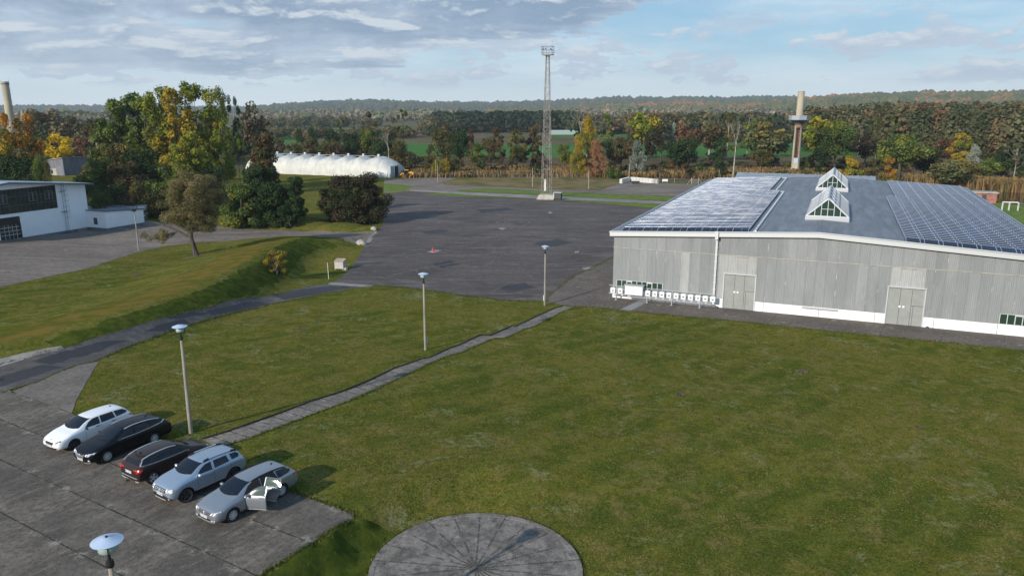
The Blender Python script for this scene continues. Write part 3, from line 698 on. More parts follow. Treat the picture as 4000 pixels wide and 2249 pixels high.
# solar arrays: four top-level arrays lying on the roof
def panel_fn(t, b):
    p = t.obj(); sp = t.node('ShaderNodeSeparateXYZ'); t.put(sp.inputs[0], p)
    n = t.noise(t.pos(), .28, 5, .65); n2 = t.noise(t.pos(), 1.7, 3, .6)
    c = t.mix(t.ramp(n, .36, .64), (.003, .006, .018), (.012, .024, .070))
    # cell grid
    f1 = t.math('ABSOLUTE', t.math('SUBTRACT', t.math('FRACT', t.math('DIVIDE', sp.outputs['X'], .158)), .5)); 
    c = t.mix(t.ramp(f1, .46, .5, 0, .30), c, (.10, .12, .17))
    f2 = t.math('ABSOLUTE', t.math('SUBTRACT', t.math('FRACT', t.math('DIVIDE', sp.outputs['X'], 1.585)), .5))
    c = t.mix(t.ramp(f2, .482, .488), c, (.34, .40, .48))
    t.put(b.inputs['Base Color'], c); t.put(b.inputs['Roughness'], t.ramp(n2, .3, .7, .07, .2))
M_PANEL = mat('solar_panel', rough=.08, spec=.18, fn=panel_fn)
M_PFRAME = mat('panel_frame_metal', (.36, .44, .56), .45, .2)
M_PFRAMEGLINT = mat('glint_frame_metal', rough=.35, metal=.3, fn=noisy((.13, .175, .26), (.33, .365, .42), .55, thr=(.40, .64), detail=4, use='pos'))  # pale patches in the frame colour imitate glints on the left panels
def array(label, s0, s1, d0, d1, M_F, group='solar arrays on the hall roof'):
    a = empty('solar_array', (0, 0, 0), label=label, cat='solar array'); a.matrix_world = LB
    n = int(round((d1 - d0) / 1.25)); first = None
    sl = (zrx(s1) - zrx(s0)) / (s1 - s0)
    for i in range(n):
        d = d0 + i * 1.25; z0 = .10; z1 = .32
        if first is None:
            mb = MB()
            def P(s, y, h): return (s, y, zrx(s) + h)
            W3 = .13 if M_F is M_PFRAMEGLINT else .05
            y0, y1 = 0, .95
            for (sa, sb) in ((s0, s1),):
                mb.m(0).add([P(sa, y0, z0), P(sb, y0, z0), P(sb, y1, z1), P(sa, y1, z1), P(sa, y0, z0 - .04), P(sb, y0, z0 - .04), P(sb, y1, z1 - .04), P(sa, y1, z1 - .04)], [(0, 1, 2, 3), (7, 6, 5, 4), (0, 4, 5, 1), (2, 6, 7, 3), (0, 3, 7, 4), (1, 5, 6, 2)])
            # raised aluminium frame on the row's upper edge, taller at left to widen painted glare
            lp_ = .034 if M_F is M_PFRAMEGLINT else .021
            mb.m(1).add([P(s0, y1, z1 - .01), P(s1, y1, z1 - .01), P(s1, y1 + .04, z1 - .01), P(s0, y1 + .04, z1 - .01), P(s0, y1 + .01, z1 + lp_), P(s1, y1 + .01, z1 + lp_), P(s1, y1 + .05, z1 + lp_), P(s0, y1 + .05, z1 + lp_)], [(0, 1, 5, 4), (4, 5, 6, 7), (1, 2, 6, 5), (2, 3, 7, 6), (3, 0, 4, 7)])
            k = int((s1 - s0) / 1.585)
            for q in range(k + 1):
                s = s0 + q * 1.585
                mb.m(1).add([P(s - .022, y0 - .02, z0 + .012), P(s + .022, y0 - .02, z0 + .012), P(s + .022, y1, z1 + .012), P(s - .022, y1, z1 + .012), P(s - .022, y0 - .02, z0 - .05), P(s + .022, y0 - .02, z0 - .05)], [(0, 1, 2, 3), (0, 4, 5, 1)])
            for s in (s0, s1):
                mb.m(2).add([P(s - .03, y0, .01), P(s + .03, y0, .01), P(s + .03, y1, .01), P(s - .03, y1, .01), P(s - .03, y0, z0 - .05), P(s + .03, y0, z0 - .05), P(s + .03, y1, z1 - .05), P(s - .03, y1, z1 - .05)], [(0, 4, 7, 3), (1, 2, 6, 5), (0, 1, 5, 4)])
            first = mb.build('panel_row', [M_PANEL, M_F, M_DKMETAL], a); first.location = (0, d, 0)
        else:
            c = first.copy(); COL.objects.link(c); c.parent = a; c.location = (0, d, 0)
    return a
array('front left solar array on the hall roof with glints painted into its row frames', .9, 14.3, .1, 41.0, M_PFRAMEGLINT)
array('back left solar array on the hall roof, one column narrower than the rows before it', .9, 12.7, 41.3, 67.8, M_PFRAMEGLINT)
array('front right solar array on the hall roof beside the right eave', 28.9, 41.6, -.1, 39.6, M_PFRAME)
array('back right solar array on the hall roof at the far right corner', 30.2, 41.6, 39.8, 67.6, M_PFRAME)
# cable trays beside the left arrays
for lab, s, d0, d1 in (('long galvanised cable tray with a bend beside the front left solar array', 14.98, .2, 41.5), ('shorter cable tray beside the back left solar array', 13.7, 42.6, 67.6)):
    mb = MB(); z = zrx(s)
    mb.box(s - .06, s + .06, d0, d1, z + .08, z + .15)
    for i in range(int((d1 - d0) / 1.2)): mb.box(s - .22, s + .10, d0 + i * 1.2, d0 + i * 1.2 + .08, z + .004, z + .08)
    mb.box(s - 1.1, s - .06, d1 - .12, d1, z + .05, z + .14)
    o = mb.build('cable_tray', M_METALL); o.matrix_world = LB; tag(o, lab, 'cable tray')
# skylights
def skylight(lab, d0, d1, s0=19.4, s1=23.8, ap=2.0):
    c = (s0 + s1) / 2; zb = ZR + .04; e = empty('roof_lantern', (0, 0, 0), label=lab, cat='skylight'); e.matrix_world = LB
    zc = zb + .42; za = zc + ap
    mb = MB(); mb.box(s0 - .08, s1 + .08, d0 - .08, d1 + .08, zb - .35, zc); mb.build('curb', M_METAL, e)
    mb = MB()
    for sa, sb in ((s0, c), (s1, c)):
        mb.add([(sa, d0, zc + .01), (sa, d1, zc + .01), (sb, d1, za), (sb, d0, za), (sa, d0, zc - .05), (sa, d1, zc - .05), (sb, d1, za - .06), (sb, d0, za - .06)], [(0, 1, 2, 3), (4, 7, 6, 5), (0, 3, 7, 4), (1, 5, 6, 2), (0, 4, 5, 1)])
    mb.build('glass_roof', mat('frosted_glass', rough=.35, fn=noisy((.27, .31, .35), (.20, .24, .27), .7)), e)
    mb = MB()
    def PL(sa, d, t, h): x = sa + (c - sa) * t; return (x, d, zc + .01 + (za - zc) * t + h)
    n = 9
    for sa in (s0, s1):
        for i in range(n + 1):
            d = d0 + (d1 - d0) * i / n; mb.bar(PL(sa, d, 0, .03), PL(sa, d, 1, .03), .05, .05)
        for t in (.0, .5): mb.bar(PL(sa, d0, t, .035), PL(sa, d1, t, .035), .07, .06)
    mb.bar((c, d0 - .05, za + .05), (c, d1 + .05, za + .05), .16, .10)
    mb.build('glazing_bar', M_METAL, e)
    for sa in (s0, s1):
        for i in range(5):
            d = d0 + .9 + (d1 - d0 - 1.8) * i / 4
            mb = MB(); a = PL(sa, d - .12, .72, .06); b = PL(sa, d - .12, .95, .06); a2 = PL(sa, d + .42, .72, .16); b2 = PL(sa, d + .42, .95, .16)
            mb.add([a, b, b2, a2, (a[0], a[1], a[2] - .06), (b[0], b[1], b[2] - .06), (b2[0], b2[1], b2[2] - .14), (a2[0], a2[1], a2[2] - .14)], [(0, 1, 2, 3), (0, 4, 5, 1), (1, 5, 6, 2), (2, 6, 7, 3), (3, 7, 4, 0)])
            mb.build('roof_vent', M_METALL, e)
    mb = MB(); mb.add([(s0 + .12, d0 + .04, zc), (s1 - .12, d0 + .04, zc), (c, d0 + .04, za - .08)], [(0, 1, 2)]); mb.build('gable_pane', M_GLASSG, e); mb = MB(); mb.add([(s0 + .12, d1 - .04, zc), (s1 - .12, d1 - .04, zc), (c, d1 - .04, za - .08)], [(0, 2, 1)])
    mb.build('gable_pane', M_GLASSG, e)
    for dd in (d0, d1):
        mb = MB()
        mb.bar((s0, dd, zc + .03), (s1, dd, zc + .03), .08, .1); mb.bar((s0, dd, zc + .02), (c, dd, za + .03), .1, .12); mb.bar((s1, dd, zc + .02), (c, dd, za + .03), .1, .12)
        for f in (-.60, -.30, 0, .30, .60):
            x = c + f * (s1 - s0) / 2; mb.bar((x, dd, zc), (x, dd, zc + (za - zc) * (1 - abs(f))), .06, .05)
        mb.bar((c - .30 * (s1 - s0) / 2, dd, zc + ap * .42), (c + .30 * (s1 - s0) / 2, dd, zc + ap * .42), .05, .045)
        mb.build('gable_frame', M_METALL, e)
skylight('nearer pitched glass roof lantern on the ridge of the corrugated hall', 9.7, 25.3)
skylight('farther pitched glass roof lantern on the ridge of the corrugated hall', 43.2, 58.3)
# inverter rack along the front wall
rack = empty('inverter_rack', (0, 0, 0), label='long steel rack standing before the left front wall of the corrugated hall', cat='rack'); rack.matrix_world = LB
mb = MB()
mb.box(-.15, 11.1, -1.02, -.94, -1.62, -1.54); mb.box(-.15, 11.1, -.9, -.82, -.72, -.66); mb.box(1.9, 11.2, -1.0, -.84, -1.80, -1.72); mb.build('rail', M_METAL, rack)
for s in (.7, 4.2, 6.9, 9.9):
    mb = MB(); mb.box(s - .04, s + .04, -1.04, -.96, ZG0, -1.62); mb.box(s - .04, s + .04, -.86, -.78, ZG0, -.66); mb.box(s - .12, s + .12, -1.14, -.72, ZG0, ZG0 + .02); mb.build('post', M_METAL, rack)
k = 0
first = None
INVL = {3: 'second white inverter box to the right of the large twin cabinet', 4: 'third white inverter box to the right of the large twin cabinet', 5: 'fourth white inverter box to the right of the large twin cabinet', 6: 'fifth white inverter box right of the twin cabinet, in the middle of the row', 7: 'fifth white inverter box counted back from the cable duct', 8: 'fourth white inverter box counted back from the cable duct', 9: 'third white inverter box counted back from the cable duct', 10: 'white inverter box next to the last one by the cable duct'}
inv_x = [0.05, .9] + [4.0 + i * .775 for i in range(10)]
for i, s in enumerate(inv_x):
    lab = ('white inverter box at the far left end of the rack', 'second white inverter box, just left of the large twin cabinet')[i] if i < 2 else None
    e = empty('inverter', (0, 0, 0), label=lab or INVL.get(i) or ('white inverter box first to the right of the large twin cabinet' if i == 2 else 'white inverter box at the right end of the rack by the cable duct'), cat='inverter', group='inverters on the steel rack')
    e.matrix_world = LB @ Matrix.Translation((s + .26, -.92, -1.52))
    if first is None:
        mb = MB(); mb.box(-.26, .26, -.14, .08, 0, .62); body = mb.build('housing', M_BOX)
        bm = bmesh.new(); bm.from_mesh(body.data); bmesh.ops.bevel(bm, geom=bm.edges[:], offset=.02, segments=1, affect='EDGES'); bm.to_mesh(body.data); bm.free()
        mb = MB(); mb.box(-.10, .10, -.146, -.1405, .22, .33); scr = mb.build('display', M_BLACK)
        mb = MB()
        for zz in (.14, .38):  mb.tube((-.34, -.04, zz), (-.26, -.04, zz), .05, n=6)
        mb.tube((-.15, 0, -.1), (-.15, 0, 0), .03, n=6); mb.tube((.12, 0, -.1), (.12, 0, 0), .03, n=6); con = mb.build('connector', M_METAL)
        first = (body, scr, con); body.parent = e; scr.parent = e; con.parent = e
    else:
        for q in first: c = q.copy(); COL.objects.link(c); c.parent = e
cab = empty('electric_cabinet', (0, 0, 0), label='large white twin door cabinet with a small metal roof on the rack', cat='cabinet'); cab.matrix_world = LB @ Matrix.Translation((1.75, -1.35, -1.5))
mb = MB(); mb.box(0, 2.0, .05, .6, 0, 1.02); mb.build('housing', M_METALL, cab)
for x in (0.02, 1.01): mb = MB(); mb.box(x, x + .97, .0, .045, .02, 1.0); mb.build('door', M_BOX, cab)
mb = MB(); mb.box(-.1, 2.1, -.06, .68, 1.03, 1.12); mb.build('rain_cover', M_METAL, cab)
# small things by the wall
for s, lab in ((11.6, 'small round drain cowl at the wall foot by the cable duct'), (31.6, 'small drain cowl at the wall foot right of the right door')):
    mb = MB(); mb.lathe([(.0, .16), (.08, .16), (.15, .08), (.17, 0)], 12); o = mb.build('drain_cowl', M_DKMETAL, smooth=True); o.matrix_world = LB @ Matrix.Translation((s, -.22, ZG0)); tag(o, lab, 'drain')

# ============================================================ low building behind the hall
rb = empty('rear_building', (0, 0, 0), label='low white building with a blue grey sheet roof behind the corrugated hall', cat='building'); 
RBM = Matrix(((E1.x, E2.x, 0, 0), (E1.y, E2.y, 0, 0), (0, 0, 1, 0), (0, 0, 0, 1)))
p0 = gz(2888, 669, 1.6); p0 = p0 * 1.0
rb.matrix_world = Matrix.Translation((p0.x, p0.y, 0)) @ RBM
mb = MB(); mb.box(.4, 33.6, -7.6, -.4, ZL, .7); mb.build('wall', M_WHITE, rb)
mb = MB()
for i in range(8): mb.box(1.5 + i * 4, 3.9 + i * 4, -7.66, -7.61, -.6, .5)
mb.build('window', M_GLASSD, rb)
mb = MB(); mb.add([(0, -8.2, .72), (34, -8.2, .72), (34, -4, 1.62), (0, -4, 1.62), (0, .2, .72), (34, .2, .72), (0, -8.2, .6), (34, -8.2, .6), (34, .2, .6), (0, .2, .6)], [(0, 1, 2, 3), (3, 2, 5, 4), (6, 7, 1, 0), (4, 5, 8, 9), (0, 3, 4, 9, 6), (1, 7, 8, 5, 2), (6, 9, 8, 7)])
mb.build('roof', mat('rear_roof_sheet', rough=.5, fn=noisy((.20, .225, .26), (.27, .30, .335), .6)), rb)
mb = MB()
for i in range(23): mb.box(.6 + i * 1.47, .75 + i * 1.47, -4.2, -3.8, 1.64, 1.74)
mb.build('ridge_clip', M_METAL, rb)

# ============================================================ white hall on the left
HO = gz(354, 897, ZL)
HM = Matrix(((-E2.x, -E1.x, 0, HO.x), (-E2.y, -E1.y, 0, HO.y), (0, 0, 1, 0), (0, 0, 0, 1)))   # x along the gable wall to the left, y away from the yard
wh_h = empty('white_hall', (0, 0, 0), label='white plastered hall with a wide dark window band and roller door', cat='hall'); wh_h.matrix_world = HM
ER, RR, TW = 5.72, 7.08, 27.8
def zh(t): return ER + (RR - ER) * (1 - abs(t - TW / 2) / (TW / 2))
mb = MB()
def hw_(t0, t1, z0, z1):
    if z1 is None:
        cuts = [t0] + ([TW / 2] if t0 < TW / 2 < t1 else []) + [t1]
        for a, b in zip(cuts[:-1], cuts[1:]):
            mb.add([(a, 0, z0), (b, 0, z0), (b, 0, zh(b)), (a, 0, zh(a)), (a, .3, z0), (b, .3, z0), (b, .3, zh(b)), (a, .3, zh(a))], [(0, 1, 2, 3), (7, 6, 5, 4), (0, 3, 7, 4), (1, 5, 6, 2), (0, 4, 5, 1), (3, 2, 6, 7)])
    else: mb.box(t0, t1, 0, .3, z0, z1)
hw_(0, 5.55, -1.8, None); hw_(22.25, TW, -1.8, None); hw_(5.55, 12.4, -1.8, 2.22); hw_(15.9, 22.25, -1.8, 2.22); hw_(12.4, 15.9, 1.72, 2.22)
hw_(5.55, 22.25, 6.22, None) if False else None
mb.add([(5.55, 0, 6.12), (22.25, 0, 6.12), (22.25, 0, zh(22.25)), (13.9, 0, zh(13.9)), (5.55, 0, zh(5.55)), (5.55, .3, 6.12), (22.25, .3, 6.12), (22.25, .3, zh(22.25)), (13.9, .3, zh(13.9)), (5.55, .3, zh(5.55))], [(0, 1, 2, 3, 4), (9, 8, 7, 6, 5), (0, 5, 6, 1)])
mb.box(0, .3, .3, 40, -1.8, ER); mb.box(TW - .3, TW, .3, 40, -1.8, ER); mb.box(.3, TW - .3, 39.7, 40, -1.8, ER)
mb.build('wall', M_WHITEB, wh_h)
mb = MB()
for a, b in ((-.0, 12.4), (15.9, TW)): mb.box(a + .02, b - .02, .02, .32, ZL - .2, -1.8)
mb.box(.02, .32, .32, 40, ZL - .2, -1.8); mb.build('plinth', M_PLINTH, wh_h)
mb = MB()
for i in range(25):
    t = 5.6 + i * 16.55 / 24; mb.box(t - .025, t + .025, .06, .14, 2.24, 6.1)
for z in (3.45, 4.85): mb.box(5.6, 22.2, .055, .145, z - .03, z + .03)
f = mb.build('window', mat('window_bars', (.10, .11, .11), .6), wh_h)
mb = MB(); mb.box(5.56, 22.24, .16, .19, 2.23, 6.11); mb.build('pane', M_GLASSD, f)
for a in (6.2, 9.0, 14.0, 17.0):
    mb = MB()
    for c in (a, a + .72):
        mb.box(c, c + .62, .02, .05, 5.22, 5.28); mb.box(c, c + .62, .02, .05, 3.86, 3.92); mb.box(c, c + .06, .02, .05, 3.92, 5.22); mb.box(c + .56, c + .62, .02, .05, 3.92, 5.22)
    mb.build('sash', mat('sash_grey', (.24, .25, .26), .6) if a == 6.2 else MATS['sash_grey'], f)
d = MB(); d.box(12.5, 15.8, .12, .2, ZG0, .55); door = d.build('roller_door', M_GLASSD, wh_h)
mb = MB(); mb.box(12.41, 15.89, .02, .22, .56, 1.71); mb.build('door_box', M_BLACK, wh_h)
mb = MB(); mb.box(12.5, 15.8, .07, .115, ZG0, ZG0 + .45)
for z in (-1.15, -.55, .05): mb.box(12.5, 15.8, .07, .115, z, z + .07)
for t in (13.1, 13.75, 14.4, 15.05): mb.box(t, t + .05, .068, .113, ZG0 + .45, .5)
mb.build('door_bars', M_METALL, door)
mb = MB()
for t in (12.41, 15.77): mb.box(t, t + .12, -.06, .06, ZG0, .6)
mb.build('door_rail', M_DKMETAL, wh_h)
mb = MB()
for a, b in ((-.9, TW / 2), (TW / 2, TW + .9)):
    def zz(t): return zh(t) + .10
    mb.add([(a, -.9, zz(a)), (b, -.9, zz(b)), (b, 40.5, zz(b)), (a, 40.5, zz(a)), (a, -.9, zz(a) + .14), (b, -.9, zz(b) + .14), (b, 40.5, zz(b) + .14), (a, 40.5, zz(a) + .14)], [(3, 2, 1, 0), (4, 5, 6, 7), (0, 1, 5, 4), (2, 3, 7, 6), (0, 4, 7, 3), (1, 2, 6, 5)])
mb.build('roof', mat('hall_roof', rough=.45, fn=noisy((.28, .36, .46), (.36, .44, .54), .6)), wh_h)
mb = MB()
for a, b in ((-.95, TW / 2), (TW / 2, TW + .95)): mb.bar((a, -.97, zh(a) + .1), (b, -.97, zh(b) + .1), .1, .26)
mb.bar((-.97, -.9, zh(-.9) + .08), (-.97, 40, zh(-.9) + .08), .16, .16); mb.build('roof_edge', mat('edge_blue', (.10, .14, .18), .5), wh_h)
mb = MB()
for z in (-1.9, 1.5, 4.9): mb.box(4.1, 5.1, -.35, -.02, z, z + .05)
for t in (4.3, 4.75): mb.tube((t, -.3, -2.0), (t, -.3, 6.6), .025, n=6)
for i in range(28): mb.tube((4.3, -.3, -1.8 + i * .3), (4.75, -.3, -1.8 + i * .3), .015, n=5)
for i in range(7):
    z = .5 + i * .95; pts = [(4.3, -.3, z), (4.05, -.7, z), (4.3, -1.0, z), (4.75, -1.0, z), (5.0, -.7, z), (4.75, -.3, z)]
    for a, b in zip(pts[:-1], pts[1:]): mb.tube(a, b, .015, n=5)
for t, y in ((4.3, -1.0), (4.75, -1.0)): mb.tube((t, y, .5), (t, y, 6.2), .012, n=5)
lad = mb.build('ladder', mat('ladder_steel', (.10, .17, .22), .6, .3)); lad.matrix_world = HM; tag(lad, 'caged steel ladder fixed up the wall of the white hall', 'ladder')
# annexes
def annex(lab, x0, x1, y0, y1, z1, z2, win=None):
    e = empty('annex', (0, 0, 0), label=lab, cat='annex'); e.matrix_world = Matrix(((E1.x, E2.x, 0, HO.x), (E1.y, E2.y, 0, HO.y), (0, 0, 1, 0), (0, 0, 0, 1)))
    mb = MB()
    if win:
        wx0, wx1, wz0, wz1 = win
        mb.box(x0, wx0, y0, y0 + .25, -1.75, z1); mb.box(wx1, x1, y0, y0 + .25, -1.75, z1); mb.box(wx0, wx1, y0, y0 + .25, -1.75, wz0); mb.box(wx0, wx1, y0, y0 + .25, wz1, z1)
    else: mb.box(x0, x1, y0, y0 + .25, -1.75, z1)
    mb.add([(x1 - .25, y0 + .25, -1.75), (x1, y0 + .25, -1.75), (x1, y1, -1.75), (x1 - .25, y1, -1.75), (x1 - .25, y0 + .25, z1), (x1, y0 + .25, z1), (x1, y1, z2), (x1 - .25, y1, z2)], [(0, 1, 2, 3), (7, 6, 5, 4), (0, 4, 5, 1), (1, 5, 6, 2), (2, 6, 7, 3), (3, 7, 4, 0)])
    mb.box(x0, x1 - .25, y1 - .25, y1, -1.75, z2); mb.build('wall', M_WHITEB, e)
    mb = MB(); mb.box(x0 + .02, x1 - .03, y0 + .03, y1 - .03, ZL - .2, -1.751); mb.build('plinth', M_PLINTH, e)
    mb = MB(); mb.add([(x0 + .01, y0 - .15, z1 + .004), (x1 + .15, y0 - .15, z1 + .004), (x1 + .15, y1 + .15, z2 + .004), (x0 + .01, y1 + .15, z2 + .004), (x0 + .01, y0 - .15, z1 + .16), (x1 + .15, y0 - .15, z1 + .16), (x1 + .15, y1 + .15, z2 + .16), (x0 + .01, y1 + .15, z2 + .16)], [(3, 2, 1, 0), (4, 5, 6, 7), (0, 1, 5, 4), (1, 2, 6, 5), (2, 3, 7, 6), (3, 0, 4, 7)])
    mb.build('roof', mat('felt_roof', rough=.8, fn=noisy((.085, .11, .14), (.13, .155, .185), .8)) if 'felt_roof' not in MATS else MATS['felt_roof'], e)
    if win:
        mb = MB(); mb.box(wx0, wx1, y0 + .12, y0 + .15, wz0, wz1); w = mb.build('window', M_GLASSD, e)
        mb = MB()
        for a in (wx0, (wx0 + wx1) / 2 - .03, wx1 - .06): mb.box(a, a + .06, y0 - .03, y0 + .1, wz0, wz1)
        for z in (wz0, wz0 + .35, wz0 + .7, wz1 - .06): mb.box(wx0, wx1, y0 - .02, y0 + .09, z, z + .05)
        mb.build('window_grille', M_PLINTH, w)
    return e
annex('low white flat roofed annex with a small barred window beside the white hall', .02, 4.6, -.35, 7.6, 1.15, .62, (1.55, 2.45, -1.2, -.02))
annex('lower white annex standing behind the one with the barred window', -14.0, -1.6, 7.9, 14.0, .65, .5)
mb = MB(); mb.box(1.3, 2.8, -.75, -.12, ZG0, -1.86); pl_ = mb.build('planter', mat('planter_concrete', rough=.9, fn=noisy((.20, .19, .19), (.27, .25, .24), 3))); pl_.matrix_world = HM; tag(pl_, 'concrete trough planter with red rim against the white hall', 'planter')
mb = MB(); mb.box(1.25, 2.85, -.78, -.09, -1.855, -1.8); o = mb.build('rim', mat('terracotta', (.30, .11, .07), .8), pl_)

# ============================================================ grey shed far left
SB = gz(252.8, 686.7, ZL)
sh = empty('grey_shed', (0, 0, 0), label='grey boarded shed with pale roof below the yellow tree', cat='shed'); sh.matrix_world = Matrix(((-E1.x, E2.x, 0, SB.x), (-E1.y, E2.y, 0, SB.y), (0, 0, 1, 0), (0, 0, 0, 1)))
mb = MB(); mb.add([(0, 0, ZL), (14, 0, ZL), (14, 0, 1.7), (0, 0, 3.25), (0, 9, ZL), (14, 9, ZL), (14, 9, 1.7), (0, 9, 3.25)], [(0, 1, 2, 3), (7, 6, 5, 4), (0, 3, 7, 4), (1, 5, 6, 2)]); mb.build('wall', mat('shed_boards', rough=.9, fn=noisy((.12, .125, .15), (.17, .17, .195), .8, stretch=(3, 1, .3))), sh)
mb = MB(); mb.add([(-.3, -.4, 3.35), (14.6, -.4, 1.7), (14.6, 9.4, 1.7), (-.3, 9.4, 3.35), (-.3, -.4, 3.5), (14.6, -.4, 1.85), (14.6, 9.4, 1.85), (-.3, 9.4, 3.5)], [(3, 2, 1, 0), (4, 5, 6, 7), (0, 1, 5, 4), (1, 2, 6, 5), (2, 3, 7, 6), (3, 0, 4, 7)]); mb.build('roof', mat('shed_roof', (.36, .38, .40), .6), sh)
for x, w, z in ((.6, 2.6, .7), (5.2, .8, -.6), (7.2, .8, -.6)):
    mb = MB(); mb.box(x, x + w, -.04, -.005, ZL if w > 1 else -1.8, z); mb.build('door' if w > 1 else 'window', M_BLACK if w < 1 else M_PLINTH, sh)
mb = MB(); mb.box(3.6, 9, -.03, -.004, ZL, -.1); mb.build('pale_wall', M_CONC, sh)

# ============================================================ white air tent
TO = gz(1508, 695, ZL); tent = empty('white_tent', (0, 0, 0), label='long white tensioned fabric tent with seven roof vents beyond the bushes', cat='tent')
tent.matrix_world = Matrix(((-E1.x, E2.x, 0, TO.x), (-E1.y, E2.y, 0, TO.y), (0, 0, 1, 0), (0, 0, 0, 1)))
TL, TWD, TH = 59.0, 12.5, 5.9
vents = [6.4 + i * 5.75 for i in range(8)]
mb = MB(); na, nt_ = 180, 22
def tp(a, th):
    x = a * TL
    pk = min(abs(x - v) for v in vents); 
    inside = vents[0] - 1 < x < vents[-1] + 1
    sag = 1.35 * min(1, pk / 2.87) ** .75 if inside else 0
    e0 = max(0, (vents[0] - x) / vents[0]); e1 = max(0, (x - vents[-1]) / (TL - vents[-1]))
    h = (TH + .35 - sag * math.sin(th) ** 4) * (1 - .42 * e0 ** 1.7) * math.sqrt(max(0.0, 1 - (e1 * .99) ** 2.6))
    w = TWD / 2 * (1 - .10 * e0 ** 2) * math.sqrt(max(0.0, 1 - (e1 * .97) ** 3.2))
    c = math.cos(th); s_ = math.sin(th)
    bulge = .3 * math.cos(2 * PI * (x - vents[0]) / 5.75) if inside else 0
    yy = TWD / 2 - (abs(c) ** .75) * (1 if c > 0 else -1) * (w + bulge * -1)
    return (x, yy, ZL + h * abs(s_) ** .9)
vv = [tp(i / na, PI * j / nt_) for i in range(na + 1) for j in range(nt_ + 1)]
ff = [(i * (nt_ + 1) + j, i * (nt_ + 1) + j + 1, (i + 1) * (nt_ + 1) + j + 1, (i + 1) * (nt_ + 1) + j) for i in range(na) for j in range(nt_)]
mb.add(vv, ff)
def tent_fn(t, b):
    p = t.obj(); sp = t.node('ShaderNodeSeparateXYZ'); t.put(sp.inputs[0], p)
    q = t.math('ABSOLUTE', t.math('SUBTRACT', t.math('FRACT', t.math('DIVIDE', t.math('SUBTRACT', sp.outputs['X'], vents[0]), 5.75)), .5))
    n = t.noise(p, .5, 5, .6)
    c = t.mix(t.ramp(n, .3, .7), (.58, .58, .545), (.48, .48, .45))
    dirt = t.math('MULTIPLY', t.ramp(t.noise(t.mapping(p, (1, 1, .5)), .9, 5, .7), .5, .66), t.ramp(sp.outputs['Z'], 0, 3.4))
    c = t.mix(t.math('MULTIPLY', dirt, .7), c, (.25, .25, .20))
    c = t.mix(t.ramp(q, .03, .01, 0, .5), c, (.28, .29, .28))
    t.put(b.inputs['Base Color'], c)
mb.build('canopy', mat('tent_fabric', rough=.6, fn=tent_fn), tent, smooth=True)
mb = MB()
ew = [tp(0, PI * j / nt_) for j in range(nt_ + 1)]; mb.add([(x - .0, y, z) for x, y, z in ew], [tuple(range(nt_ + 1))]); mb.build('end_wall', mat('tent_end', (.55, .60, .64), .7), tent)
mb = MB(); mb.box(-1.1, -.02, 1.0, 5.6, ZL, 1.2); mb.build('porch', mat('porch_cloth', (.36, .43, .48), .7), tent)
mb = MB(); mb.box(-1.16, -1.11, 3.3, 5.4, ZL, 1.0); mb.build('doorway', M_BLACK, tent)
mb = MB(); mb.box(-1.22, -1.12, 3.05, 3.25, ZL, 1.15); mb.build('door_frame', M_BOX, tent)
for v in vents:
    mb = MB(); mb.lathe([(.26, -.1), (.26, .55), (.40, .57), (.40, .85), (0, .92)], 12, (v, TWD / 2, ZL + TH - .02)); mb.build('roof_vent', M_BOX, tent, smooth=False)
mb = MB(); mb.tube((vents[0], TWD / 2, ZL + TH + .25), (vents[-1], TWD / 2, ZL + TH + .25), .04); mb.build('ridge_cable', M_METALL, tent)

# ============================================================ lattice mast
mast = empty('lattice_mast', (8.2, 180.2, ZL), math.atan2(E1.y, E1.x) + R(8), label='tall lattice steel floodlight mast with a square cage on top', cat='mast')
M_MAST = mat('mast_steel', rough=.7, fn=noisy((.20, .18, .165), (.34, .315, .29), 1.2)); M_MASTD = mat('cage_steel', (.14, .15, .17), .6, .2)
def hwid(z): return 1.08 - (1.08 - .34) * (z - 1.1) / 31.5
lv = [1.1]
while lv[-1] < 32.4: lv.append(min(32.6, lv[-1] + max(.9, hwid(lv[-1]) * 1.9)))
def cn(k, z): h = hwid(z); return [(-h, -h, z), (h, -h, z), (h, h, z), (-h, h, z)][k % 4]
for k in range(4):
    mb = MB(); mb.bar(cn(k, 1.1), cn(k, 32.6), .095); mb.build('corner_post', M_MAST, mast)
for k in range(4):
    mb = MB()
    for i, (a, b) in enumerate(zip(lv[:-1], lv[1:])):
        mb.bar(cn(k + (i % 2), a), cn(k + 1 - (i % 2), b), .042)
        if i % 3 == 0: mb.bar(cn(k, a), cn(k + 1, a), .06)
    mb.build('bracing', M_MAST, mast)
mb = MB()
for x in (-.2, .2): mb.bar((x, 0, 1.2), (x * .8, 0, 32.5), .035)
for i in range(76): mb.bar((-.2, 0, 1.5 + i * .41), (.2, 0, 1.5 + i * .41), .02)
mb.build('ladder', M_MAST, mast)
mb = MB(); mb.box(-1.2, 1.2, -1.2, 1.2, 32.6, 32.78); mb.build('platform', M_CONC, mast)
mb = MB()
for z in (33.1, 33.7, 34.45):
    for k in range(4):
        q = [(-1.2, -1.2), (1.2, -1.2), (1.2, 1.2), (-1.2, 1.2)]; a = q[k]; b = q[(k + 1) % 4]; mb.bar((*a, z), (*b, z), .07)
for a in ((-1.2, -1.2), (1.2, -1.2), (1.2, 1.2), (-1.2, 1.2), (0, -1.2), (0, 1.2), (-1.2, 0), (1.2, 0)): mb.bar((*a, 32.7), (*a, 34.5), .07)
mb.tube((.8, .9, 34.4), (.8, .9, 36.0), .02, n=5)
mb.build('railing', M_MASTD, mast)
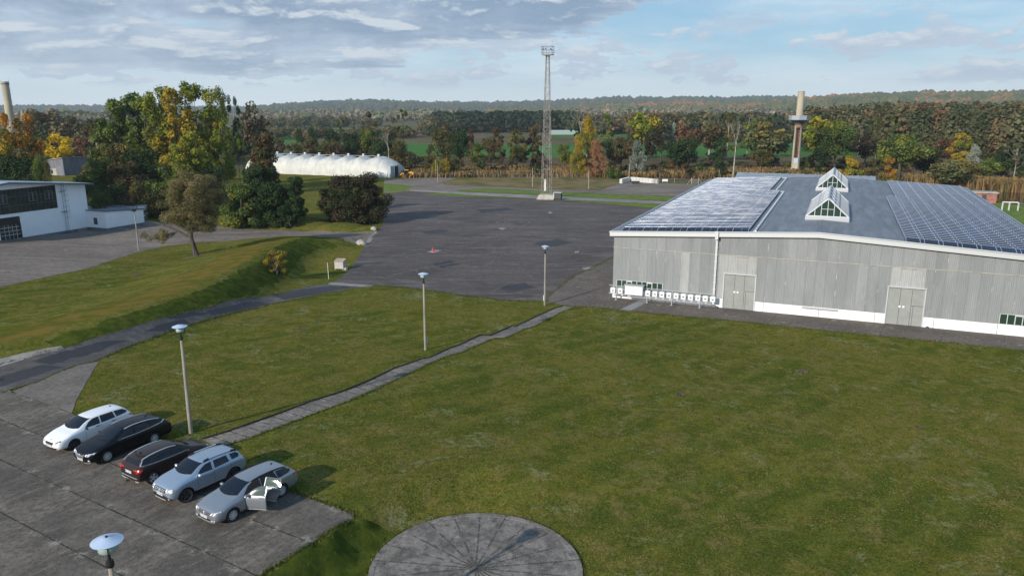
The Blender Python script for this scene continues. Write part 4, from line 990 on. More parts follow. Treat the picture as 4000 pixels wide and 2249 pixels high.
for x, y in ((-.9, -.9), (.9, -.9), (-.3, -1.0), (.5, 1.0)):
    mb = MB(); mb.box(x - .12, x + .12, y - .2, y + .1, 33.75, 34.0); mb.build('floodlight', M_DKMETAL, mast)
mb = MB(); mb.box(-.5, -.1, -.3, -.05, 1.9, 4.6); mb.build('switch_box', M_METALL, mast)
mb = MB(); mb.add([(-2.1, -1.8, -.05), (2.1, -1.8, -.05), (2.1, 1.8, -.05), (-2.1, 1.8, -.05), (-1.5, -1.4, 1.1), (1.9, -1.4, 1.1), (1.9, 1.4, 1.1), (-1.5, 1.4, 1.1)], [(0, 1, 5, 4), (1, 2, 6, 5), (2, 3, 7, 6), (3, 0, 4, 7), (4, 5, 6, 7)]); mb.build('foundation', M_CONC, mast)
cb_ = empty('switch_cabinet', (10.6, 178.3, ZL), math.atan2(E1.y, E1.x), label='white and black switch cabinet beside the mast foundation', cat='cabinet')
mb = MB(); mb.box(-.6, 1.1, -.5, .5, .35, 1.65); mb.build('housing', M_DKMETAL, cb_); mb = MB(); mb.box(-.72, -.61, -.5, .5, .3, 1.7); mb.build('door', M_BOX, cb_); mb = MB(); mb.box(-.8, 1.2, -.6, .6, 1.71, 1.78); mb.build('lid', M_METALL, cb_); mb = MB(); mb.box(-.5, 1.0, -.4, .4, 0, .35); mb.build('plinth', M_BLACK, cb_)

# ============================================================ chimneys
cp_ = at_dist(3125, 271)
ch = empty('concrete_chimney', cp_, R(-20), label='tall concrete chimney with a railed platform and rusty pipes behind the hall', cat='chimney')
M_PIPE = mat('old_pipe', rough=.8, fn=noisy((.04, .022, .016), (.13, .05, .03), 1.5))
n = 24; mb = MB()
for zi in range(16):
    z0 = zi * 1.08; z1 = z0 + 1.08 - .02
    vs_ = []
    for z in (z0, z1):
        r = 1.32 - z * .010
        for i in range(n + 1):
            t = -PI / 2 + R(36) + (2 * PI - R(72)) * i / n; vs_.append((r * math.cos(t), r * math.sin(t), z))
        for i in range(n + 1):
            t = -PI / 2 + R(36) + (2 * PI - R(72)) * i / n; vs_.append(((r - .25) * math.cos(t), (r - .25) * math.sin(t), z))
    m_ = n + 1
    for i in range(n):
        mb.add([vs_[i], vs_[i + 1], vs_[2 * m_ + i + 1], vs_[2 * m_ + i]], [(0, 1, 2, 3)]); mb.add([vs_[m_ + i], vs_[m_ + i + 1], vs_[3 * m_ + i + 1], vs_[3 * m_ + i]], [(3, 2, 1, 0)])
    for i in (0, n): mb.add([vs_[i], vs_[m_ + i], vs_[3 * m_ + i], vs_[2 * m_ + i]], [(0, 1, 2, 3)])
mb.box(-.75, .75, -1.25, -.7, 0, 3.2)
mb.build('shaft', M_CHIM, ch)
mb = MB(); mb.box(-.7, .7, -1.33, -1.26, 3.2, 4.9); mb.build('cover_plate', mat('zinc_plate', (.40, .47, .55), .5, .3), ch)
mb = MB()
for x in (-.45, -.15, .15, .45): mb.tube((x, -.72, 5), (x, -.72, 14.2), .11, n=8)
for z in (6.8, 10.4, 12.2, 14): mb.box(-.7, .7, -.98, -.7, z, z + .14)
mb.build('pipe', M_PIPE, ch)
mb = MB(); mb.lathe([(.95, 14.6), (1.05, 16.4), (1.5, 17.0), (1.4, 17.5), (1.05, 18.1)], 20, (0, -.35, 0)); mb.build('rusty_collar', M_RUST, ch, smooth=True)
mb = MB(); mb.lathe([(0, 17.0), (3.9, 17.0), (3.9, 17.16), (0, 17.16)], 8); mb.lathe([(1.2, 15.4), (2.8, 16.98), (2.7, 16.98), (1.1, 15.5)], 8); mb.build('platform', M_MASTD, ch)
mb = MB(); mb.lathe([(3.2, 17.17), (3.25, 18.5), (3.17, 18.5), (3.12, 17.17)], 8); mb.build('parapet', mat('parapet_panel', (.33, .36, .40), .6, .2), ch)
mb = MB(); mb.lathe([(1.12, 17.2), (1.10, 20.4), (1.13, 20.42), (1.13, 20.5), (1.09, 20.52), (1.07, 22.8), (1.10, 22.82), (1.10, 22.9), (1.06, 22.92), (1.04, 25.9), (1.1, 25.92), (1.1, 26.15), (.85, 26.15), (.85, 24)], 24); mb.build('flue', M_CHIM, ch, smooth=False)
lp = at_dist(34, 300)
c2 = empty('concrete_chimney', lp, 0, label='pale banded chimney rising behind the orange tree at the left edge', cat='chimney')
mb = MB(); prof = []
for i in range(10):
    z = i * 3.0; r = 1.36 - z * .010; prof += [(r, z), (r, z + 2.85), (r + .05, z + 2.87), (r + .05, z + 2.98)]
prof = [(a, b) for a, b in prof if b < 29.2] + [(1.14, 29.2), (1.14, 29.5), (.85, 29.5), (.85, 27)]
mb.lathe(prof, 24); mb.build('shaft', M_CHIM, c2)
mb = MB(); mb.lathe([(1.20, 28.6), (1.20, 29.0)], 20); mb.tube((-1.35, 0, 28.5), (-1.35, 0, 29.9), .04); mb.tube((.6, 1, 29.3), (.6, 1, 30.1), .04); mb.build('ring', M_MASTD, c2)

# ============================================================ street lamps
M_CAP = mat('lamp_cap_paint', (.42, .52, .66), .45); M_POLE = mat('concrete_pole', rough=.9, fn=noisy((.21, .19, .155), (.33, .30, .25), 1.5, stretch=(1, 1, .3)))
M_LGLASS = mat('lamp_glass', (.30, .38, .37), .25, alpha=None)
def lamp(loc, label):
    e = empty('street_lamp', loc, random.uniform(0, 6), label=label, cat='street lamp', group='concrete street lamps with disc caps')
    return e
lamp0 = None
def build_lamp(e):
    mb = MB(); mb.lathe([(.115, -.3), (.112, 1.1), (.066, 5.75), (0, 5.76)], 12); mb.build('pole', M_POLE, e, smooth=True)
    mb = MB(); mb.box(.06, .17, -.09, .09, .55, 1.15); mb.build('access_hatch', mat('hatch_green', (.40, .48, .42), .7), e)
    mb = MB(); mb.lathe([(.0, 5.7), (.10, 5.72), (.115, 5.80), (.10, 5.92), (.045, 5.95), (.04, 6.13), (.1, 6.16), (0, 6.17)], 12)
    for i in range(3):
        t = i * 2 * PI / 3; mb.tube((.06 * math.cos(t), .06 * math.sin(t), 6.1), (.27 * math.cos(t), .27 * math.sin(t), 6.18), .012, n=5); mb.tube((.27 * math.cos(t), .27 * math.sin(t), 6.18), (.27 * math.cos(t), .27 * math.sin(t), 6.48), .015, n=5)
    mb.build('neck', M_BLACK, e)
    mb = MB(); mb.lathe([(.0, 6.19), (.22, 6.20), (.255, 6.24), (.26, 6.46), (.0, 6.465)], 20); mb.build('lantern', M_LGLASS, e, smooth=True)
    mb = MB(); mb.lathe([(.0, 6.475), (.41, 6.49), (.42, 6.51), (.10, 6.62), (.03, 6.63), (0, 6.63)], 36); mb.build('cap', M_CAP, e, smooth=False)
    mb = MB(); mb.lathe([(.035, 6.62), (.04, 6.66), (.0, 6.67)], 10); mb.build('knob', M_BLACK, e)
L1 = G(746, 1691); L2 = G(1662, 1366); L3 = G(2128, 1193)
lamp0 = lamp(L1, 'street lamp on the lawn just behind the parked cars'); build_lamp(lamp0)
for p, l in ((L2, 'street lamp on the lawn halfway along the footpath'), (L3, 'street lamp at the far end of the footpath by the asphalt square')):
    c = copy_tree(lamp0); c.location = p; c['label'] = l; c.rotation_euler = (0, 0, random.uniform(0, 6))
d = ray(416, 2100); pn = Vector((0, 0, CAM_H)) + d * 20.9
c = copy_tree(lamp0); c.location = (pn.x, pn.y, pn.z - 6.6); c['label'] = 'nearest street lamp rising from the bottom edge over the car park'; c.rotation_euler = (0, 0, 1)
far = empty('yard_lamp', gz(543, 983, ZL), R(60), label='slim yard lamp with a dark head beside the white annex', cat='street lamp')
mb = MB(); mb.tube((0, 0, 0), (0, 0, 6.1), .11, .07, n=10); mb.build('pole', M_POLE, far)
mb = MB(); mb.box(-.45, .25, -.14, .14, 6.1, 6.38); mb.build('lamp_head', M_DKMETAL, far)
far2 = copy_tree(far); far2.location = gz(-4, 1108, ZL); far2['label'] = 'pole base of a yard lamp cut by the left edge'
# ============================================================ small site objects
bx = empty('grit_box', G(1330, 1052), math.atan2(E1.y, E1.x) + R(14), label='weathered wooden grit box with sloping lid on the grass edge', cat='box')
mb = MB(); mb.box(-.6, .6, -.5, .5, .18, 1.1); mb.build('body', mat('grit_board', rough=.9, fn=noisy((.42, .38, .35), (.50, .46, .42), 2)), bx)
mb = MB(); mb.add([(-.66, -.58, 1.12), (.66, -.58, 1.12), (.66, .58, 1.36), (-.66, .58, 1.36), (-.66, -.58, 1.17), (.66, -.58, 1.17), (.66, .58, 1.41), (-.66, .58, 1.41)], [(3, 2, 1, 0), (4, 5, 6, 7), (0, 1, 5, 4), (1, 2, 6, 5), (2, 3, 7, 6), (3, 0, 4, 7)]); mb.build('lid', M_WOOD, bx)
for x, y in ((-.55, -.45), (.55, -.45), (-.55, .45), (.55, .45)): mb = MB(); mb.box(x - .05, x + .05, y - .05, y + .05, -.1, .179); mb.build('leg', M_WOOD, bx)
mb = MB(); mb.box(.62, .95, -.4, .3, .0, .3); mb.build('step', M_CONC, bx)
p = G(1284, 1090)
mb = MB(); mb.tube((p.x, p.y, p.z - .1), (p.x - .04, p.y, p.z + 2.1), .035, n=8); o = mb.build('marker_post', mat('marker_paint', (.62, .70, .60), .6)); tag(o, 'thin pale marker post on the grass left of the grit box', 'post')
def boulder(loc, r, lab):
    bm = bmesh.new(); bmesh.ops.create_icosphere(bm, subdivisions=3, radius=r)
    for v in bm.verts: v.co *= 1 + .35 * mnoise.noise(v.co * 1.6 / r + Vector(loc)) ; v.co.z *= .72
    me = bpy.data.meshes.new('boulder'); bm.to_mesh(me); bm.free(); me.materials.append(M_CONC)
    o = bpy.data.objects.new('boulder', me); COL.objects.link(o); o.location = loc; tag(o, lab, 'boulder')
boulder(G(1411, 955) + Vector((0, 0, .25)), .75, 'larger grey boulder at the end of the link road')
boulder(G(1461, 898) + Vector((0, 0, .2)), .55, 'smaller grey boulder under the dark red bush')
rc = empty('traffic_cone', G(1691, 983), 0, label='small red cone standing on a pale slab in the asphalt square', cat='cone')
mb = MB(); mb.lathe([(.22, .02), (.06, .62), (0, .63)], 14); mb.build('cone_body', mat('cone_red', (.62, .03, .03), .5), rc, smooth=True); mb = MB(); mb.box(-.25, .25, -.25, .25, 0, .03); mb.build('cone_foot', MATS['cone_red'], rc)
drape('slab', PX([(1668, 984), (1700, 976), (1727, 978), (1695, 989)]), M_LIGHTCONC, .032, .03, label='pale slab under the red cone')
for q in ([(1945, 893), (1962, 889), (1980, 893), (1962, 899)], [(2140, 830), (2150, 827), (2160, 832), (2146, 836)], [(2244, 983), (2262, 981), (2262, 987), (2246, 989)], [(2270, 1048), (2300, 1043), (2318, 1047), (2290, 1056)]):
    drape('slab', PX(q), M_LIGHTCONC, .032, .04, label='pale concrete slab set in the asphalt square')
# painted ring on the asphalt square
rcn = G(2005, 869); mb = MB(); n = 48
for r0, r1 in ((3.0, 3.2), (1.6, 1.75)):
    vv = [(rcn.x + r * math.cos(2 * PI * i / n), rcn.y + r * math.sin(2 * PI * i / n), ZL + .03) for r in (r0, r1) for i in range(n)]
    mb.add(vv, [(i, (i + 1) % n, n + (i + 1) % n, n + i) for i in range(n)])
o = mb.build('ring_marking', mat('worn_paint', rough=.9, fn=noisy((.09, .085, .085), (.20, .19, .185), 2.5))); tag(o, 'faint pale double ring worn on the asphalt square', kind='structure')
# block wall by the lot
bw = empty('block_wall', gz(2430, 716.5, ZL), 0, label='low white wall of large concrete blocks round the corner of the lot', cat='wall')
P0 = gz(2430, 717, ZL); P1 = gz(2462, 709, ZL); P2 = gz(2568, 718, ZL)
for a, b, n_ in ((P0, P1, 3), (P1, P2, 9)):
    dv = (b - a); L_ = dv.length; ang = math.atan2(dv.y, dv.x)
    for row in range(2):
        mb = MB()
        for i in range(n_):
            mb.cbox(((i + .5) * L_ / n_, .4, .31 + row * .63), (L_ / n_ - .05, .8, .60))
            if row == 1:
                for k in (-.25, .25): mb.cbox(((i + .5 + k) * L_ / n_, .4, 1.29), (.25, .3, .1))
        o = mb.build('block_course', mat('block_white', rough=.9, fn=noisy((.62, .61, .58), (.52, .51, .48), 1)) if 'block_white' not in MATS else MATS['block_white'], bw)
        o.matrix_world = Matrix.Translation(a - bw.location) @ Matrix.Rotation(ang, 4, 'Z'); o.parent = bw
bn = empty('black_trough', gz(2483, 719, ZL), 0, label='low black trough in front of the white block wall', cat='trough')
mb = MB(); mb.box(-1.0, 1.0, -.5, .5, 0, .7); mb.build('body', M_DKMETAL, bn); mb = MB(); mb.box(-1.1, 1.1, -.6, .6, .7, .78); mb.build('rim', M_BLACK, bn)
# posts
for i, (x, yb_, yt, lab) in enumerate(((1703, 690, 626, 'slim wooden pole farther of the pair near the yellow loader'), (1710, 715, 641, 'slim wooden pole nearer of the pair near the yellow loader'), (2080, 732, 657, 'slim pole standing just left of the lattice mast'), (2299, 739, 664, 'slim pole at the edge of the dry grass right of the mast'), (2457, 706, 640, 'slim pole behind the white block wall'))):
    p = gz(x, yb_, ZL); h = height_for(p, x, yt); mb = MB(); mb.tube((0, 0, 0), (0, 0, h), .09, .07, n=8); o = mb.build('pole', M_WOOD if i < 2 else M_CONC); o.location = p; tag(o, lab, 'pole')
# wire fence along the tree belt
def fence(pxs, lab, dist, h=1.3, step=4.5, mesh=True):
    e = empty('wire_fence', (0, 0, 0), label=lab, cat='fence')
    A = at_dist(pxs[0], dist[0]); B = at_dist(pxs[1], dist[1]); n_ = max(2, int((B - A).length / step)); first = None
    for i in range(n_ + 1):
        p = A + (B - A) * (i / n_)
        if first is None: mb = MB(); mb.tube((0, 0, 0), (0, 0, h), .06, .05, n=6); first = mb.build('post', M_CONC, e)
        else: c = first.copy(); COL.objects.link(c); c.parent = e; first = first
        (first if i == 0 else c).location = p
    mb = MB()
    for z in (.3, .7, 1.15): mb.tube(A + Vector((0, 0, z)), B + Vector((0, 0, z)), .012, n=4, caps=False)
    mb.build('wire', M_METAL, e); return e
fence((1600, 2300), 'low post and wire fence in front of the trees behind the dry grass', (243, 236))
fence((2580, 2860), 'low post and wire fence on the green strip right of the block wall', (226, 222))
# mesh gate + sign + steel hoops at the far right
for x, lab in ((2610, 'small white notice board on the fence right of the block wall'),):
    p = at_dist(x, 223); e = empty('notice_board', p, 0, label=lab, cat='sign'); mb = MB(); mb.box(-.8, .8, -.03, .03, .5, 1.15); mb.build('board', M_BOX, e); mb = MB(); mb.box(-.7, -.62, .035, .1, 0, 1.1); mb.box(.62, .7, .035, .1, 0, 1.1); mb.build('post', M_WOOD, e)
p = at_dist(2730, 221); e = empty('field_gate', p, 0, label='small braced wooden field gate on the green strip', cat='gate')
mb = MB(); mb.tube((-1, 0, 0), (-1, 0, 1.9), .07); mb.tube((1, 0, 0), (1, 0, 1.9), .07); mb.tube((-1, 0, 1.6), (-2.2, 0, 0), .05); mb.tube((1, 0, 1.6), (2.2, 0, 0), .05); mb.build('post', M_CONC, e)
mb = MB()
for z in (.3, .8, 1.3): mb.box(-.9, .9, -.03, .03, z, z + .06)
mb.build('gate_leaf', M_METALL, e)
HP = at_dist(3930, 113)
e = empty('steel_hoops', gz(3950, 824, ZL), R(-25), label='pale steel tube hoops on the grass right of the corrugated hall', cat='hoops')
mb = MB()
for k in range(2):
    y = k * 1.1
    mb.tube((-1.6, y, 0), (-1.6, y, 1.7), .05); mb.tube((1.2, y, 0), (1.2, y, 1.7), .05); mb.tube((-1.6, y, 1.7), (1.2, y, 1.75), .05); mb.tube((-.4, y, 0), (-.4, y, 1.72), .05)
mb.build('hoop', M_BOX, e)
e = empty('mesh_fence', gz(3958, 822, ZL) + Vector((4.2, -1, 0)), R(-35), label='pale framed mesh fence panel at the right edge', cat='fence')
mb = MB(); mb.tube((0, 0, 0), (0, 0, 2.0), .06); mb.tube((.3, .3, 0), (.3, .3, 2.0), .05); mb.tube((0, 0, 1.8), (14, 0, 1.8), .04); mb.build('frame', M_BOX, e)
mb = MB()
for i in range(60): mb.tube((i * .23, 0, .1), (i * .23, 0, 1.78), .008, n=4, caps=False)
for i in range(9): mb.tube((0, 0, .2 + i * .19), (14, 0, .2 + i * .19), .008, n=4, caps=False)
mb.build('wire_mesh', M_FRAME, e)
e = empty('brick_hut', gz(3838, 790, ZL), math.atan2(E1.y, E1.x), label='small red brick hut with a pale flat roof by the river', cat='hut')
mb = MB(); mb.box(-2.4, 2.4, -1.6, 1.6, 0, 2.2); mb.build('wall', mat('old_brick', rough=.9, fn=noisy((.26, .10, .085), (.34, .17, .14), 2)), e); mb = MB(); mb.box(-2.8, 2.7, -1.9, 1.9, 2.2, 2.4); mb.build('roof', M_CONC, e); mb = MB(); mb.box(-.5, .4, -1.66, -1.61, 0, 1.9); mb.build('door', M_DKMETAL, e)
e = empty('container', gz(3868, 792, ZL), math.atan2(E1.y, E1.x), label='small grey container beside the brick hut', cat='container')
mb = MB(); mb.box(-.9, .9, -.7, .7, .1, 1.2); mb.build('body', M_METAL, e); mb = MB(); mb.box(-1, 1, -.8, .8, 1.21, 1.27); mb.build('lid', M_METALL, e)
# round concrete slab on the lawn
rc_ = gz(1859, 2218, -1.2); cz = -1.25; RCR = 4.72
def round_fn(t, b):
    p = t.obj(); sp = t.node('ShaderNodeSeparateXYZ'); t.put(sp.inputs[0], p)
    ang = t.math('ARCTAN2', sp.outputs['Y'], sp.outputs['X']); r = t.vmath('LENGTH', p)
    n1_ = t.noise(p, .8, 6, .65); n2_ = t.noise(p, 3.6, 8, .78, .5); n3_ = t.noise(p, 22, 4, .7)
    c = t.mix(t.ramp(n1_, .42, .58), (.10, .084, .072), (.20, .172, .152))
    c = t.mix(t.ramp(n2_, .54, .60, 0, .8), c, (.035, .030, .026))
    c = t.mix(t.ramp(n2_, .44, .36, 0, .75), c, (.34, .32, .29))
    c = t.mix(t.ramp(n3_, .45, .7, 0, .4), c, (.33, .34, .31))
    fa = t.math('ABSOLUTE', t.math('SUBTRACT', t.math('FRACT', t.math('ADD', t.math('MULTIPLY', ang, 22 / (2 * PI)), t.math('MULTIPLY', t.math('SUBTRACT', n2_, .5), .10))), .5))
    wd = t.math('MULTIPLY', fa, t.math('MULTIPLY', r, 2 * PI / 22))
    crack = t.math('MULTIPLY', t.ramp(wd, .065, .015), t.ramp(t.noise(p, 1.9, 5, .7), .41, .51))
    c = t.mix(t.math('MULTIPLY', crack, .8), c, (.035, .030, .022))
    t.put(b.inputs['Base Color'], c); t.put(b.inputs['Normal'], t.bump(n2_, .05, .6))
mb = MB(); prof = [(0, .06)] + [(i * .468, .06 - i * .003) for i in range(1, 10)] + [(4.44, .03), (4.46, .045), (4.70, .05), (4.74, -.45)]
mb.lathe(prof, 66)
o = mb.build('round_slab', mat('round_concrete', rough=.92, fn=round_fn), smooth=False, fix=False); o.location = (rc_.x, rc_.y, cz); tag(o, 'round cracked concrete slab with radial joints in the lawn', kind='structure')
# molehills and debris on the lawns
def heap(px_, py_, w, lab, m):
    p = G(px_, py_); bm = bmesh.new(); bmesh.ops.create_icosphere(bm, subdivisions=3, radius=1)
    for v in bm.verts:
        v.co *= 1 + .6 * mnoise.noise(v.co * 3 + Vector((px_, 0, 0))); v.co.x *= w; v.co.y *= w * .8; v.co.z *= w * .28
    me = bpy.data.meshes.new('soil_heap'); bm.to_mesh(me); bm.free(); me.materials.append(m)
    o = bpy.data.objects.new('soil_heap', me); COL.objects.link(o); o.location = p; tag(o, lab, 'soil heap')
M_SOIL = mat('bare_soil', rough=.95, fn=noisy((.028, .020, .010), (.12, .088, .045), 5, bump=.05))
heap(3135, 1452, .5, 'small grey heap of soil and twigs on the right lawn', M_SOIL); heap(2660, 1540, .42, 'dark soil heap on the middle of the right lawn', M_SOIL)
heap(535, 1078, .55, 'low heap of debris on the grass left of the embankment', M_SOIL); heap(3590, 1667, .25, 'tiny molehill low on the right lawn', M_SOIL); heap(1180, 636+648, .3, 'tiny molehill near the road side of the middle lawn', M_SOIL)
# ============================================================ trees and bushes
M_BARK = mat('bark', rough=.95, spec=.1, fn=noisy((.05, .042, .034), (.13, .11, .09), 2.5, stretch=(1, 1, .3)))
M_BARKP = mat('pale_bark', rough=.9, spec=.1, fn=noisy((.22, .20, .17), (.42, .39, .34), 2.0, stretch=(1, 1, .5)))
def leaf_mat(name, a, b_, c_=None, f=.25):
    def fn(t, b):
        at = t.node('ShaderNodeAttribute', attribute_name='tone')
        sp = t.node('ShaderNodeSeparateColor'); t.put(sp.inputs[0], at.outputs['Color'])
        oi = t.node('ShaderNodeObjectInfo').outputs['Random']
        c = t.mix(t.ramp(t.math('ADD', sp.outputs[0], t.math('MULTIPLY', t.math('SUBTRACT', oi, .5), .25)), .2, .8, smooth=False), a, b_)
        if c_: c = t.mix(t.ramp(t.math('ADD', sp.outputs[1], t.math('MULTIPLY', t.math('SUBTRACT', oi, .5), .2)), 1 - f - .12, 1 - f + .12), c, c_)
        k = t.ramp(sp.outputs[2], 0, 1, .62, 1.35, smooth=False)
        cc = t.node('ShaderNodeVectorMath', operation='SCALE'); t.put(cc.inputs[0], c); t.put(cc.inputs['Scale'], k)
        t.put(b.inputs['Base Color'], cc.outputs[0])
        tr = t.node('ShaderNodeBsdfTranslucent'); t.put(tr.inputs['Color'], cc.outputs[0])
        mx = t.node('ShaderNodeMixShader'); mx.inputs[0].default_value = .28
        out = t.n['Material Output']; t.l.new(b.outputs[0], mx.inputs[1]); t.l.new(tr.outputs[0], mx.inputs[2]); t.l.new(mx.outputs[0], out.inputs[0])
    return mat(name, rough=.7, spec=.2, fn=fn)
LM = dict(
    poplar=leaf_mat('leaf_poplar', (.115, .165, .020), (.27, .28, .03), (.45, .33, .03), .16),
    green=leaf_mat('leaf_green', (.060, .105, .026), (.125, .165, .035), (.22, .22, .03), .14),
    dkgreen=leaf_mat('leaf_dark_green', (.020, .046, .016), (.045, .078, .022)),
    olive=leaf_mat('leaf_olive', (.070, .075, .022), (.125, .115, .032), (.20, .14, .04), .2),
    brown=leaf_mat('leaf_brown', (.080, .058, .030), (.145, .095, .045), (.09, .10, .03), .3),
    rust=leaf_mat('leaf_rust', (.12, .055, .028), (.20, .095, .045)),
    plum=leaf_mat('leaf_plum', (.036, .026, .018), (.072, .050, .030), (.045, .06, .02), .35),
    gold=leaf_mat('leaf_gold', (.30, .21, .022), (.42, .30, .03), (.15, .17, .02), .35),
    yellow=leaf_mat('leaf_yellow', (.52, .36, .012), (.68, .48, .02)),
    orange=leaf_mat('leaf_orange', (.36, .165, .025), (.46, .24, .03), (.14, .13, .025), .3),
    peach=leaf_mat('leaf_peach', (.30, .155, .075), (.42, .23, .12)),
    willow=leaf_mat('leaf_willow', (.105, .12, .048), (.17, .175, .07), (.20, .16, .05), .2),
    silver=leaf_mat('leaf_silver', (.17, .20, .155), (.30, .33, .27)),
    grey=leaf_mat('leaf_grey_olive', (.125, .118, .048), (.205, .18, .072), (.25, .20, .09), .3),
    darkpine=leaf_mat('leaf_pine', (.020, .036, .020), (.040, .060, .030)),
    wood=leaf_mat('leaf_wood', (.058, .078, .032), (.125, .115, .052), (.19, .12, .055), .28),
    bare=leaf_mat('leaf_twigs', (.12, .10, .075), (.20, .165, .12), (.10, .12, .05), .3),
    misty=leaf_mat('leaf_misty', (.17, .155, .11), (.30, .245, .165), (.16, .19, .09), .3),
    ochre=leaf_mat('leaf_ochre', (.15, .13, .02), (.27, .21, .03)),
    lime=leaf_mat('leaf_lime', (.12, .17, .03), (.19, .24, .045)),
)
def leafmesh(name, clumps, nleaf, size, rnd, droop=0.0, thin=1.0):
    """clumps: (center, radii, tone, patch). many leaf sized quads spread through every clump"""
    V = []; Fc = []; T = []
    tot = sum((r[0] * r[1] * r[2]) ** (2 / 3) for _, r, _, _ in clumps)
    for c, r, tone, patch in clumps:
        n = max(6, int(nleaf * (r[0] * r[1] * r[2]) ** (2 / 3) / tot))
        for _ in range(n):
            while True:
                d = Vector((rnd.gauss(0, 1), rnd.gauss(0, 1), rnd.gauss(0, 1)))
                if d.length > .05: break
            d.normalize(); q = rnd.uniform(.35, 1.0) ** .55 * rnd.uniform(.85, 1.12)
            p = Vector((c[0] + d.x * r[0] * q, c[1] + d.y * r[1] * q, c[2] + d.z * r[2] * q))
            nrm = (d * .9 + Vector((rnd.gauss(0, .6), rnd.gauss(0, .6), rnd.gauss(.25, .6)))).normalized()
            a = nrm.orthogonal().normalized(); a = Matrix.Rotation(rnd.uniform(0, 6.28), 3, nrm) @ a; b = nrm.cross(a)
            s = size * rnd.uniform(.6, 1.35); s2 = s * rnd.uniform(.5, .9) * thin
            if droop: a = (a * (1 - droop) + Vector((0, 0, -1)) * droop).normalized(); b = nrm.cross(a).normalized() if nrm.cross(a).length > .01 else b
            o = len(V)
            V += [p - a * s, p + b * s2, p + a * s * .9, p - b * s2 * .8]
            Fc.append((o, o + 1, o + 2, o + 3)); T.append((min(1, max(0, tone + rnd.gauss(0, .12))), min(1, max(0, patch + rnd.gauss(0, .06))), rnd.random(), 1))
    me = bpy.data.meshes.new(name); me.from_pydata([tuple(v) for v in V], [], Fc)
    at = me.color_attributes.new('tone', 'FLOAT_COLOR', 'CORNER')
    buf = []
    for t in T: buf += list(t) * 4
    at.data.foreach_set('color', buf)
    me.materials.append(LM['green']); me.update(); return me
def clumps_for(kind, rnd, n):
    """unit crown: z from 0 (ground) to 1 (top), xy radius about 1 = half crown width ; returned in unit coordinates"""
    out = []
    for i in range(n):
        if kind == 'round':
            d = Vector((rnd.gauss(0, 1), rnd.gauss(0, 1), rnd.gauss(0, 1))).normalized(); q = rnd.uniform(.35, .82)
            c = (d.x * q, d.y * q, .60 + d.z * q * .38); r = rnd.uniform(.20, .36); rr = (r, r, r * .40)
        elif kind == 'bush':
            a = rnd.uniform(0, 6.28); q = math.sqrt(rnd.random()) * .8; z = rnd.uniform(.12, .86 - .38 * q); c = (math.cos(a) * q, math.sin(a) * q, z); r = rnd.uniform(.2, .36); rr = (r, r, r * .5)
        elif kind == 'poplar':
            z = rnd.uniform(.2, .97); w = (.95 - .55 * max(0, z - .55) / .45) * (1 if z > .35 else .55 + z)
            a = rnd.uniform(0, 6.28); q = math.sqrt(rnd.random()) * .75 * w; c = (math.cos(a) * q, math.sin(a) * q, z); r = rnd.uniform(.13, .30); rr = (r, r, r * .28)
        elif kind == 'birch':
            z = rnd.uniform(.12, .97); w = math.sin(min(1, (z + .12) ** .8) * PI) ** .6 * .8 + .12
            a = rnd.uniform(0, 6.28); q = math.sqrt(rnd.random()) * .8 * w; c = (math.cos(a) * q, math.sin(a) * q, z - .03); r = rnd.uniform(.14, .28); rr = (r, r, r * .42)
        elif kind == 'cone':
            z = rnd.uniform(.08, .96) ** 1.1; w = (1 - z) ** .75 * .95 + .06; a = rnd.uniform(0, 6.28); q = rnd.uniform(.3, 1) * w * .8; c = (math.cos(a) * q, math.sin(a) * q, z); r = rnd.uniform(.16, .28); rr = (r, r, r * .38)
        elif kind == 'sparse':
            z = rnd.uniform(.45, .98); a = rnd.uniform(0, 6.28); q = rnd.random() * .8 * (1.2 - abs(z - .75) * 1.6); c = (math.cos(a) * q, math.sin(a) * q, z); r = rnd.uniform(.12, .24); rr = (r, r, r * .22)
        # tone and patch are drawn at random for every lump
        out.append((c, rr, min(1, max(0, .5 + .25 * rnd.gauss(0, 1))), rnd.random()))
    return out
ARCH = {}
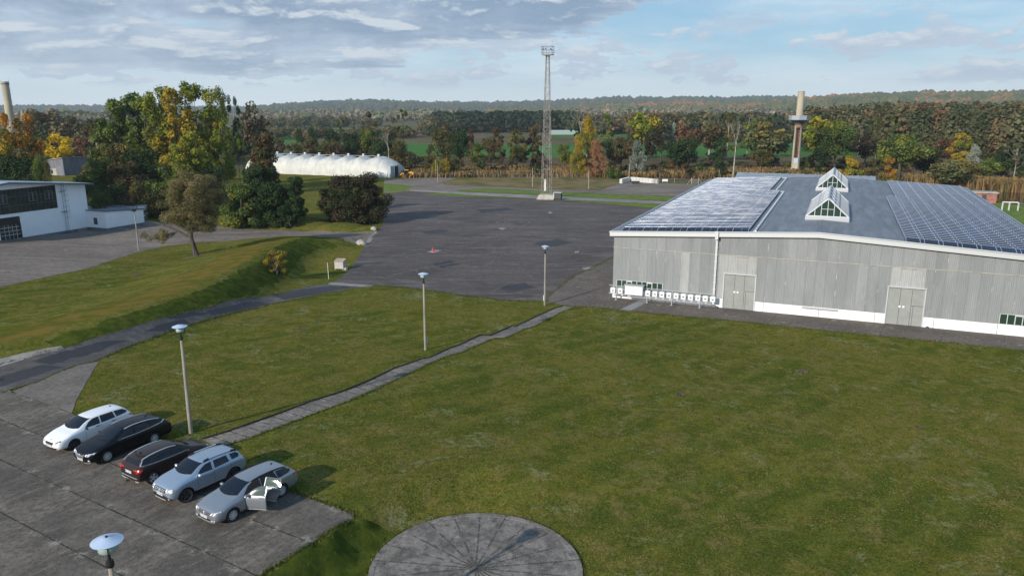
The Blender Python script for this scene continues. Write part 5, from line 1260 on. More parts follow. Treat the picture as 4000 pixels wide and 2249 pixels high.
def arch(kind, lod, var, hw):
    """kind x level of detail x variant; hw = height over half width, bucketed so that leaves stay square"""
    hb = 2.0 if hw < 2.3 else 3.0 if hw < 3.8 else 4.6 if hw < 6 else 7.0
    key = (kind, lod, var, hb)
    if key in ARCH: return ARCH[key]
    rnd = random.Random(hash((kind, lod, var)) % 1000 if False else (len(ARCH) * 17 + 5))
    nc = {0: 60, 1: 34, 2: 20, 3: 12}[lod]; nl = {0: 15000, 1: 5200, 2: 1700, 3: 420}[lod]
    sz = {0: .030, 1: .050, 2: .082, 3: .15}[lod]
    cl = clumps_for(kind, rnd, nc if kind != 'sparse' else nc // 2)
    # stretch to real aspect: unit half width 1, height hb
    cl2 = [((c[0], c[1], c[2] * hb), (r[0], r[1], r[2] * hb), t, p) for c, r, t, p in cl]
    if kind == 'sparse': nl = int(nl * .45)
    me = leafmesh('crown_' + kind, cl2, nl, sz, rnd, droop=.65 if kind == 'birch' else 0)
    # trunk and limbs
    mb = MB(); th = hb * (.9 if kind in ('poplar', 'sparse', 'birch', 'cone') else .62); tr = .045 if kind in ('poplar', 'sparse', 'birch') else .06
    tr *= 2 / hb + .35
    base = Vector((0, 0, -.05))
    if kind == 'bush':
        for i in range(7):
            c = cl2[i * 3 % len(cl2)][0]; mb.tube((rnd.uniform(-.08, .08), rnd.uniform(-.08, .08), -.05), (c[0] * .8, c[1] * .8, c[2]), tr * .7, tr * .25, n=5, caps=False)
    else:
        p0 = base; prev = p0; n = 5
        pts = [Vector((rnd.uniform(-.05, .05) * i / n, rnd.uniform(-.05, .05) * i / n, th * i / n)) for i in range(n + 1)]; pts[0].z = -.06
        for i in range(n): mb.tube(pts[i], pts[i + 1], tr * (1 - .8 * i / n), tr * (1 - .8 * (i + 1) / n), n=7, caps=False)
        for c, r, t, p in cl2[: {0: 40, 1: 20, 2: 8, 3: 3}[lod]]:
            k = min(n, max(1, (c[2] * .72) / th * n)); i = int(min(n - 1, k)); q = pts[i] + (pts[min(n, i + 1)] - pts[i]) * (k - i)
            mb.tube(q, c, tr * .35 * (1.15 - k / n * .6), tr * .08, n=4, caps=False)
    tm = bpy.data.meshes.new('trunk_' + kind); tm.from_pydata(mb.v, [], mb.f); tm.polygons.foreach_set('use_smooth', [True] * len(tm.polygons)); tm.materials.append(M_BARK)
    ARCH[key] = (me, tm, hb); return ARCH[key]
def tree(loc, h, w, kind, leaf, lab=None, group=None, name=None, cat='tree', lod=None, bark=None, lean=0.0):
    """w = full crown width"""
    D = loc.length
    if lod is None: lod = 0 if D < 165 else 1 if D < 290 else 2 if D < 520 else 3
    me, tm, hb = arch(kind, lod, random.randrange(3 if lod else 2), h / (w / 2))
    nm = name or ('bush' if kind == 'bush' else 'tree')
    e = empty(nm, loc, random.uniform(0, 6.28), label=lab, cat=cat, group=group)
    e.scale = (w / 2, w / 2, h / hb)
    c = bpy.data.objects.new('crown', me); COL.objects.link(c); c.parent = e
    c.material_slots[0].link = 'OBJECT'; c.material_slots[0].material = LM[leaf]
    t = bpy.data.objects.new('trunk', tm); COL.objects.link(t); t.parent = e
    if bark: t.material_slots[0].link = 'OBJECT'; t.material_slots[0].material = bark
    return e
def T(px_, ytop, dist, wpx, kind, leaf, lab=None, group=None, z=ZL, **kw):
    p = at_dist(px_, dist, z); h = height_for(p, px_, ytop)
    return tree(p, h, wpx * dist / F_PX * 1.04, kind, leaf, lab, group, **kw)
# ------------------------------------------------------------ left side
T(22, 425, 172, 120, 'poplar', 'orange', 'orange gold tree in front of the banded chimney at the left edge', cat='tree', bark=M_BARKP)
T(88, 430, 176, 120, 'poplar', 'orange', 'orange gold tree right of the banded chimney at the left edge', bark=M_BARKP)
T(-25, 470, 168, 120, 'poplar', 'gold', 'gold tree cut off by the left edge')
T(25, 575, 162, 190, 'round', 'dkgreen', 'dark green tree under the orange trees behind the white hall')
T(120, 600, 158, 90, 'birch', 'green', 'slender green tree left of the grey shed')
T(150, 625, 156, 70, 'birch', 'olive', 'pale green birch standing before the grey shed', bark=M_BARKP)
T(216, 505, 292, 116, 'round', 'yellow', 'bright yellow round tree above the grey shed')
for i, (x, y, d, w, l) in enumerate(((120, 430, 420, 90, 'wood'), (170, 415, 430, 110, 'brown'), (215, 440, 425, 70, 'wood'), (270, 455, 410, 90, 'plum'), (330, 465, 390, 80, 'brown'), (375, 450, 380, 90, 'plum'), (300, 530, 320, 80, 'rust'))):
    T(x, y, d, w, 'round', l, ['dull green tree right of the orange trees', 'large grey brown tree on the skyline left of the poplars', 'dusky tree right of the large grey brown one on the left skyline', 'dark plum tree above the yellow tree', 'brown tree between the yellow tree and the poplars', 'dark plum tree touching the left side of the poplar group', 'low rust red tree just right of the yellow tree'][i])
PG = 'tall poplars behind the round brown tree'
for i, (x, y, d, w, kd, l, lab) in enumerate((
    (360, 480, 225, 90, 'birch', 'olive', 'thin pale birch at the left end of the poplar group'),
    (435, 395, 212, 130, 'poplar', 'green', 'green poplar at the left shoulder of the poplar group'),
    (500, 370, 215, 130, 'poplar', 'green', 'bluish green poplar, second from the left in the group'),
    (560, 372, 205, 120, 'poplar', 'poplar', 'poplar with dark mistletoe left of the orange topped one'),
    (625, 322, 207, 120, 'poplar', 'poplar', 'poplar with an orange tinged top, tallest on the left of the group'),
    (690, 352, 202, 130, 'poplar', 'gold', 'golden patched poplar in the middle of the group'),
    (760, 322, 210, 125, 'poplar', 'poplar', 'tallest green poplar in the centre of the group'),
    (822, 330, 206, 120, 'poplar', 'poplar', 'tall green poplar right of the tallest one'),
    (866, 335, 203, 84, 'poplar', 'green', 'dark poplar with a forked top at the right of the group'),
    (915, 350, 212, 60, 'sparse', 'dkgreen', 'thin dark poplar top at the far right of the group'),
    (850, 460, 196, 95, 'poplar', 'poplar', 'yellow green poplar with a bare pale trunk below'),
    (930, 478, 205, 56, 'sparse', 'lime', 'small yellow green tree at the right edge of the poplar group'),
    (745, 520, 192, 110, 'poplar', 'poplar', 'yellow green tree low in the middle of the poplar group'),
    (672, 560, 190, 90, 'poplar', 'poplar', 'low yellow green tree left of the middle of the poplars'))):
    T(x, y, d, w * (1.45 if x < 845 else 1.15), kd, l, lab, PG, bark=M_BARKP if i in (0, 10, 6) else None)
for i, (x, y, d, w, kd, l, lab) in enumerate((
    (285, 660, 176, 80, 'round', 'green', 'low green tree just right of the grey shed'),
    (350, 600, 178, 110, 'round', 'green', 'green bushy tree behind the low annexes'),
    (420, 545, 186, 130, 'round', 'olive', 'olive round tree under the left poplars'),
    (395, 655, 168, 110, 'bush', 'dkgreen', 'dark bush behind the white annex'),
    (470, 620, 176, 130, 'round', 'brown', 'brownish tree in front of the left poplars'),
    (545, 570, 182, 140, 'round', 'dkgreen', 'dark green tree below the mistletoe poplar'),
    (520, 690, 166, 120, 'bush', 'olive', 'olive bush on the grass edge left of the round brown tree'),
    (600, 660, 168, 140, 'bush', 'green', 'green bush directly left of the round brown tree'),
    (650, 610, 178, 120, 'round', 'green', 'green tree behind the top of the round brown tree'),
    (700, 690, 166, 110, 'bush', 'green', 'bush half hidden behind the round brown tree'),
    (790, 640, 180, 100, 'round', 'dkgreen', 'dark tree below the yellow green poplar'),
    (455, 735, 163, 70, 'bush', 'brown', 'small reddish bush at the wood edge behind the annex'),
    (350, 720, 163, 80, 'bush', 'green', 'small green bush behind the annex roof'))):
    T(x, y, d, w * 1.15, kd, l, lab, 'trees at the foot of the poplars')
T(835, 725, 178, 70, 'bush', 'dkgreen', 'dark undergrowth bush round the bare poplar trunk')
T(760, 730, 164, 120, 'bush', 'green', 'green undergrowth bush behind the round brown tree')
# poplar trunk in the open
# the lone tree on the embankment
def lone_tree():
    rnd = random.Random(4); p = G(768, 1000)
    e = empty('round_tree', p, 0, label='round brownish tree standing alone on the grass left of the dark bushes', cat='tree')
    trunk = [Vector((0, 0, -.2)), Vector((-.25, 0, 1.2)), Vector((-.55, .1, 2.4)), Vector((-.6, .2, 3.6)), Vector((-.3, .2, 5.2)), Vector((-.2, .2, 7.5)), Vector((-.1, 0, 10))]
    rr = [.42, .34, .30, .25, .2, .13, .05]; mb = MB()
    for i in range(6): mb.tube(trunk[i], trunk[i + 1], rr[i], rr[i + 1], n=9, caps=False)
    cl = []
    for i in range(150):
        d = Vector((rnd.gauss(0, 1), rnd.gauss(0, 1), rnd.gauss(0, 1))).normalized(); q = rnd.uniform(.3, .92)
        c = Vector((d.x * q * 4.7 + .1, d.y * q * 4.7, 7.6 + d.z * q * 4.9))
        if c.z < 5.0: c.x = c.x * .8 + .7
        r = rnd.uniform(.6, 1.15); cl.append((tuple(c), (r, r, r * .85), rnd.random(), rnd.random()))
    limb = [Vector((-.55, .1, 2.5)), Vector((-2.2, -.1, 3.6)), Vector((-4.2, -.2, 4.5)), Vector((-6.0, -.3, 5.0))]
    for i in range(3): mb.tube(limb[i], limb[i + 1], .15 - i * .035, .12 - i * .035, n=6, caps=False)
    mb.tube(limb[1], (-4.2, -.3, 3.0), .07, .04, n=5, caps=False)
    for i in range(12): cl.append(((-4.6 + rnd.gauss(0, .85), -.2 + rnd.gauss(0, .4), 2.9 + rnd.gauss(0, .45)), (.6, .6, .5), rnd.random(), rnd.random()))
    for c, r, a, b in cl:
        i = 3 if c[2] < 6 else 4; q = trunk[i] if c[0] > -2.6 or c[2] > 4.8 else limb[1]; mid = Vector(c) * .5 + q * .5 + Vector((0, 0, -.3))
        mb.tube(q, mid, .06, .035, n=4, caps=False); mb.tube(mid, c, .035, .012, n=4, caps=False)
    mb.build('trunk', M_BARK, e, smooth=True)
    me = leafmesh('crown', cl, 62000, .105, rnd, thin=.6); me.materials[0] = LM['grey']
    c = bpy.data.objects.new('crown', me); COL.objects.link(c); c.parent = e
    M_RING = mat('bare_ring', rough=.95, fn=noisy((.09, .065, .04), (.10, .09, .03), 1.2, use='pos'))
    drape('bare_soil', [(p.x + math.cos(a) * 2.0, p.y + math.sin(a) * 1.5) for a in [i * PI / 8 for i in range(16)]], M_RING, .012, .3, label='bare soil ring under the round brown tree')
lone_tree()
# dark green group and the dark red bush
def dense(px_, py_, h, wx, wy, n, nl, sz, leaf, lab, name, seed, zlow=.04, dz=0.0, shape='bush'):
    rnd = random.Random(seed); p = G(px_, py_); p.z += dz
    e = empty(name, p, 0, label=lab, cat='tree' if 'tree' in name else 'bush'); cl = []
    for i in range(n):
        z = rnd.uniform(zlow, .9); a = rnd.uniform(0, 6.28)
        w = math.sqrt(max(0, 1 - ((z - .38) / .62) ** 2)) if z > .38 else .86 + .14 * z / .38
        if shape == 'tall': w = (1 - z) ** .55 * 1.0 if z > .3 else 1.0
        q = (rnd.uniform(.2, 1) ** .6) * w * .86
        r = rnd.uniform(.12, .21) * min(wx, h) * .9
        cl.append(((math.cos(a) * q * wx / 2, math.sin(a) * q * wy / 2, z * h), (r, r, r * .75), min(1, max(0, rnd.gauss(.5, .28))), rnd.random()))
    mb = MB()
    for i in range(10 if shape != 'tall' else 1):
        c = cl[i]; a = rnd.uniform(0, 6.28); mb.tube((math.cos(a) * .4, math.sin(a) * .4, -.3), (c[0][0] * .6, c[0][1] * .6, max(1.5, c[0][2])), .13, .04, n=6, caps=False)
    if shape == 'tall': mb.tube((0, 0, -.3), (0, 0, h * .85), .3, .06, n=7, caps=False)
    for c in cl[10:60]: mb.tube((c[0][0] * .25, c[0][1] * .25, c[0][2] * .55), c[0], .05, .012, n=4, caps=False)
    mb.build('stem', M_BARK, e, smooth=True)
    me = leafmesh('crown', cl, nl, sz, rnd); me.materials[0] = LM[leaf]
    c = bpy.data.objects.new('crown', me); COL.objects.link(c); c.parent = e
    return e
dense(1392, 872, 9.3, 14.2, 9.0, 90, 30000, .17, 'plum', 'wide dark red brown bush at the corner of the asphalt square', 'bush', 11)
dense(1075, 878, 8.2, 9.0, 7.0, 60, 20000, .17, 'dkgreen', 'dark green bush cluster in the middle of the mound', 'bush', 12)
dense(950, 880, 7.6, 8.0, 6.5, 50, 17000, .17, 'green', 'dark green bush at the left end of the mound', 'bush', 13)
dense(1165, 868, 8.6, 5.2, 5.0, 36, 11000, .17, 'dkgreen', 'slim dark green tree on the right of the mound beside the red brown bush', 'mound_tree', 14, shape='tall')
dense(1045, 850, 16.8, 7.8, 7.0, 80, 22000, .18, 'brown', 'tall tree with a brown top rising from the dark bushes on the mound', 'mound_tree', 15, shape='tall')
dense(1025, 862, 10.5, 8.2, 7.0, 65, 19000, .18, 'dkgreen', 'dark green tree below the tall brown topped tree', 'mound_tree', 16)
dense(1085, 1068, 2.8, 3.6, 2.8, 22, 4600, .09, 'ochre', 'small yellow leaved bush on the embankment slope', 'bush', 17)
dense(1132, 888, 2.2, 4.0, 2.6, 16, 3000, .13, 'dkgreen', 'low bush spilling down the mound toward the link road', 'bush', 18)
# ------------------------------------------------------------ trees behind the tent and the belt across the middle
for x, y, d, w, kd, l, lab in (
    (985, 405, 330, 120, 'round', 'brown', 'brownish green tree right behind the poplar group'),
    (1035, 440, 335, 60, 'sparse', 'dkgreen', 'dark bare looking tree with mistletoe behind the brown topped tree'),
    (1065, 520, 300, 70, 'round', 'brown', 'brown tree between the poplars and the tent'),
    (1165, 495, 330, 42, 'round', 'dkgreen', 'small dark tree in the brown field behind the tent'),
    (1215, 490, 340, 36, 'round', 'dkgreen', 'smallest dark tree in the brown field behind the tent'),
    (1145, 545, 300, 70, 'round', 'willow', 'pale willow bush behind the left vents of the tent'),
    (1215, 530, 285, 110, 'round', 'brown', 'brown round tree behind the tent, left'),
    (1285, 485, 290, 70, 'round', 'dkgreen', 'green tree behind the third vent of the tent'),
    (1300, 535, 275, 110, 'round', 'brown', 'brown round tree behind the tent, right of the green one'),
    (1332, 438, 330, 46, 'sparse', 'green', 'tall thin tree full of mistletoe behind the tent'),
    (1366, 510, 283, 80, 'round', 'dkgreen', 'dark green tree behind the fifth vent of the tent'),
    (1425, 495, 285, 90, 'round', 'green', 'mid green tree behind the sixth vent of the tent'),
    (1450, 424, 330, 74, 'poplar', 'olive', 'tall tree with a forked olive top behind the tent'),
    (1490, 500, 272, 100, 'round', 'dkgreen', 'dark green tree with a bare white trunk behind the tent end'),
    (1545, 540, 262, 90, 'round', 'olive', 'olive tree behind the right end of the tent'),
    (1540, 450, 335, 50, 'poplar', 'olive', 'slim olive tree beyond the right end of the tent'),
    (1572, 425, 335, 62, 'sparse', 'green', 'tall open tree with dark mistletoe balls right of the tent'),
    (1680, 565, 258, 70, 'birch', 'olive', 'thin olive birch left of the big mixed clump'),
    (1735, 490, 268, 110, 'round', 'olive', 'big olive tree in the clump left of the mast'),
    (1795, 500, 262, 90, 'round', 'dkgreen', 'dark green tree in the clump left of the mast'),
    (1840, 505, 300, 60, 'birch', 'brown', 'thin brown tree between the clump and the dark pines'),
    (1870, 560, 250, 80, 'poplar', 'green', 'slender green tree right of the clump'),
    (1910, 520, 300, 70, 'round', 'brown', 'brown tree in front of the pine wood'),
    (1945, 500, 268, 80, 'poplar', 'brown', 'brown tree left of the yellowish ones by the mast'),
    (2020, 505, 262, 90, 'poplar', 'olive', 'olive yellow tree just left of the mast'),
    (2082, 492, 266, 90, 'poplar', 'brown', 'brown olive tree directly behind the mast'),
    (1715, 600, 246, 70, 'bush', 'gold', 'orange leaved low tree behind the thin poles'),
    (1760, 590, 248, 70, 'bush', 'olive', 'olive low tree right of the orange leaved one'),
    (2110, 470, 330, 40, 'sparse', 'bare', 'bare pale tree rising left of the mast'),
    (2145, 480, 320, 40, 'sparse', 'bare', 'bare pale tree rising right behind the mast'),
    (2210, 555, 250, 70, 'round', 'green', 'small green tree between the mast and the golden birch'),
    (2250, 430, 345, 60, 'sparse', 'dkgreen', 'sparse tree with mistletoe above the golden birch'),
    (2372, 440, 340, 70, 'poplar', 'poplar', 'olive green poplar right of the golden birch'),
    (2375, 540, 332, 60, 'round', 'dkgreen', 'dark tree at the foot of the olive green poplar'),
    (2432, 530, 255, 110, 'round', 'brown', 'grey brown tree left of the silver willow'),
    (2495, 548, 250, 90, 'birch', 'silver', 'silvery white willow right of the peach coloured oak'),
    (2405, 640, 236, 60, 'bush', 'green', 'green bush right of the peach coloured oak'),
    (2510, 428, 335, 150, 'round', 'poplar', 'large round green tree on the field behind the silver willow'),
    (2470, 520, 325, 60, 'round', 'dkgreen', 'dark green tree under the large round green one'),
    (2555, 505, 300, 80, 'round', 'plum', 'dark plum tree right of the large round green one'),
    (2590, 470, 320, 90, 'round', 'plum', 'dusky purple tree behind the dark spreading tree'),
    (2635, 475, 330, 50, 'birch', 'silver', 'small pale grey tree among the dusky ones'),
    (2690, 470, 320, 90, 'round', 'rust', 'rust brown tree above the dark spreading tree'),
    (2780, 468, 318, 120, 'round', 'brown', 'broad dark brown tree left of the bare white birch'),
    (2665, 525, 262, 150, 'round', 'dkgreen', 'dark green spreading tree on the bright green field'),
    (2850, 436, 345, 90, 'poplar', 'olive', 'olive tree behind the bare white birch, left'),
    (2830, 520, 300, 60, 'round', 'dkgreen', 'dark green tree left behind the bare white birch'),
    (2930, 440, 345, 90, 'poplar', 'green', 'olive green tree behind the bare white birch, right'),
    (2985, 430, 345, 80, 'poplar', 'dkgreen', 'dark olive tree left of the big willow'),
    (3035, 415, 345, 46, 'sparse', 'dkgreen', 'tall dark mistletoe tree left of the concrete chimney'),
    (2825, 600, 240, 60, 'birch', 'dkgreen', 'slim dark tree just left of the bare white birch'),
    (3030, 468, 292, 180, 'round', 'willow', 'huge grey green willow left of the concrete chimney'),
    (2990, 580, 283, 80, 'round', 'olive', 'yellowish lower tree at the left foot of the big willow'),
    (3225, 430, 300, 150, 'round', 'poplar', 'large yellow green tree right of the concrete chimney'),
    (3280, 470, 285, 130, 'round', 'green', 'large green tree behind the glass roof lanterns'),
    (3225, 560, 284, 100, 'round', 'dkgreen', 'dark low tree right of the concrete chimney foot'),
    (3340, 610, 232, 100, 'birch', 'gold', 'yellowish drooping willow behind the low rear building'),
    (3370, 480, 310, 70, 'sparse', 'bare', 'bare forked tree right of the large green tree'),
    (3400, 500, 300, 90, 'round', 'plum', 'dull plum tree behind the yellowish drooping willow'),
    (3440, 420, 320, 44, 'poplar', 'olive', 'narrow tall poplar with a bare trunk on the right skyline'),
    (3495, 425, 330, 50, 'sparse', 'green', 'leaning open tree right of the narrow tall poplar'),
    (3498, 616, 222, 90, 'cone', 'orange', 'orange and green cone shaped tree behind the hall roof'),
    (3540, 515, 252, 160, 'round', 'green', 'big dark green oak behind the right solar array'),
    (3640, 560, 262, 110, 'round', 'plum', 'purple brown tree right of the big dark green oak'),
    (3710, 528, 320, 70, 'round', 'rust', 'red brown round tree on the right in the middle distance'),
    (3650, 535, 320, 90, 'round', 'brown', 'pale brown thicket left of the red brown round tree'),
    (3780, 520, 270, 100, 'poplar', 'gold', 'gold green tree with pale bare branches on the right'),
    (3740, 612, 230, 170, 'round', 'willow', 'round grey green willow by the river behind the hall corner'),
    (3830, 560, 262, 70, 'birch', 'silver', 'silver leaved tree right of the gold green one'),
    (3850, 640, 256, 90, 'round', 'olive', 'olive tree behind the reeds right of the round willow'),
    (3910, 615, 262, 90, 'round', 'lime', 'light green round tree near the right edge'),
    (3960, 570, 262, 90, 'round', 'dkgreen', 'dark green tree behind the light green round one'),
    (4000, 550, 256, 70, 'sparse', 'bare', 'pale bare branched tree cut by the right edge'),
    (3900, 590, 275, 90, 'round', 'brown', 'brownish tree behind the silver leaved one')):
    T(x, y, d, w * 1.1, kd, l, lab, 'trees of the belt beyond the site', bark=M_BARKP if l in ('bare', 'silver', 'gold') or 'bare' in lab else None)
T(2298, 455, 246, 120, 'birch', 'gold', 'tall golden birch right of the mast', bark=M_BARKP, lod=0)
T(2262, 560, 240, 90, 'birch', 'gold', 'lower golden birch leaning left of the tall one', lod=0)
T(2338, 545, 240, 118, 'cone', 'peach', 'peach brown oak standing against the tall golden birch', lod=0)
# bare white birch
def bare_birch(px_, ybase, ytop, dist, wpx, lab, seed, col=None):
    rnd = random.Random(seed); p = at_dist(px_, dist); h = height_for(p, px_, ytop); e = empty('bare_birch', p, 0, label=lab, cat='tree'); mb = MB(); w = wpx * dist / F_PX / 2
    def grow(a, d, L, r, lv):
        b = a + d * L; mb.tube(a, b, r, r * .65, n=5, caps=False)
        if lv == 0: return
        for k in range(3 if lv > 1 else 4):
            ax = d.orthogonal().normalized(); ax = Matrix.Rotation(rnd.uniform(0, 6.28), 3, d) @ ax
            nd = (d + ax * rnd.uniform(.22, .5)).normalized(); q = a + (b - a) * rnd.uniform(.45, 1); grow(q, nd, L * rnd.uniform(.62, .85), r * .5, lv - 1)
    mb.tube((0, 0, 0), (.2, 0, h * .45), .26, .17, n=8, caps=False); grow(Vector((.2, 0, h * .45)), Vector((.05, 0, 1)), h * .24, .14, 5)
    mb.build('trunk', col or M_BARKP, e, smooth=True)
bare_birch(2880, 690, 475, 238, 90, 'tall bare white birch behind the low rear building', 3)
bare_birch(1508, 690, 520, 250, 40, 'white bare trunk leaning behind the tent end', 8)
bare_birch(2268, 690, 430, 330, 40, 'bare pale tree beyond the golden birch', 9)
# understorey: many small shrubs along the belt
rs = random.Random(21)
SH = ['brown', 'brown', 'rust', 'olive', 'green', 'plum', 'bare', 'olive', 'dkgreen']
for i in range(150):
    x = rs.uniform(1480, 4050); d = rs.uniform(240, 335) if x < 3300 else rs.uniform(252, 330)
    if 2600 < x < 2760 and d > 300: continue
    hgt = rs.uniform(1.6, 4.6); w = rs.uniform(3, 7.5); p = at_dist(x, d)
    l = rs.choice(SH)
    zone = ('right of the tent end', 'left of the mast', 'right of the mast under the golden birch', 'behind the block wall', 'below the dark spreading tree', 'near the bare white birch', 'round the foot of the big willow', 'behind the glass roof lanterns', 'behind the right solar array', 'by the round river willow', 'near the right edge behind the reeds')[bisect.bisect([1700, 2130, 2400, 2560, 2760, 2920, 3130, 3350, 3620, 3800], x)]
    nm_ = dict(brown='brown', rust='rust red', olive='olive', green='green', plum='dark plum', bare='pale twiggy', dkgreen='dark green')[l]
    far_ = 'nearer' if d < 285 else 'farther'
    tree(p, hgt, w, 'bush', l, far_ + ' ' + nm_ + ' low shrub ' + zone, nm_ + ' low shrubs ' + zone, name='shrub', cat='shrub', lod=2)
for i in range(55):
    x = rs.uniform(930, 1600); d = rs.uniform(258, 330); l = rs.choice(['brown', 'olive', 'green', 'dkgreen', 'brown'])
    tree(at_dist(x, d), rs.uniform(3, 6.5), rs.uniform(5, 9), 'bush', l, {'brown': 'brown shrub in the hedge behind the ' + ('left vents of the tent' if x < 1150 else 'middle vents of the tent' if x < 1370 else 'right end of the tent'), 'olive': 'olive shrub in the hedge behind the tent', 'green': 'green shrub in the hedge behind the tent', 'dkgreen': 'dark green shrub in the hedge behind the ' + ('left vents of the tent' if x < 1150 else 'middle vents of the tent' if x < 1370 else 'right end of the tent')}[l], l + ' hedge shrubs behind the tent', name='shrub', cat='shrub', lod=2)
for i in range(40):
    x = rs.uniform(60, 830); d = rs.uniform(215, 330); zl_ = (' behind the grey shed', ' right of the grey shed', ' under the left poplars', ' under the middle poplars', ' under the tallest poplars')[bisect.bisect([260, 400, 540, 690], x)]; d = rs.uniform(305, 340) if x < 290 else d; l = rs.choice(['plum', 'olive', 'green', 'dkgreen', 'brown'])
    tree(at_dist(x, d), rs.uniform(5, 10), rs.uniform(6, 11), 'bush', l, {'plum': 'dark plum shrub in the wood on the left' + zl_, 'brown': 'brown shrub in the wood on the left' + zl_, 'olive': 'olive shrub in the wood on the left' + zl_, 'green': 'green shrub in the wood on the left' + zl_, 'dkgreen': 'dark green shrub in the wood on the left' + zl_}[l], l + ' shrubs of the wood on the left', name='shrub', cat='shrub', lod=2)
# ------------------------------------------------------------ far woods (read as one mass): leaf clumps over lumpy crowns
def wood(name, label, rows, leaf, seed, lv=3, cat='wood'):
    """rows: (px0, px1, dist0, dist1, ytop0, ytop1, count, crown width)"""
    rnd = random.Random(seed); V = []; Fc = []; T_ = []
    for (x0, x1, d0, d1, n, h0, h1, w) in rows:
        for i in range(n):
            x = x0 + (x1 - x0) * rnd.random(); k = rnd.random(); d = d0 + (d1 - d0) * k; p = at_dist(x, d); h = rnd.uniform(h0, h1); ww = w * rnd.uniform(.7, 1.25)
            tone = rnd.random(); pt = rnd.random(); nl = {3: 150, 2: 460, 4: 90}[lv]
            for _ in range(nl):
                dr = Vector((rnd.gauss(0, 1), rnd.gauss(0, 1), rnd.gauss(0, 1))).normalized(); q = rnd.uniform(.72, 1.04)
                bump_ = 1 + .12 * math.sin(dr.x * 5 + tone * 9) * math.sin(dr.y * 4 + pt * 7)
                c = Vector((p.x + dr.x * ww / 2 * q * bump_, p.y + dr.y * ww / 2 * q * bump_, p.z + h * .55 + dr.z * h * .45 * q))
                nm = (dr + Vector((rnd.gauss(0, .5), rnd.gauss(0, .5), rnd.gauss(.2, .5)))).normalized(); a = nm.orthogonal().normalized(); a = Matrix.Rotation(rnd.uniform(0, 6.28), 3, nm) @ a; b = nm.cross(a); s = ww * rnd.uniform(.05, .10) * {3: 1.2, 2: .8, 4: 1.35}[lv]
                o = len(V); V += [c - a * s, c + b * s * .8, c + a * s, c - b * s * .8]; Fc.append((o, o + 1, o + 2, o + 3)); T_.append((min(1, max(0, tone + rnd.gauss(0, .08))), pt, rnd.random(), 1))
    me = bpy.data.meshes.new(name); me.from_pydata([tuple(v) for v in V], [], Fc); at = me.color_attributes.new('tone', 'FLOAT_COLOR', 'CORNER'); buf = []
    for t in T_: buf += list(t) * 4
    at.data.foreach_set('color', buf); me.materials.append(LM[leaf]); me.update()
    o = bpy.data.objects.new(name, me); COL.objects.link(o); tag(o, label, cat, kind='stuff'); return o
wood('pine_wood', 'dark pine wood in the middle distance behind the mast', [(1700, 2265, 690, 720, 95, 14, 18.5, 15), (1690, 2270, 720, 800, 90, 15, 19.5, 17)], 'darkpine', 31)
wood('far_wood', 'dusky wood between the pine wood and the large green tree', [(2240, 2500, 640, 760, 60, 8, 16, 17), (2480, 2960, 520, 640, 90, 13, 19, 16), (2440, 3250, 640, 760, 90, 14, 18, 18)], 'wood', 32)
wood('right_wood', 'dark mixed wood filling the right side behind the river trees', [(3140, 3500, 400, 470, 70, 17, 22.5, 14), (3400, 4100, 380, 420, 90, 17, 21.5, 13), (3380, 4150, 420, 500, 130, 20, 24.5, 14)], 'wood', 33, lv=2)
wood('hedgerow', 'line of small dark trees across the fields behind the tent', [(1040, 1700, 560, 620, 45, 5, 9, 10), (1050, 1500, 900, 1000, 50, 8, 13, 14), (1650, 1760, 600, 690, 14, 10, 17, 14)], 'wood', 34)
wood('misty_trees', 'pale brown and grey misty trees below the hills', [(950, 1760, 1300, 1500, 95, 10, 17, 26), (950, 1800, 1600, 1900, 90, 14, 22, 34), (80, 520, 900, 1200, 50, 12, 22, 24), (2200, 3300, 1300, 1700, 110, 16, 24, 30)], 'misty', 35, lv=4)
wood('left_wood', 'dark mixed trees across the left background', [(60, 520, 380, 470, 46, 9, 16, 13), (380, 940, 310, 400, 60, 10, 17, 12)], 'wood', 36, lv=2)
# ------------------------------------------------------------ reeds
def reeds(name, label, x0, x1, d0, d1, n, h, cols, seed):
    rnd = random.Random(seed); V = []; Fc = []; T_ = []
    for i in range(n):
        p = at_dist(rnd.uniform(x0, x1), rnd.uniform(d0, d1)); a = rnd.uniform(0, 3.14); hh = h * rnd.uniform(.6, 1.2); w = rnd.uniform(.12, .3)
        dx, dy = math.cos(a) * w, math.sin(a) * w; l = Vector((rnd.gauss(0, .25), rnd.gauss(0, .25), 0)); o = len(V)
        V += [(p.x - dx, p.y - dy, p.z), (p.x + dx, p.y + dy, p.z), (p.x + dx * .6 + l.x, p.y + dy * .6 + l.y, p.z + hh), (p.x - dx * .6 + l.x, p.y - dy * .6 + l.y, p.z + hh * .93)]
        Fc.append((o, o + 1, o + 2, o + 3)); q = mnoise.noise(Vector((p.x * .08, p.y * .08, 0))) * .6 + .5; T_.append((min(1, max(0, q + rnd.gauss(0, .15))), rnd.random(), rnd.random(), 1))
    me = bpy.data.meshes.new(name); me.from_pydata(V, [], Fc); at = me.color_attributes.new('tone', 'FLOAT_COLOR', 'CORNER'); buf = []
    for t in T_: buf += list(t) * 4
    at.data.foreach_set('color', buf); me.materials.append(cols); me.update(); o = bpy.data.objects.new(name, me); COL.objects.link(o); tag(o, label, 'reeds', kind='stuff')
LM['reed'] = leaf_mat('leaf_reed', (.19, .12, .055), (.30, .185, .08), (.13, .12, .04), .25)
reeds('reed_bed', 'tall orange brown reeds behind the river at the right', 3560, 4150, 230, 246, 5200, 2.6, LM['reed'], 51)
reeds('reed_bed', 'brown reeds and dry herbs below the tree belt', 1560, 3250, 238, 275, 15000, 1.5, LM['reed'], 52)
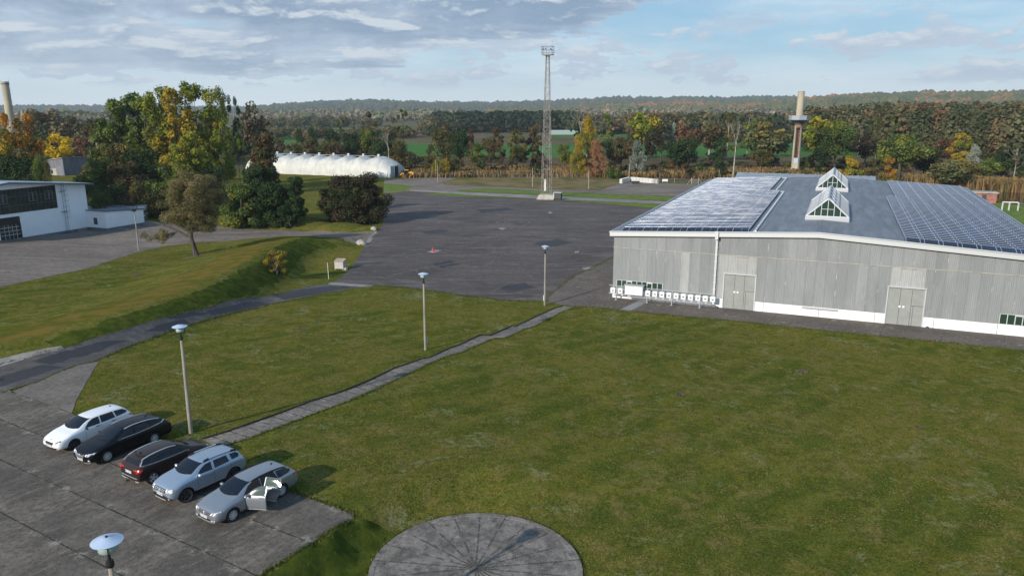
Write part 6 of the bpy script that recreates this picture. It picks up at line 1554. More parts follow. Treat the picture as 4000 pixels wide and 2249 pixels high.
# ------------------------------------------------------------ hills with forest canopy
def hill(name, label, sky_pts, d_foot, d_crest, mats, cell, seed, leafm, tonef=None):
    """terrain strip from foot to crest; skyline from measured points; canopy of low crowns stands on it"""
    rnd = random.Random(seed)
    def crest_z(x):
        for (xa, ya), (xb, yb) in zip(sky_pts[:-1], sky_pts[1:]):
            if xa <= x <= xb: y = ya + (yb - ya) * (x - xa) / (xb - xa); break
        else: y = sky_pts[-1][1] if x > sky_pts[-1][0] else sky_pts[0][1]
        d = ray(x, y); return CAM_H + d.z / math.hypot(d.x, d.y) * d_crest
    x0, x1 = sky_pts[0][0], sky_pts[-1][0]; nxs = 120; nk = 14; V = []; Fc = []
    def hz(x, k):
        zc = crest_z(x) - cell * .5
        n_ = .10 * mnoise.noise(Vector((x * .006 + seed, k * 3, 0))) + .05 * mnoise.noise(Vector((x * .02, k * 7, seed)))
        return ZL + (zc - ZL) * max(0, min(1.0, (k ** .8) + n_ * k * (1 - k) * 6))
    def dd(k): return d_foot + (d_crest - d_foot) * k
    for i in range(nxs + 1):
        x = x0 + (x1 - x0) * i / nxs
        for j in range(nk + 1):
            k = j / nk; p = at_dist(x, dd(k)); V.append((p.x, p.y, hz(x, k)))
        p = at_dist(x, d_crest * 1.25); V.append((p.x, p.y, ZL - 5))
    m_ = nk + 2
    for i in range(nxs):
        for j in range(nk + 1): Fc.append((i * m_ + j, (i + 1) * m_ + j, (i + 1) * m_ + j + 1, i * m_ + j + 1))
    me = bpy.data.meshes.new(name); me.from_pydata(V, [], Fc); me.materials.append(mats); me.polygons.foreach_set('use_smooth', [True] * len(Fc)); o = bpy.data.objects.new(name, me); COL.objects.link(o); tag(o, label, kind='structure')
    # canopy
    base = bmesh.new(); bmesh.ops.create_icosphere(base, subdivisions=1, radius=1); bv = [v.co.copy() for v in base.verts]; bf = [tuple(v.index for v in f.verts) for f in base.faces]; base.free()
    bf = [f for f in bf if sum(bv[i].z for i in f) / 3 > -.35]
    V = []; Fc = []; T_ = []
    wid = (x1 - x0) / F_PX * (d_foot + d_crest) / 2; dep = (d_crest - d_foot)
    n = int(wid / cell * min(dep / cell, 34) * .95)
    for i in range(n):
        x = rnd.uniform(x0, x1); k = rnd.random() ** .8; p = at_dist(x, dd(k)); z = hz(x, k); r = cell * rnd.uniform(.42, .85)
        tone = .5 + .5 * mnoise.noise(Vector((x * .012, k * 4, seed))) + rnd.gauss(0, .14); pt = .5 + .55 * mnoise.noise(Vector((x * .005 + 9, k * 3, seed))) + rnd.gauss(0, .16)
        o_ = len(V); sxy = rnd.uniform(.85, 1.2)
        for v in bv: V.append((p.x + v.x * r * sxy * (1 + rnd.gauss(0, .1)), p.y + v.y * r * sxy, z + r * .1 + v.z * r * rnd.uniform(.75, 1.25)))
        for f in bf: Fc.append(tuple(o_ + q for q in f)); T_.append((min(1, max(0, tone)), min(1, max(0, pt)), rnd.random() * .6 + .2, 1))
    me = bpy.data.meshes.new(name + '_forest'); me.from_pydata(V, [], Fc); at = me.color_attributes.new('tone', 'FLOAT_COLOR', 'CORNER'); buf = []
    for t in T_: buf += list(t) * 3
    at.data.foreach_set('color', buf); me.materials.append(leafm); me.update(); o = bpy.data.objects.new(name + '_forest', me); COL.objects.link(o); tag(o, 'autumn forest covering the ' + label, 'forest', kind='stuff')
LM['hillA'] = leaf_mat('leaf_hill_far', (.035, .055, .032), (.070, .080, .040), (.16, .09, .04), .12)
LM['hillB'] = leaf_mat('leaf_hill_near', (.065, .09, .038), (.15, .145, .055), (.30, .14, .055), .28)
M_HILL = mat('hill_soil', (.05, .05, .03), .95, spec=.05)
hill('hills', 'low flat hills on the left horizon', [(-300, 414), (0, 415), (300, 414), (700, 418), (1000, 420), (1060, 424)], 4200, 5200, M_HILL, 24, 1, LM['hillA'])
hill('hills', 'long wooded hill across the middle of the horizon', [(980, 420), (1050, 412), (1130, 404), (1300, 394), (1450, 391), (1560, 396), (1750, 401), (1980, 399), (2150, 391), (2330, 386), (2420, 379), (2560, 382), (2640, 378), (2800, 382), (2950, 377), (3080, 379), (3200, 388), (3300, 395)], 3000, 4200, M_HILL, 22, 2, LM['hillA'])
hill('hills', 'nearer autumn coloured hill rising to the right', [(2700, 418), (2900, 402), (3080, 390), (3170, 380), (3300, 370), (3450, 362), (3620, 356), (3760, 359), (3900, 357), (4000, 354), (4300, 350)], 1700, 2500, M_HILL, 13, 3, LM['hillB'])
hill('foothills', 'low wooded rise in front of the middle hills', [(1900, 428), (2150, 422), (2350, 410), (2500, 404), (2700, 400), (2900, 402), (3100, 408), (3300, 415)], 2000, 2600, M_HILL, 15, 4, LM['hillB'])
# village specks
for x, y, lab in ((2178, 436, 'tiny white house at the foot of the middle hills, left one'), (2216, 434, 'tiny white house at the foot of the middle hills, right one')):
    p = at_dist(x, 1900); e = empty('far_house', p, .3, label=lab, cat='house'); h = height_for(p, x, y) 
    mb = MB(); mb.box(-4, 4, -4, 4, 0, max(4, h - 1)); mb.build('wall', M_WHITE, e); mb = MB(); zt_ = max(4, h - 1); mb.prism([(-4.4, zt_ + .01), (4.4, zt_ + .01), (0, zt_ + 3)], 'y', -4.4, 4.4); mb.build('roof', M_RUST, e)
# greenhouse in the field behind the mast
p = at_dist(2190, 640); e = empty('greenhouse', p, 0, label='long low pale glasshouse on the green field behind the mast', cat='greenhouse')
mb = MB(); mb.box(-9, 14, -3, 3, 0, 2.4); mb.build('glass_wall', mat('greenhouse_glass', (.30, .38, .36), .3), e); mb = MB(); mb.prism([(-3.1, 2.41), (3.1, 2.41), (0, 3.6)], 'x', -9, 14); mb.build('roof', mat('greenhouse_roof', (.34, .42, .40), .3), e)
# ============================================================ short grass tufts on the near lawns
LM['tuft'] = leaf_mat('leaf_grass', (.050, .085, .010), (.140, .140, .024), (.20, .155, .05), .16)
def pip(x, y, P):
    r = False; j = len(P) - 1
    for i in range(len(P)):
        if (P[i][1] > y) != (P[j][1] > y) and x < (P[j][0] - P[i][0]) * (y - P[i][1]) / (P[j][1] - P[i][1]) + P[i][0]: r = not r
        j = i
    return r
def tufts():
    rnd = random.Random(77); V = []; Fc = []; T_ = []
    path = [(p.x, p.y) for p in PX(pl + pr)]; roadp = [(p.x, p.y) for p in PX(roadL + roadR)]; tri = [from_uv(-2.5, -10.65)] + [tuple(G(*q)[:2]) for q in ((300, 1560), (345, 1480), (385, 1412), (300, 1425), (40, 1533))] + [from_uv(-2.5, -21)]
    n = 0
    while n < 150000:
        dist = 24 + 52 * rnd.random() ** 1.15
        if rnd.random() < sst(44, 76, dist): continue
        px_ = rnd.uniform(-900, 4900); d = ray(px_, 1124); h = math.hypot(d.x, d.y); x, y = d.x / h * dist, d.y / h * dist
        u, v = uv_of(x, y)
        if u < -2.45 + rnd.gauss(0, .05) and v < 13.03: continue
        if math.hypot(x - rc_.x, y - rc_.y) < RCR + rnd.uniform(-.12, .1): continue
        if pip(x, y, path) or pip(x, y, roadp) or pip(x, y, tri): continue
        q, w = uv_of(x, y)
        if (Vector((x, y, 0)) - WO).dot(E2) > -8.2 and x > 5: continue
        if 13 < v < 15.2 and u < 0 and rnd.random() < .8: continue
        n += 1; z = ground_z(x, y); s = rnd.uniform(.015, .04) * (1 + dist / 60); a = rnd.uniform(0, 6.28); hh = rnd.uniform(.01, .035)
        c, sn = math.cos(a) * s, math.sin(a) * s; lx, ly = rnd.gauss(0, .03), rnd.gauss(0, .03); o = len(V)
        V += [(x - c, y - sn, z - .005), (x + c, y + sn, z - .005), (x + lx + c * .3, y + ly + sn * .3, z + hh), (x + lx - c * .4, y + ly - sn * .4, z + hh * .9)]
        Fc.append((o, o + 1, o + 2, o + 3)); m1 = .5 + 1.1 * mnoise.noise(Vector((x * .27, y * .27, 4))); m2 = .5 + 1.1 * mnoise.noise(Vector((x * .6 + 9, y * .6, 1)))
        T_.append((min(1, max(0, m1 + rnd.gauss(0, .2))), min(1, max(0, m2 + rnd.gauss(0, .15))), rnd.random(), 1))
    def edge_line(P, per_m, spread, hmax):
        for a, b in zip(P[:-1], P[1:]):
            L = math.hypot(b[0] - a[0], b[1] - a[1])
            for _ in range(int(L * per_m)):
                t = rnd.random(); g = rnd.gauss(0, spread) * (1 + 1.5 * max(0, mnoise.noise(Vector((a[0] + t * (b[0] - a[0]), a[1] + t * (b[1] - a[1]), 3)))))
                nx_, ny_ = -(b[1] - a[1]) / (L + 1e-6), (b[0] - a[0]) / (L + 1e-6); x = a[0] + (b[0] - a[0]) * t + nx_ * g; y = a[1] + (b[1] - a[1]) * t + ny_ * g
                z = ground_z(x, y) + .02; s = rnd.uniform(.02, .05); an = rnd.uniform(0, 6.28); hh = rnd.uniform(.03, hmax); c, sn = math.cos(an) * s, math.sin(an) * s; lx, ly = rnd.gauss(0, .04), rnd.gauss(0, .04); o = len(V)
                V.extend([(x - c, y - sn, z - .03), (x + c, y + sn, z - .03), (x + lx + c * .3, y + ly + sn * .3, z + hh), (x + lx - c * .4, y + ly - sn * .4, z + hh * .9)])
                Fc.append((o, o + 1, o + 2, o + 3)); T_.append((rnd.random(), rnd.random() * .8, rnd.random(), 1))
    P2 = lambda L: [(p.x, p.y) for p in PX(L)]
    edge_line(P2(pl), 60, .07, .09); edge_line(P2(pr), 70, .08, .08)
    edge_line([from_uv(-2.5, -10.6), from_uv(-2.5, 13.0), from_uv(-14, 13.0)], 80, .07, .08)
    edge_line(P2(roadR), 45, .10, .10); edge_line(P2(roadL), 35, .10, .10)
    edge_line(P2([(1463, 1116), (1580, 1123), (1698, 1138), (1815, 1156), (1897, 1164), (1962, 1173), (2050, 1176), (2133, 1178)]), 45, .18, .14)
    edge_line(P2([(2240, 1196), (2351, 1203), (2560, 1226), (2900, 1257), (3300, 1300), (3700, 1338), (4000, 1369)]), 45, .16, .13)
    edge_line(P2([(2133, 1178), (2142, 1156), (2244, 1076), (2312, 1047), (2402, 1000)]), 40, .15, .10)
    edge_line([(rc_.x + math.cos(i * PI / 20) * (RCR + .03), rc_.y + math.sin(i * PI / 20) * (RCR + .03)) for i in range(41)], 60, .05, .08)
    for uu in (-5.35, -8.2, -11.05): edge_line([from_uv(uu, -25), from_uv(uu, 13)], 5, .02, .03)
    me = bpy.data.meshes.new('grass'); me.from_pydata(V, [], Fc); at = me.color_attributes.new('tone', 'FLOAT_COLOR', 'CORNER'); buf = []
    for t in T_: buf += list(t) * 4
    at.data.foreach_set('color', buf); me.materials.append(LM['tuft']); o = bpy.data.objects.new('grass', me); COL.objects.link(o); tag(o, 'short green and yellowish grass tufts on the lawns', 'grass', kind='stuff')
tufts()
# ============================================================ cars
from mathutils.bvhtree import BVHTree
def paint(name, col, metal=.5, rough=.32, coat=.5, spec=.4): return mat(name, col, rough, metal, coat=coat, spec=spec)
P_WHITE = paint('paint_white', (.80, .81, .82), 0.0, .3)
P_BLACK = paint('paint_black', (.003, .004, .007), 0.0, .35, .22, .2)
P_BROWN = paint('paint_brown', (.036, .023, .021), .3, .35, .3, .25)
P_ICE = paint('paint_light_silver', (.34, .42, .52), .55, .34)
P_SILVER = paint('paint_silver', (.30, .325, .36), .6, .34)
C_GLASS = mat('car_glass', (.006, .009, .015), .08, spec=.45)
C_TRIM = mat('car_black_trim', (.012, .012, .013), .6)
C_CHROME = mat('chrome', (.82, .83, .85), .22, .8)
C_TYRE = mat('tyre', (.014, .014, .014), .85)
C_RIM = mat('alloy_rim', (.60, .61, .63), .35, .4)
C_RIMD = mat('dark_rim', (.05, .05, .055), .4, .4)
C_LAMP = mat('headlamp_glass', rough=.12, spec=.7, fn=noisy((.12, .13, .14), (.85, .87, .88), 11, thr=(.45, .55)))
C_RED = mat('tail_lamp', (.50, .01, .012), .2)
C_PLATE = mat('number_plate', (.72, .73, .74), .5)
C_BLUE = mat('plate_blue', (.02, .04, .35), .5)
C_SEAT = mat('seat_cloth', (.07, .065, .06), .9)
C_SILV = mat('silver_trim', (.55, .56, .58), .35, .3)
def lerp(a, b, t): return a + (b - a) * t
def text_mesh(txt, size, m, parent, M):
    cu = bpy.data.curves.new('plate_text', 'FONT'); cu.body = txt; cu.size = size; cu.align_x = 'CENTER'; cu.align_y = 'CENTER'; cu.extrude = .001
    o = bpy.data.objects.new('tmp', cu); COL.objects.link(o); dg = bpy.context.evaluated_depsgraph_get(); dg.update()
    me = bpy.data.meshes.new_from_object(o.evaluated_get(dg)); bpy.data.objects.remove(o); me.materials.clear(); me.materials.append(m)
    r = bpy.data.objects.new('plate_text', me); COL.objects.link(r); r.parent = parent; r.matrix_local = M; return r
class Car:
    def __init__(s, name, label, q): 
        s.q = q; s.e = empty(name, (0, 0, 0), label=label, cat='car', group=None)
        L, W2 = q['L'], q['W'] / 2; wb, fo = q['wb'], q['fo']; ro = L - wb - fo; s.ro = ro; xf = wb + fo; s.xf = xf; s.W2 = W2
        bt = q['belt']; bf = q['beltf']; cowl = q['cowl']; hf = q['hoodf']; nz = q['nose']; H = q['H']; wr = q.get('wr', .70) * W2
        zb = q.get('zb', .22)
        def hood(x, w, zb_, z, zbelt=None, crown=.03):
            w *= W2; zs = zbelt if zbelt else z - .05
            return [(x, 0, zb_), (x, .80 * w, zb_), (x, .97 * w, zb_ + .09), (x, w, lerp(zb_, zs, .45)), (x, .985 * w, zs - .12), (x, .95 * w, zs - .02), (x, .87 * w, z - .012), (x, .80 * w, z), (x, .66 * w, z + crown * .5), (x, 0, z + crown)]
        def cab(x, w, zbelt, zr_, k=1.0):
            w *= W2; return [(x, 0, zb), (x, .82 * w, zb), (x, .985 * w, zb + .10), (x, w, lerp(zb, zbelt, .45)), (x, .99 * w, zbelt - .12), (x, .955 * w, zbelt - .01), (x, .925 * w, zbelt + .03), (x, wr * k + .03, zr_ - .10), (x, wr * k * .90, zr_ - .015), (x, 0, zr_ + .015)]
        def mixs(a, b, t, up=0.0):
            return [tuple(lerp(p[i], r[i], t) + (up * (1 if k > 6 else .3 if k == 6 else 0) if i == 2 else 0) for i in range(3)) for k, (p, r) in enumerate(zip(a, b))]
        xrr = -ro + q['tailx']; xrf = q['xrf']; xc = q['xc']
        tail = hood(-ro + .16, .965, zb + .04, q['tailz'], q['tailz'] - .02, .01)
        rearc = cab(xrr, .985, bt, q['Hr'], .95); roofm = cab(lerp(xrr, xrf, .5), 1.0, lerp(bt, bf, .5), H); rooff = cab(xrf, .995, bf, H - .035, .97); cow = hood(xc, .985, zb, cowl, bf - .02, .03)
        st = [hood(-ro, .84, zb + .16, .74 + q.get('lift', 0), None, 0), hood(-ro + .05, .93, zb + .08, q['tailz'] - .06, None, 0), tail, mixs(tail, rearc, .55, .06), rearc, mixs(rearc, roofm, .5, .01), roofm, mixs(roofm, rooff, .55, .012), rooff,
              mixs(rooff, cow, .45, .035), cow, hood(lerp(xc, xf, .38), .985, zb, lerp(cowl, hf, .30), None, .035), hood(xf - .42, .97, zb, hf + .005, None, .04), hood(xf - .17, .91, zb, hf - .07, None, .03), hood(xf - .05, .80, zb + .03, nz, None, .0), hood(xf, .62, zb + .10, nz - .10, None, -.01)]
        n = 10; V = []; Fc = []
        for r in st:
            V += r + [(p[0], -p[1], p[2]) for p in r[1:9]][::-1]
        m = 18
        for i in range(len(st) - 1):
            for j in range(m): Fc.append((i * m + j, i * m + (j + 1) % m, (i + 1) * m + (j + 1) % m, (i + 1) * m + j))
        # caps as quad strips
        for base, fl in ((0, False), ((len(st) - 1) * m, True)):
            for j in range(9):
                a, b = j, j + 1; c_, d_ = (m - j - 1) % m if j < 9 else 0, (m - j) % m
                ring = [base + a, base + b, base + c_ if j < 8 else None, base + d_]
                if j == 0: f = [base + 0, base + 1, base + m - 1]
                elif j == 8: f = [base + 8, base + 9, base + m - 8]
                else: f = [base + j, base + j + 1, base + m - j - 1, base + m - j]
                Fc.append(tuple(f if fl else f[::-1]))
        me = bpy.data.meshes.new('body'); me.from_pydata(V, [], Fc); o = bpy.data.objects.new('tmp_body', me); COL.objects.link(o)
        bm = bmesh.new(); bm.from_mesh(me); bmesh.ops.recalc_face_normals(bm, faces=bm.faces); bm.to_mesh(me); bm.free()
        md = o.modifiers.new('s', 'SUBSURF'); md.levels = 3; md.render_levels = 3
        dg = bpy.context.evaluated_depsgraph_get(); dg.update(); me2 = bpy.data.meshes.new_from_object(o.evaluated_get(dg)); bpy.data.objects.remove(o)
        me2.materials.append(q['paint']); me2.materials.append(C_TRIM)
        s.me = me2; s.bvh = BVHTree.FromPolygons([v.co.copy() for v in me2.vertices], [tuple(p.vertices) for p in me2.polygons])
        # wheel arch cut
        body = bpy.data.objects.new('body', me2); COL.objects.link(body)
        cutm = MB(); cutm.cur = 1
        for x in (0, wb):
            for sg in (-1, 1): cutm.tube((x, sg * (W2 - .30), q['rw']), (x, sg * (W2 + .3), q['rw']), q['rw'] + q.get('arch', .05), n=36)
        cut = cutm.build('cut', [q['paint'], C_TRIM]); bo = body.modifiers.new('b', 'BOOLEAN'); bo.object = cut; bo.operation = 'DIFFERENCE'; bo.solver = 'EXACT'
        dg = bpy.context.evaluated_depsgraph_get(); dg.update(); me3 = bpy.data.meshes.new_from_object(body.evaluated_get(dg)); bpy.data.objects.remove(body); bpy.data.objects.remove(cut)
        for p in me3.polygons: p.use_smooth = p.material_index == 0
        body = bpy.data.objects.new('body', me3); COL.objects.link(body); body.parent = s.e; s.body = body
    def hit(s, axis, u, v, side=1):
        if axis == 'side': o = Vector((u, side * 3, v)); d = Vector((0, -side, 0))
        elif axis == 'front': o = Vector((s.xf + 3, u, v)); d = Vector((-1, 0, 0))
        elif axis == 'rear': o = Vector((-s.ro - 3, u, v)); d = Vector((1, 0, 0))
        else: o = Vector((u, v, 4)); d = Vector((0, 0, -1))
        h = s.bvh.ray_cast(o, d)
        return h[0], h[1]
    def patch(s, name, axis, poly, m, off=.006, side=1, parent=None, cell=.05, thick=0.0, holes=None, smooth=True, link=True):
        """a thin moulded panel that follows the body surface inside the 2-d outline"""
        us = [p[0] for p in poly]; vs_ = [p[1] for p in poly]; u0, u1, v0, v1 = min(us), max(us), min(vs_), max(vs_)
        # refine outline, then clip a grid of cells with each convex triangle of the outline
        P = [(float(a), float(b)) for a, b in poly]
        tris = tessellate_polygon([[Vector((a, b, 0)) for a, b in P]]); mb = MB(); idx = {}
        def vid(a, b):
            k = (round(a, 4), round(b, 4))
            if k not in idx:
                h, nn = s.hit(axis, a, b, side)
                if h is None: return None
                if nn.dot(Vector({'side': (0, side, 0), 'front': (1, 0, 0), 'rear': (-1, 0, 0), 'top': (0, 0, 1)}[axis])) < 0: nn = -nn
                idx[k] = len(mb.v); mb.v.append(tuple(h + nn * off))
            return idx[k]
        nu = max(1, int((u1 - u0) / cell)); nv = max(1, int((v1 - v0) / cell))
        for tr in tris:
            Tt = [P[i] for i in tr]; ar = (Tt[1][0] - Tt[0][0]) * (Tt[2][1] - Tt[0][1]) - (Tt[1][1] - Tt[0][1]) * (Tt[2][0] - Tt[0][0])
            if abs(ar) < 1e-9: continue
            if ar < 0: Tt = Tt[::-1]
            for i in range(nu):
                x0 = u0 + (u1 - u0) * i / nu; x1 = u0 + (u1 - u0) * (i + 1) / nu
                col = clip(clip(Tt, x0, 9, x0, -9), x1, -9, x1, 9)
                if len(col) < 3: continue
                for j in range(nv):
                    y0 = v0 + (v1 - v0) * j / nv; y1 = v0 + (v1 - v0) * (j + 1) / nv
                    c = clip(clip(col, -9, y0, 9, y0), 9, y1, -9, y1)
                    if len(c) < 3: continue
                    ids = []
                    for p in c:
                        k = vid(*p)
                        if k is not None and (not ids or ids[-1] != k): ids.append(k)
                    if len(ids) > 2 and ids[0] == ids[-1]: ids.pop()
                    if len(set(ids)) >= 3: mb.f.append(tuple(ids)); mb.mi.append(0)
        if not mb.f: return None
        o = mb.build(name, m, parent or s.e, smooth=smooth)
        return o
    def strip(s, name, axis, pts, w, m, off=.012, side=1, parent=None, h=None):
        mb = MB(); P = []
        for (a, b), (c, d) in zip(pts[:-1], pts[1:]):
            n = max(1, int(math.hypot(c - a, d - b) / .08))
            for i in range(n): P.append((lerp(a, c, i / n), lerp(b, d, i / n)))
        P.append(pts[-1]); Q = []
        for p in P:
            hh, nn = s.hit(axis, p[0], p[1], side)
            if hh is not None: Q.append(hh + nn * off)
        for a, b in zip(Q[:-1], Q[1:]):
            if (b - a).length > 1e-3: mb.bar(a, b, w, h or w)
        return mb.build(name, m, parent or s.e)
    def wheels(s, rim, style=10, steer=0.0, cover=False):
        q = s.q; r = q['rw']
        for x in (0, q['wb']):
            for sg in (-1, 1):
                M = Matrix.Translation((x, sg * (s.W2 - .125), r)) @ Matrix.Rotation(steer if x > 0 else 0, 4, 'Z') @ Matrix.Rotation(-sg * PI / 2, 4, 'X')
                mb = MB(); mb.lathe([(r * .66, -.10), (r * .92, -.105), (r * .985, -.08), (r, -.04), (r, .04), (r * .985, .08), (r * .92, .105), (r * .68, .095), (r * .66, .06)], 40)
                t = mb.build('tyre', C_TYRE, smooth=True)
                w = bpy.data.objects.new('wheel', None); COL.objects.link(w); w.parent = s.e; w.matrix_local = M; t.parent = w
                mb = MB(); ro_ = r * .69
                mb.lathe([(ro_, .085), (ro_ * .93, .095), (ro_ * .91, .04), (ro_ * .88, -.05)], 32)
                for i in range(style):
                    a = 2 * PI * i / style; c, d = math.cos(a), math.sin(a); ww = (.055 if style > 6 else .10) * (1.25 if cover else 1)
                    p0 = Vector((c * .05, d * .05, .055)); p1 = Vector((c * ro_ * .93, d * ro_ * .93, .075)); mb.bar(p0, p1, ww * .8, .03)
                mb.lathe([(0, .085), (.055, .082), (.06, .04)], 14)
                mb.build('rim', rim, w)
                mb = MB(); mb.lathe([(0, .0), (ro_ * .92, .0)], 24); mb.build('brake_disc', C_TRIM, w)
    def mirror(s, m, x, z):
        for sg in (-1, 1):
            bm = bmesh.new(); bmesh.ops.create_icosphere(bm, subdivisions=2, radius=1)
            for v in bm.verts: v.co = Vector((v.co.x * .085 * (1 if v.co.x > 0 else .35), v.co.y * .125, v.co.z * .075))
            me = bpy.data.meshes.new('mirror'); bm.to_mesh(me); bm.free(); me.materials.append(m); me.polygons.foreach_set('use_smooth', [True] * len(me.polygons)); o = bpy.data.objects.new('mirror', me); COL.objects.link(o); o.parent = s.e; o.location = (x, sg * (s.W2 + .06), z)
    def plate(s, axis, z, txt, tilt=0):
        x = (s.xf + .0 if axis == 'front' else -s.ro); h, nn = s.hit(axis, 0.2, z); x = h.x + (.03 if axis == 'front' else -.03); sg = 1 if axis == 'front' else -1
        M = Matrix.Translation((x, 0, z)) @ Matrix.Rotation(PI / 2 * sg, 4, 'Z') @ Matrix.Rotation(PI / 2, 4, 'X')
        mb = MB(); mb.box(-.27, .27, -.06, .06, -.02, .0); p = mb.build('number_plate', C_PLATE, s.e); p.matrix_local = M
        mb = MB(); mb.box(-.262, -.222, -.052, .052, .001, .003); mb.build('plate_band', C_BLUE, p)
        text_mesh(txt, .105, C_TRIM, p, Matrix.Translation((.02, 0, .003)))
    def roofrail(s, m, y, x0, x1, h=.03, legs=True):
        for sg in (-1, 1):
            mb = MB(); pts = []
            n = 14
            for i in range(n + 1):
                x = lerp(x0, x1, i / n); hh, _ = s.hit('top', x, sg * y); pts.append(Vector((x, sg * y, hh.z + h * min(1, 4 * min(i / n, 1 - i / n) + .15))))
            for a, b in zip(pts[:-1], pts[1:]): mb.bar(a, b, .05, .04)
            mb.build('roof_rail', m, s.e)
    def antenna(s, x):
        hh, _ = s.hit('top', x, 0); mb = MB(); mb.add([(x - .1, -.02, hh.z), (x - .1, .02, hh.z), (x + .06, 0, hh.z), (x - .09, 0, hh.z + .07)], [(0, 1, 2), (0, 3, 1), (1, 3, 2), (2, 3, 0)]); mb.build('roof_antenna', C_TRIM, s.e)
    def wind(s, xrf_pad=0):
        q = s.q; W2 = s.W2; wt = q.get('wr', .70) * W2 * .90; wbm = .74 * W2
        z0, z1 = q['cowl'] + .075, q['H'] - .085
        ws = s.patch('windscreen', 'front', [(-wbm, z0), (-wbm * .5, z0 - .03), (0, z0 - .04), (wbm * .5, z0 - .03), (wbm, z0), (wt, z1), (wt * .5, z1 + .018), (0, z1 + .022), (-wt * .5, z1 + .018), (-wt, z1)], C_GLASS, .007)
        for a, b in ((-.1, .45), (.1 - .62, -.08)):
            s.strip('wiper', 'front', [(a, z0 + .0), (b, z0 + .035)], .02, C_TRIM, .02)
        zr0, zr1 = q['rg0'], q['Hr'] - .10
        s.patch('rear_window', 'rear', [(-wbm * .93, zr0), (wbm * .93, zr0), (wt * .92, zr1), (-wt * .92, zr1)], C_GLASS, .007)
        return ws
    def place(s, rear, front_dir):
        a = math.atan2(front_dir[1], front_dir[0]); s.e.location = rear; s.e.rotation_euler = (0, 0, a)
def side_poly(q, pts): return pts
def seams(c, xs, z0, z1, m=C_TRIM, belt=None):
    for side in (-1, 1):
        for x in xs: c.strip('door_gap', 'side', [(x, z0), (x + .01, (z0 + z1) / 2), (x, z1)], .008, m, .001, side)
def handle(c, xs, z, m):
    for side in (-1, 1):
        for x in xs: c.strip('door_handle', 'side', [(x, z), (x + .2, z + .005)], .03, m, .02, side)
CU = lambda u, v: Vector((*from_uv(u, v), .02))
def put(car, contact_px, wheel, heading, sidey):
    """place so that the tyre contact of the named wheel falls on the measured ground point"""
    g = gz(contact_px[0], contact_px[1], .02); a = math.atan2(heading[1], heading[0])
    loc = Vector((wheel * car.q['wb'], sidey * (car.W2 - .12), 0)); r = Matrix.Rotation(a, 3, 'Z') @ loc
    car.e.location = (g.x - r.x, g.y - r.y, .021); car.e.rotation_euler = (0, 0, a)
def hd(deg): v = -EU; c, s_ = math.cos(R(deg)), math.sin(R(deg)); return (v.x * c - v.y * s_, v.x * s_ + v.y * c)

# ---- 1 white estate
q = dict(L=4.58, W=1.80, H=1.47, wb=2.73, fo=.90, rw=.315, belt=1.00, beltf=.93, cowl=1.0, hoodf=.80, nose=.64, tailz=.98, tailx=.50, Hr=1.41, xrf=1.62, xc=2.42, rg0=1.06, paint=P_WHITE, zb=.20)
c = Car('parked_car', 'white estate car, leftmost in the parked row', q); c.wind()
for sd in (-1, 1):
    c.patch('side_window', 'side', [(2.02, 1.0), (1.72, 1.24), (1.45, 1.345), (1.10, 1.37), (1.13, 1.0)], C_GLASS, .006, sd)
    c.patch('side_window', 'side', [(1.05, 1.0), (1.02, 1.375), (.25, 1.36), (.20, 1.03)], C_GLASS, .006, sd)
    c.patch('side_window', 'side', [(.12, 1.04), (.17, 1.355), (-.35, 1.31), (-.62, 1.14), (-.50, 1.08)], C_GLASS, .006, sd)
    c.patch('headlight', 'front', [(sd * .40, .60), (sd * .56, .575), (sd * .80, .70), (sd * .81, .775), (sd * .60, .715)] if sd > 0 else [(sd * .40, .60), (sd * .60, .715), (sd * .81, .775), (sd * .80, .70), (sd * .56, .575)], C_LAMP, .008)
    c.patch('tail_lamp', 'rear', [(sd * .55, .80), (sd * .82, .80), (sd * .83, .93), (sd * .55, .90)], C_RED, .01)
    c.patch('tail_lamp', 'side', [(-.92, .84), (-.62, .90), (-.62, .96), (-.92, .95)], C_RED, .008, sd)
c.patch('grille', 'front', [(-.38, .60), (-.30, .50), (.30, .50), (.38, .60), (.36, .625), (-.36, .625)], C_TRIM, .01)
c.strip('grille_bar', 'front', [(-.37, .625), (.37, .625)], .012, C_CHROME, .015)
c.patch('lower_intake', 'front', [(-.62, .33), (-.50, .27), (.50, .27), (.62, .33), (.75, .40), (.45, .37), (-.45, .37), (-.75, .40)], C_TRIM, .008)
c.plate('front', .43, 'LOS KC 17'); seams(c, (1.08, .16, 2.02), .34, .98); handle(c, (1.2, .28), .90, C_TRIM); c.mirror(C_TRIM, 1.98, 1.02); c.wheels(C_RIMD, 10); c.antenna(.0)
c.patch('emblem', 'front', [(-.03, .68), (.03, .68), (.035, .75), (-.03, .75)], C_CHROME, .012)
put(c, (291, 1755), 1, hd(1), 1)
hh, _ = c.hit('front', -.35, 1.08); 
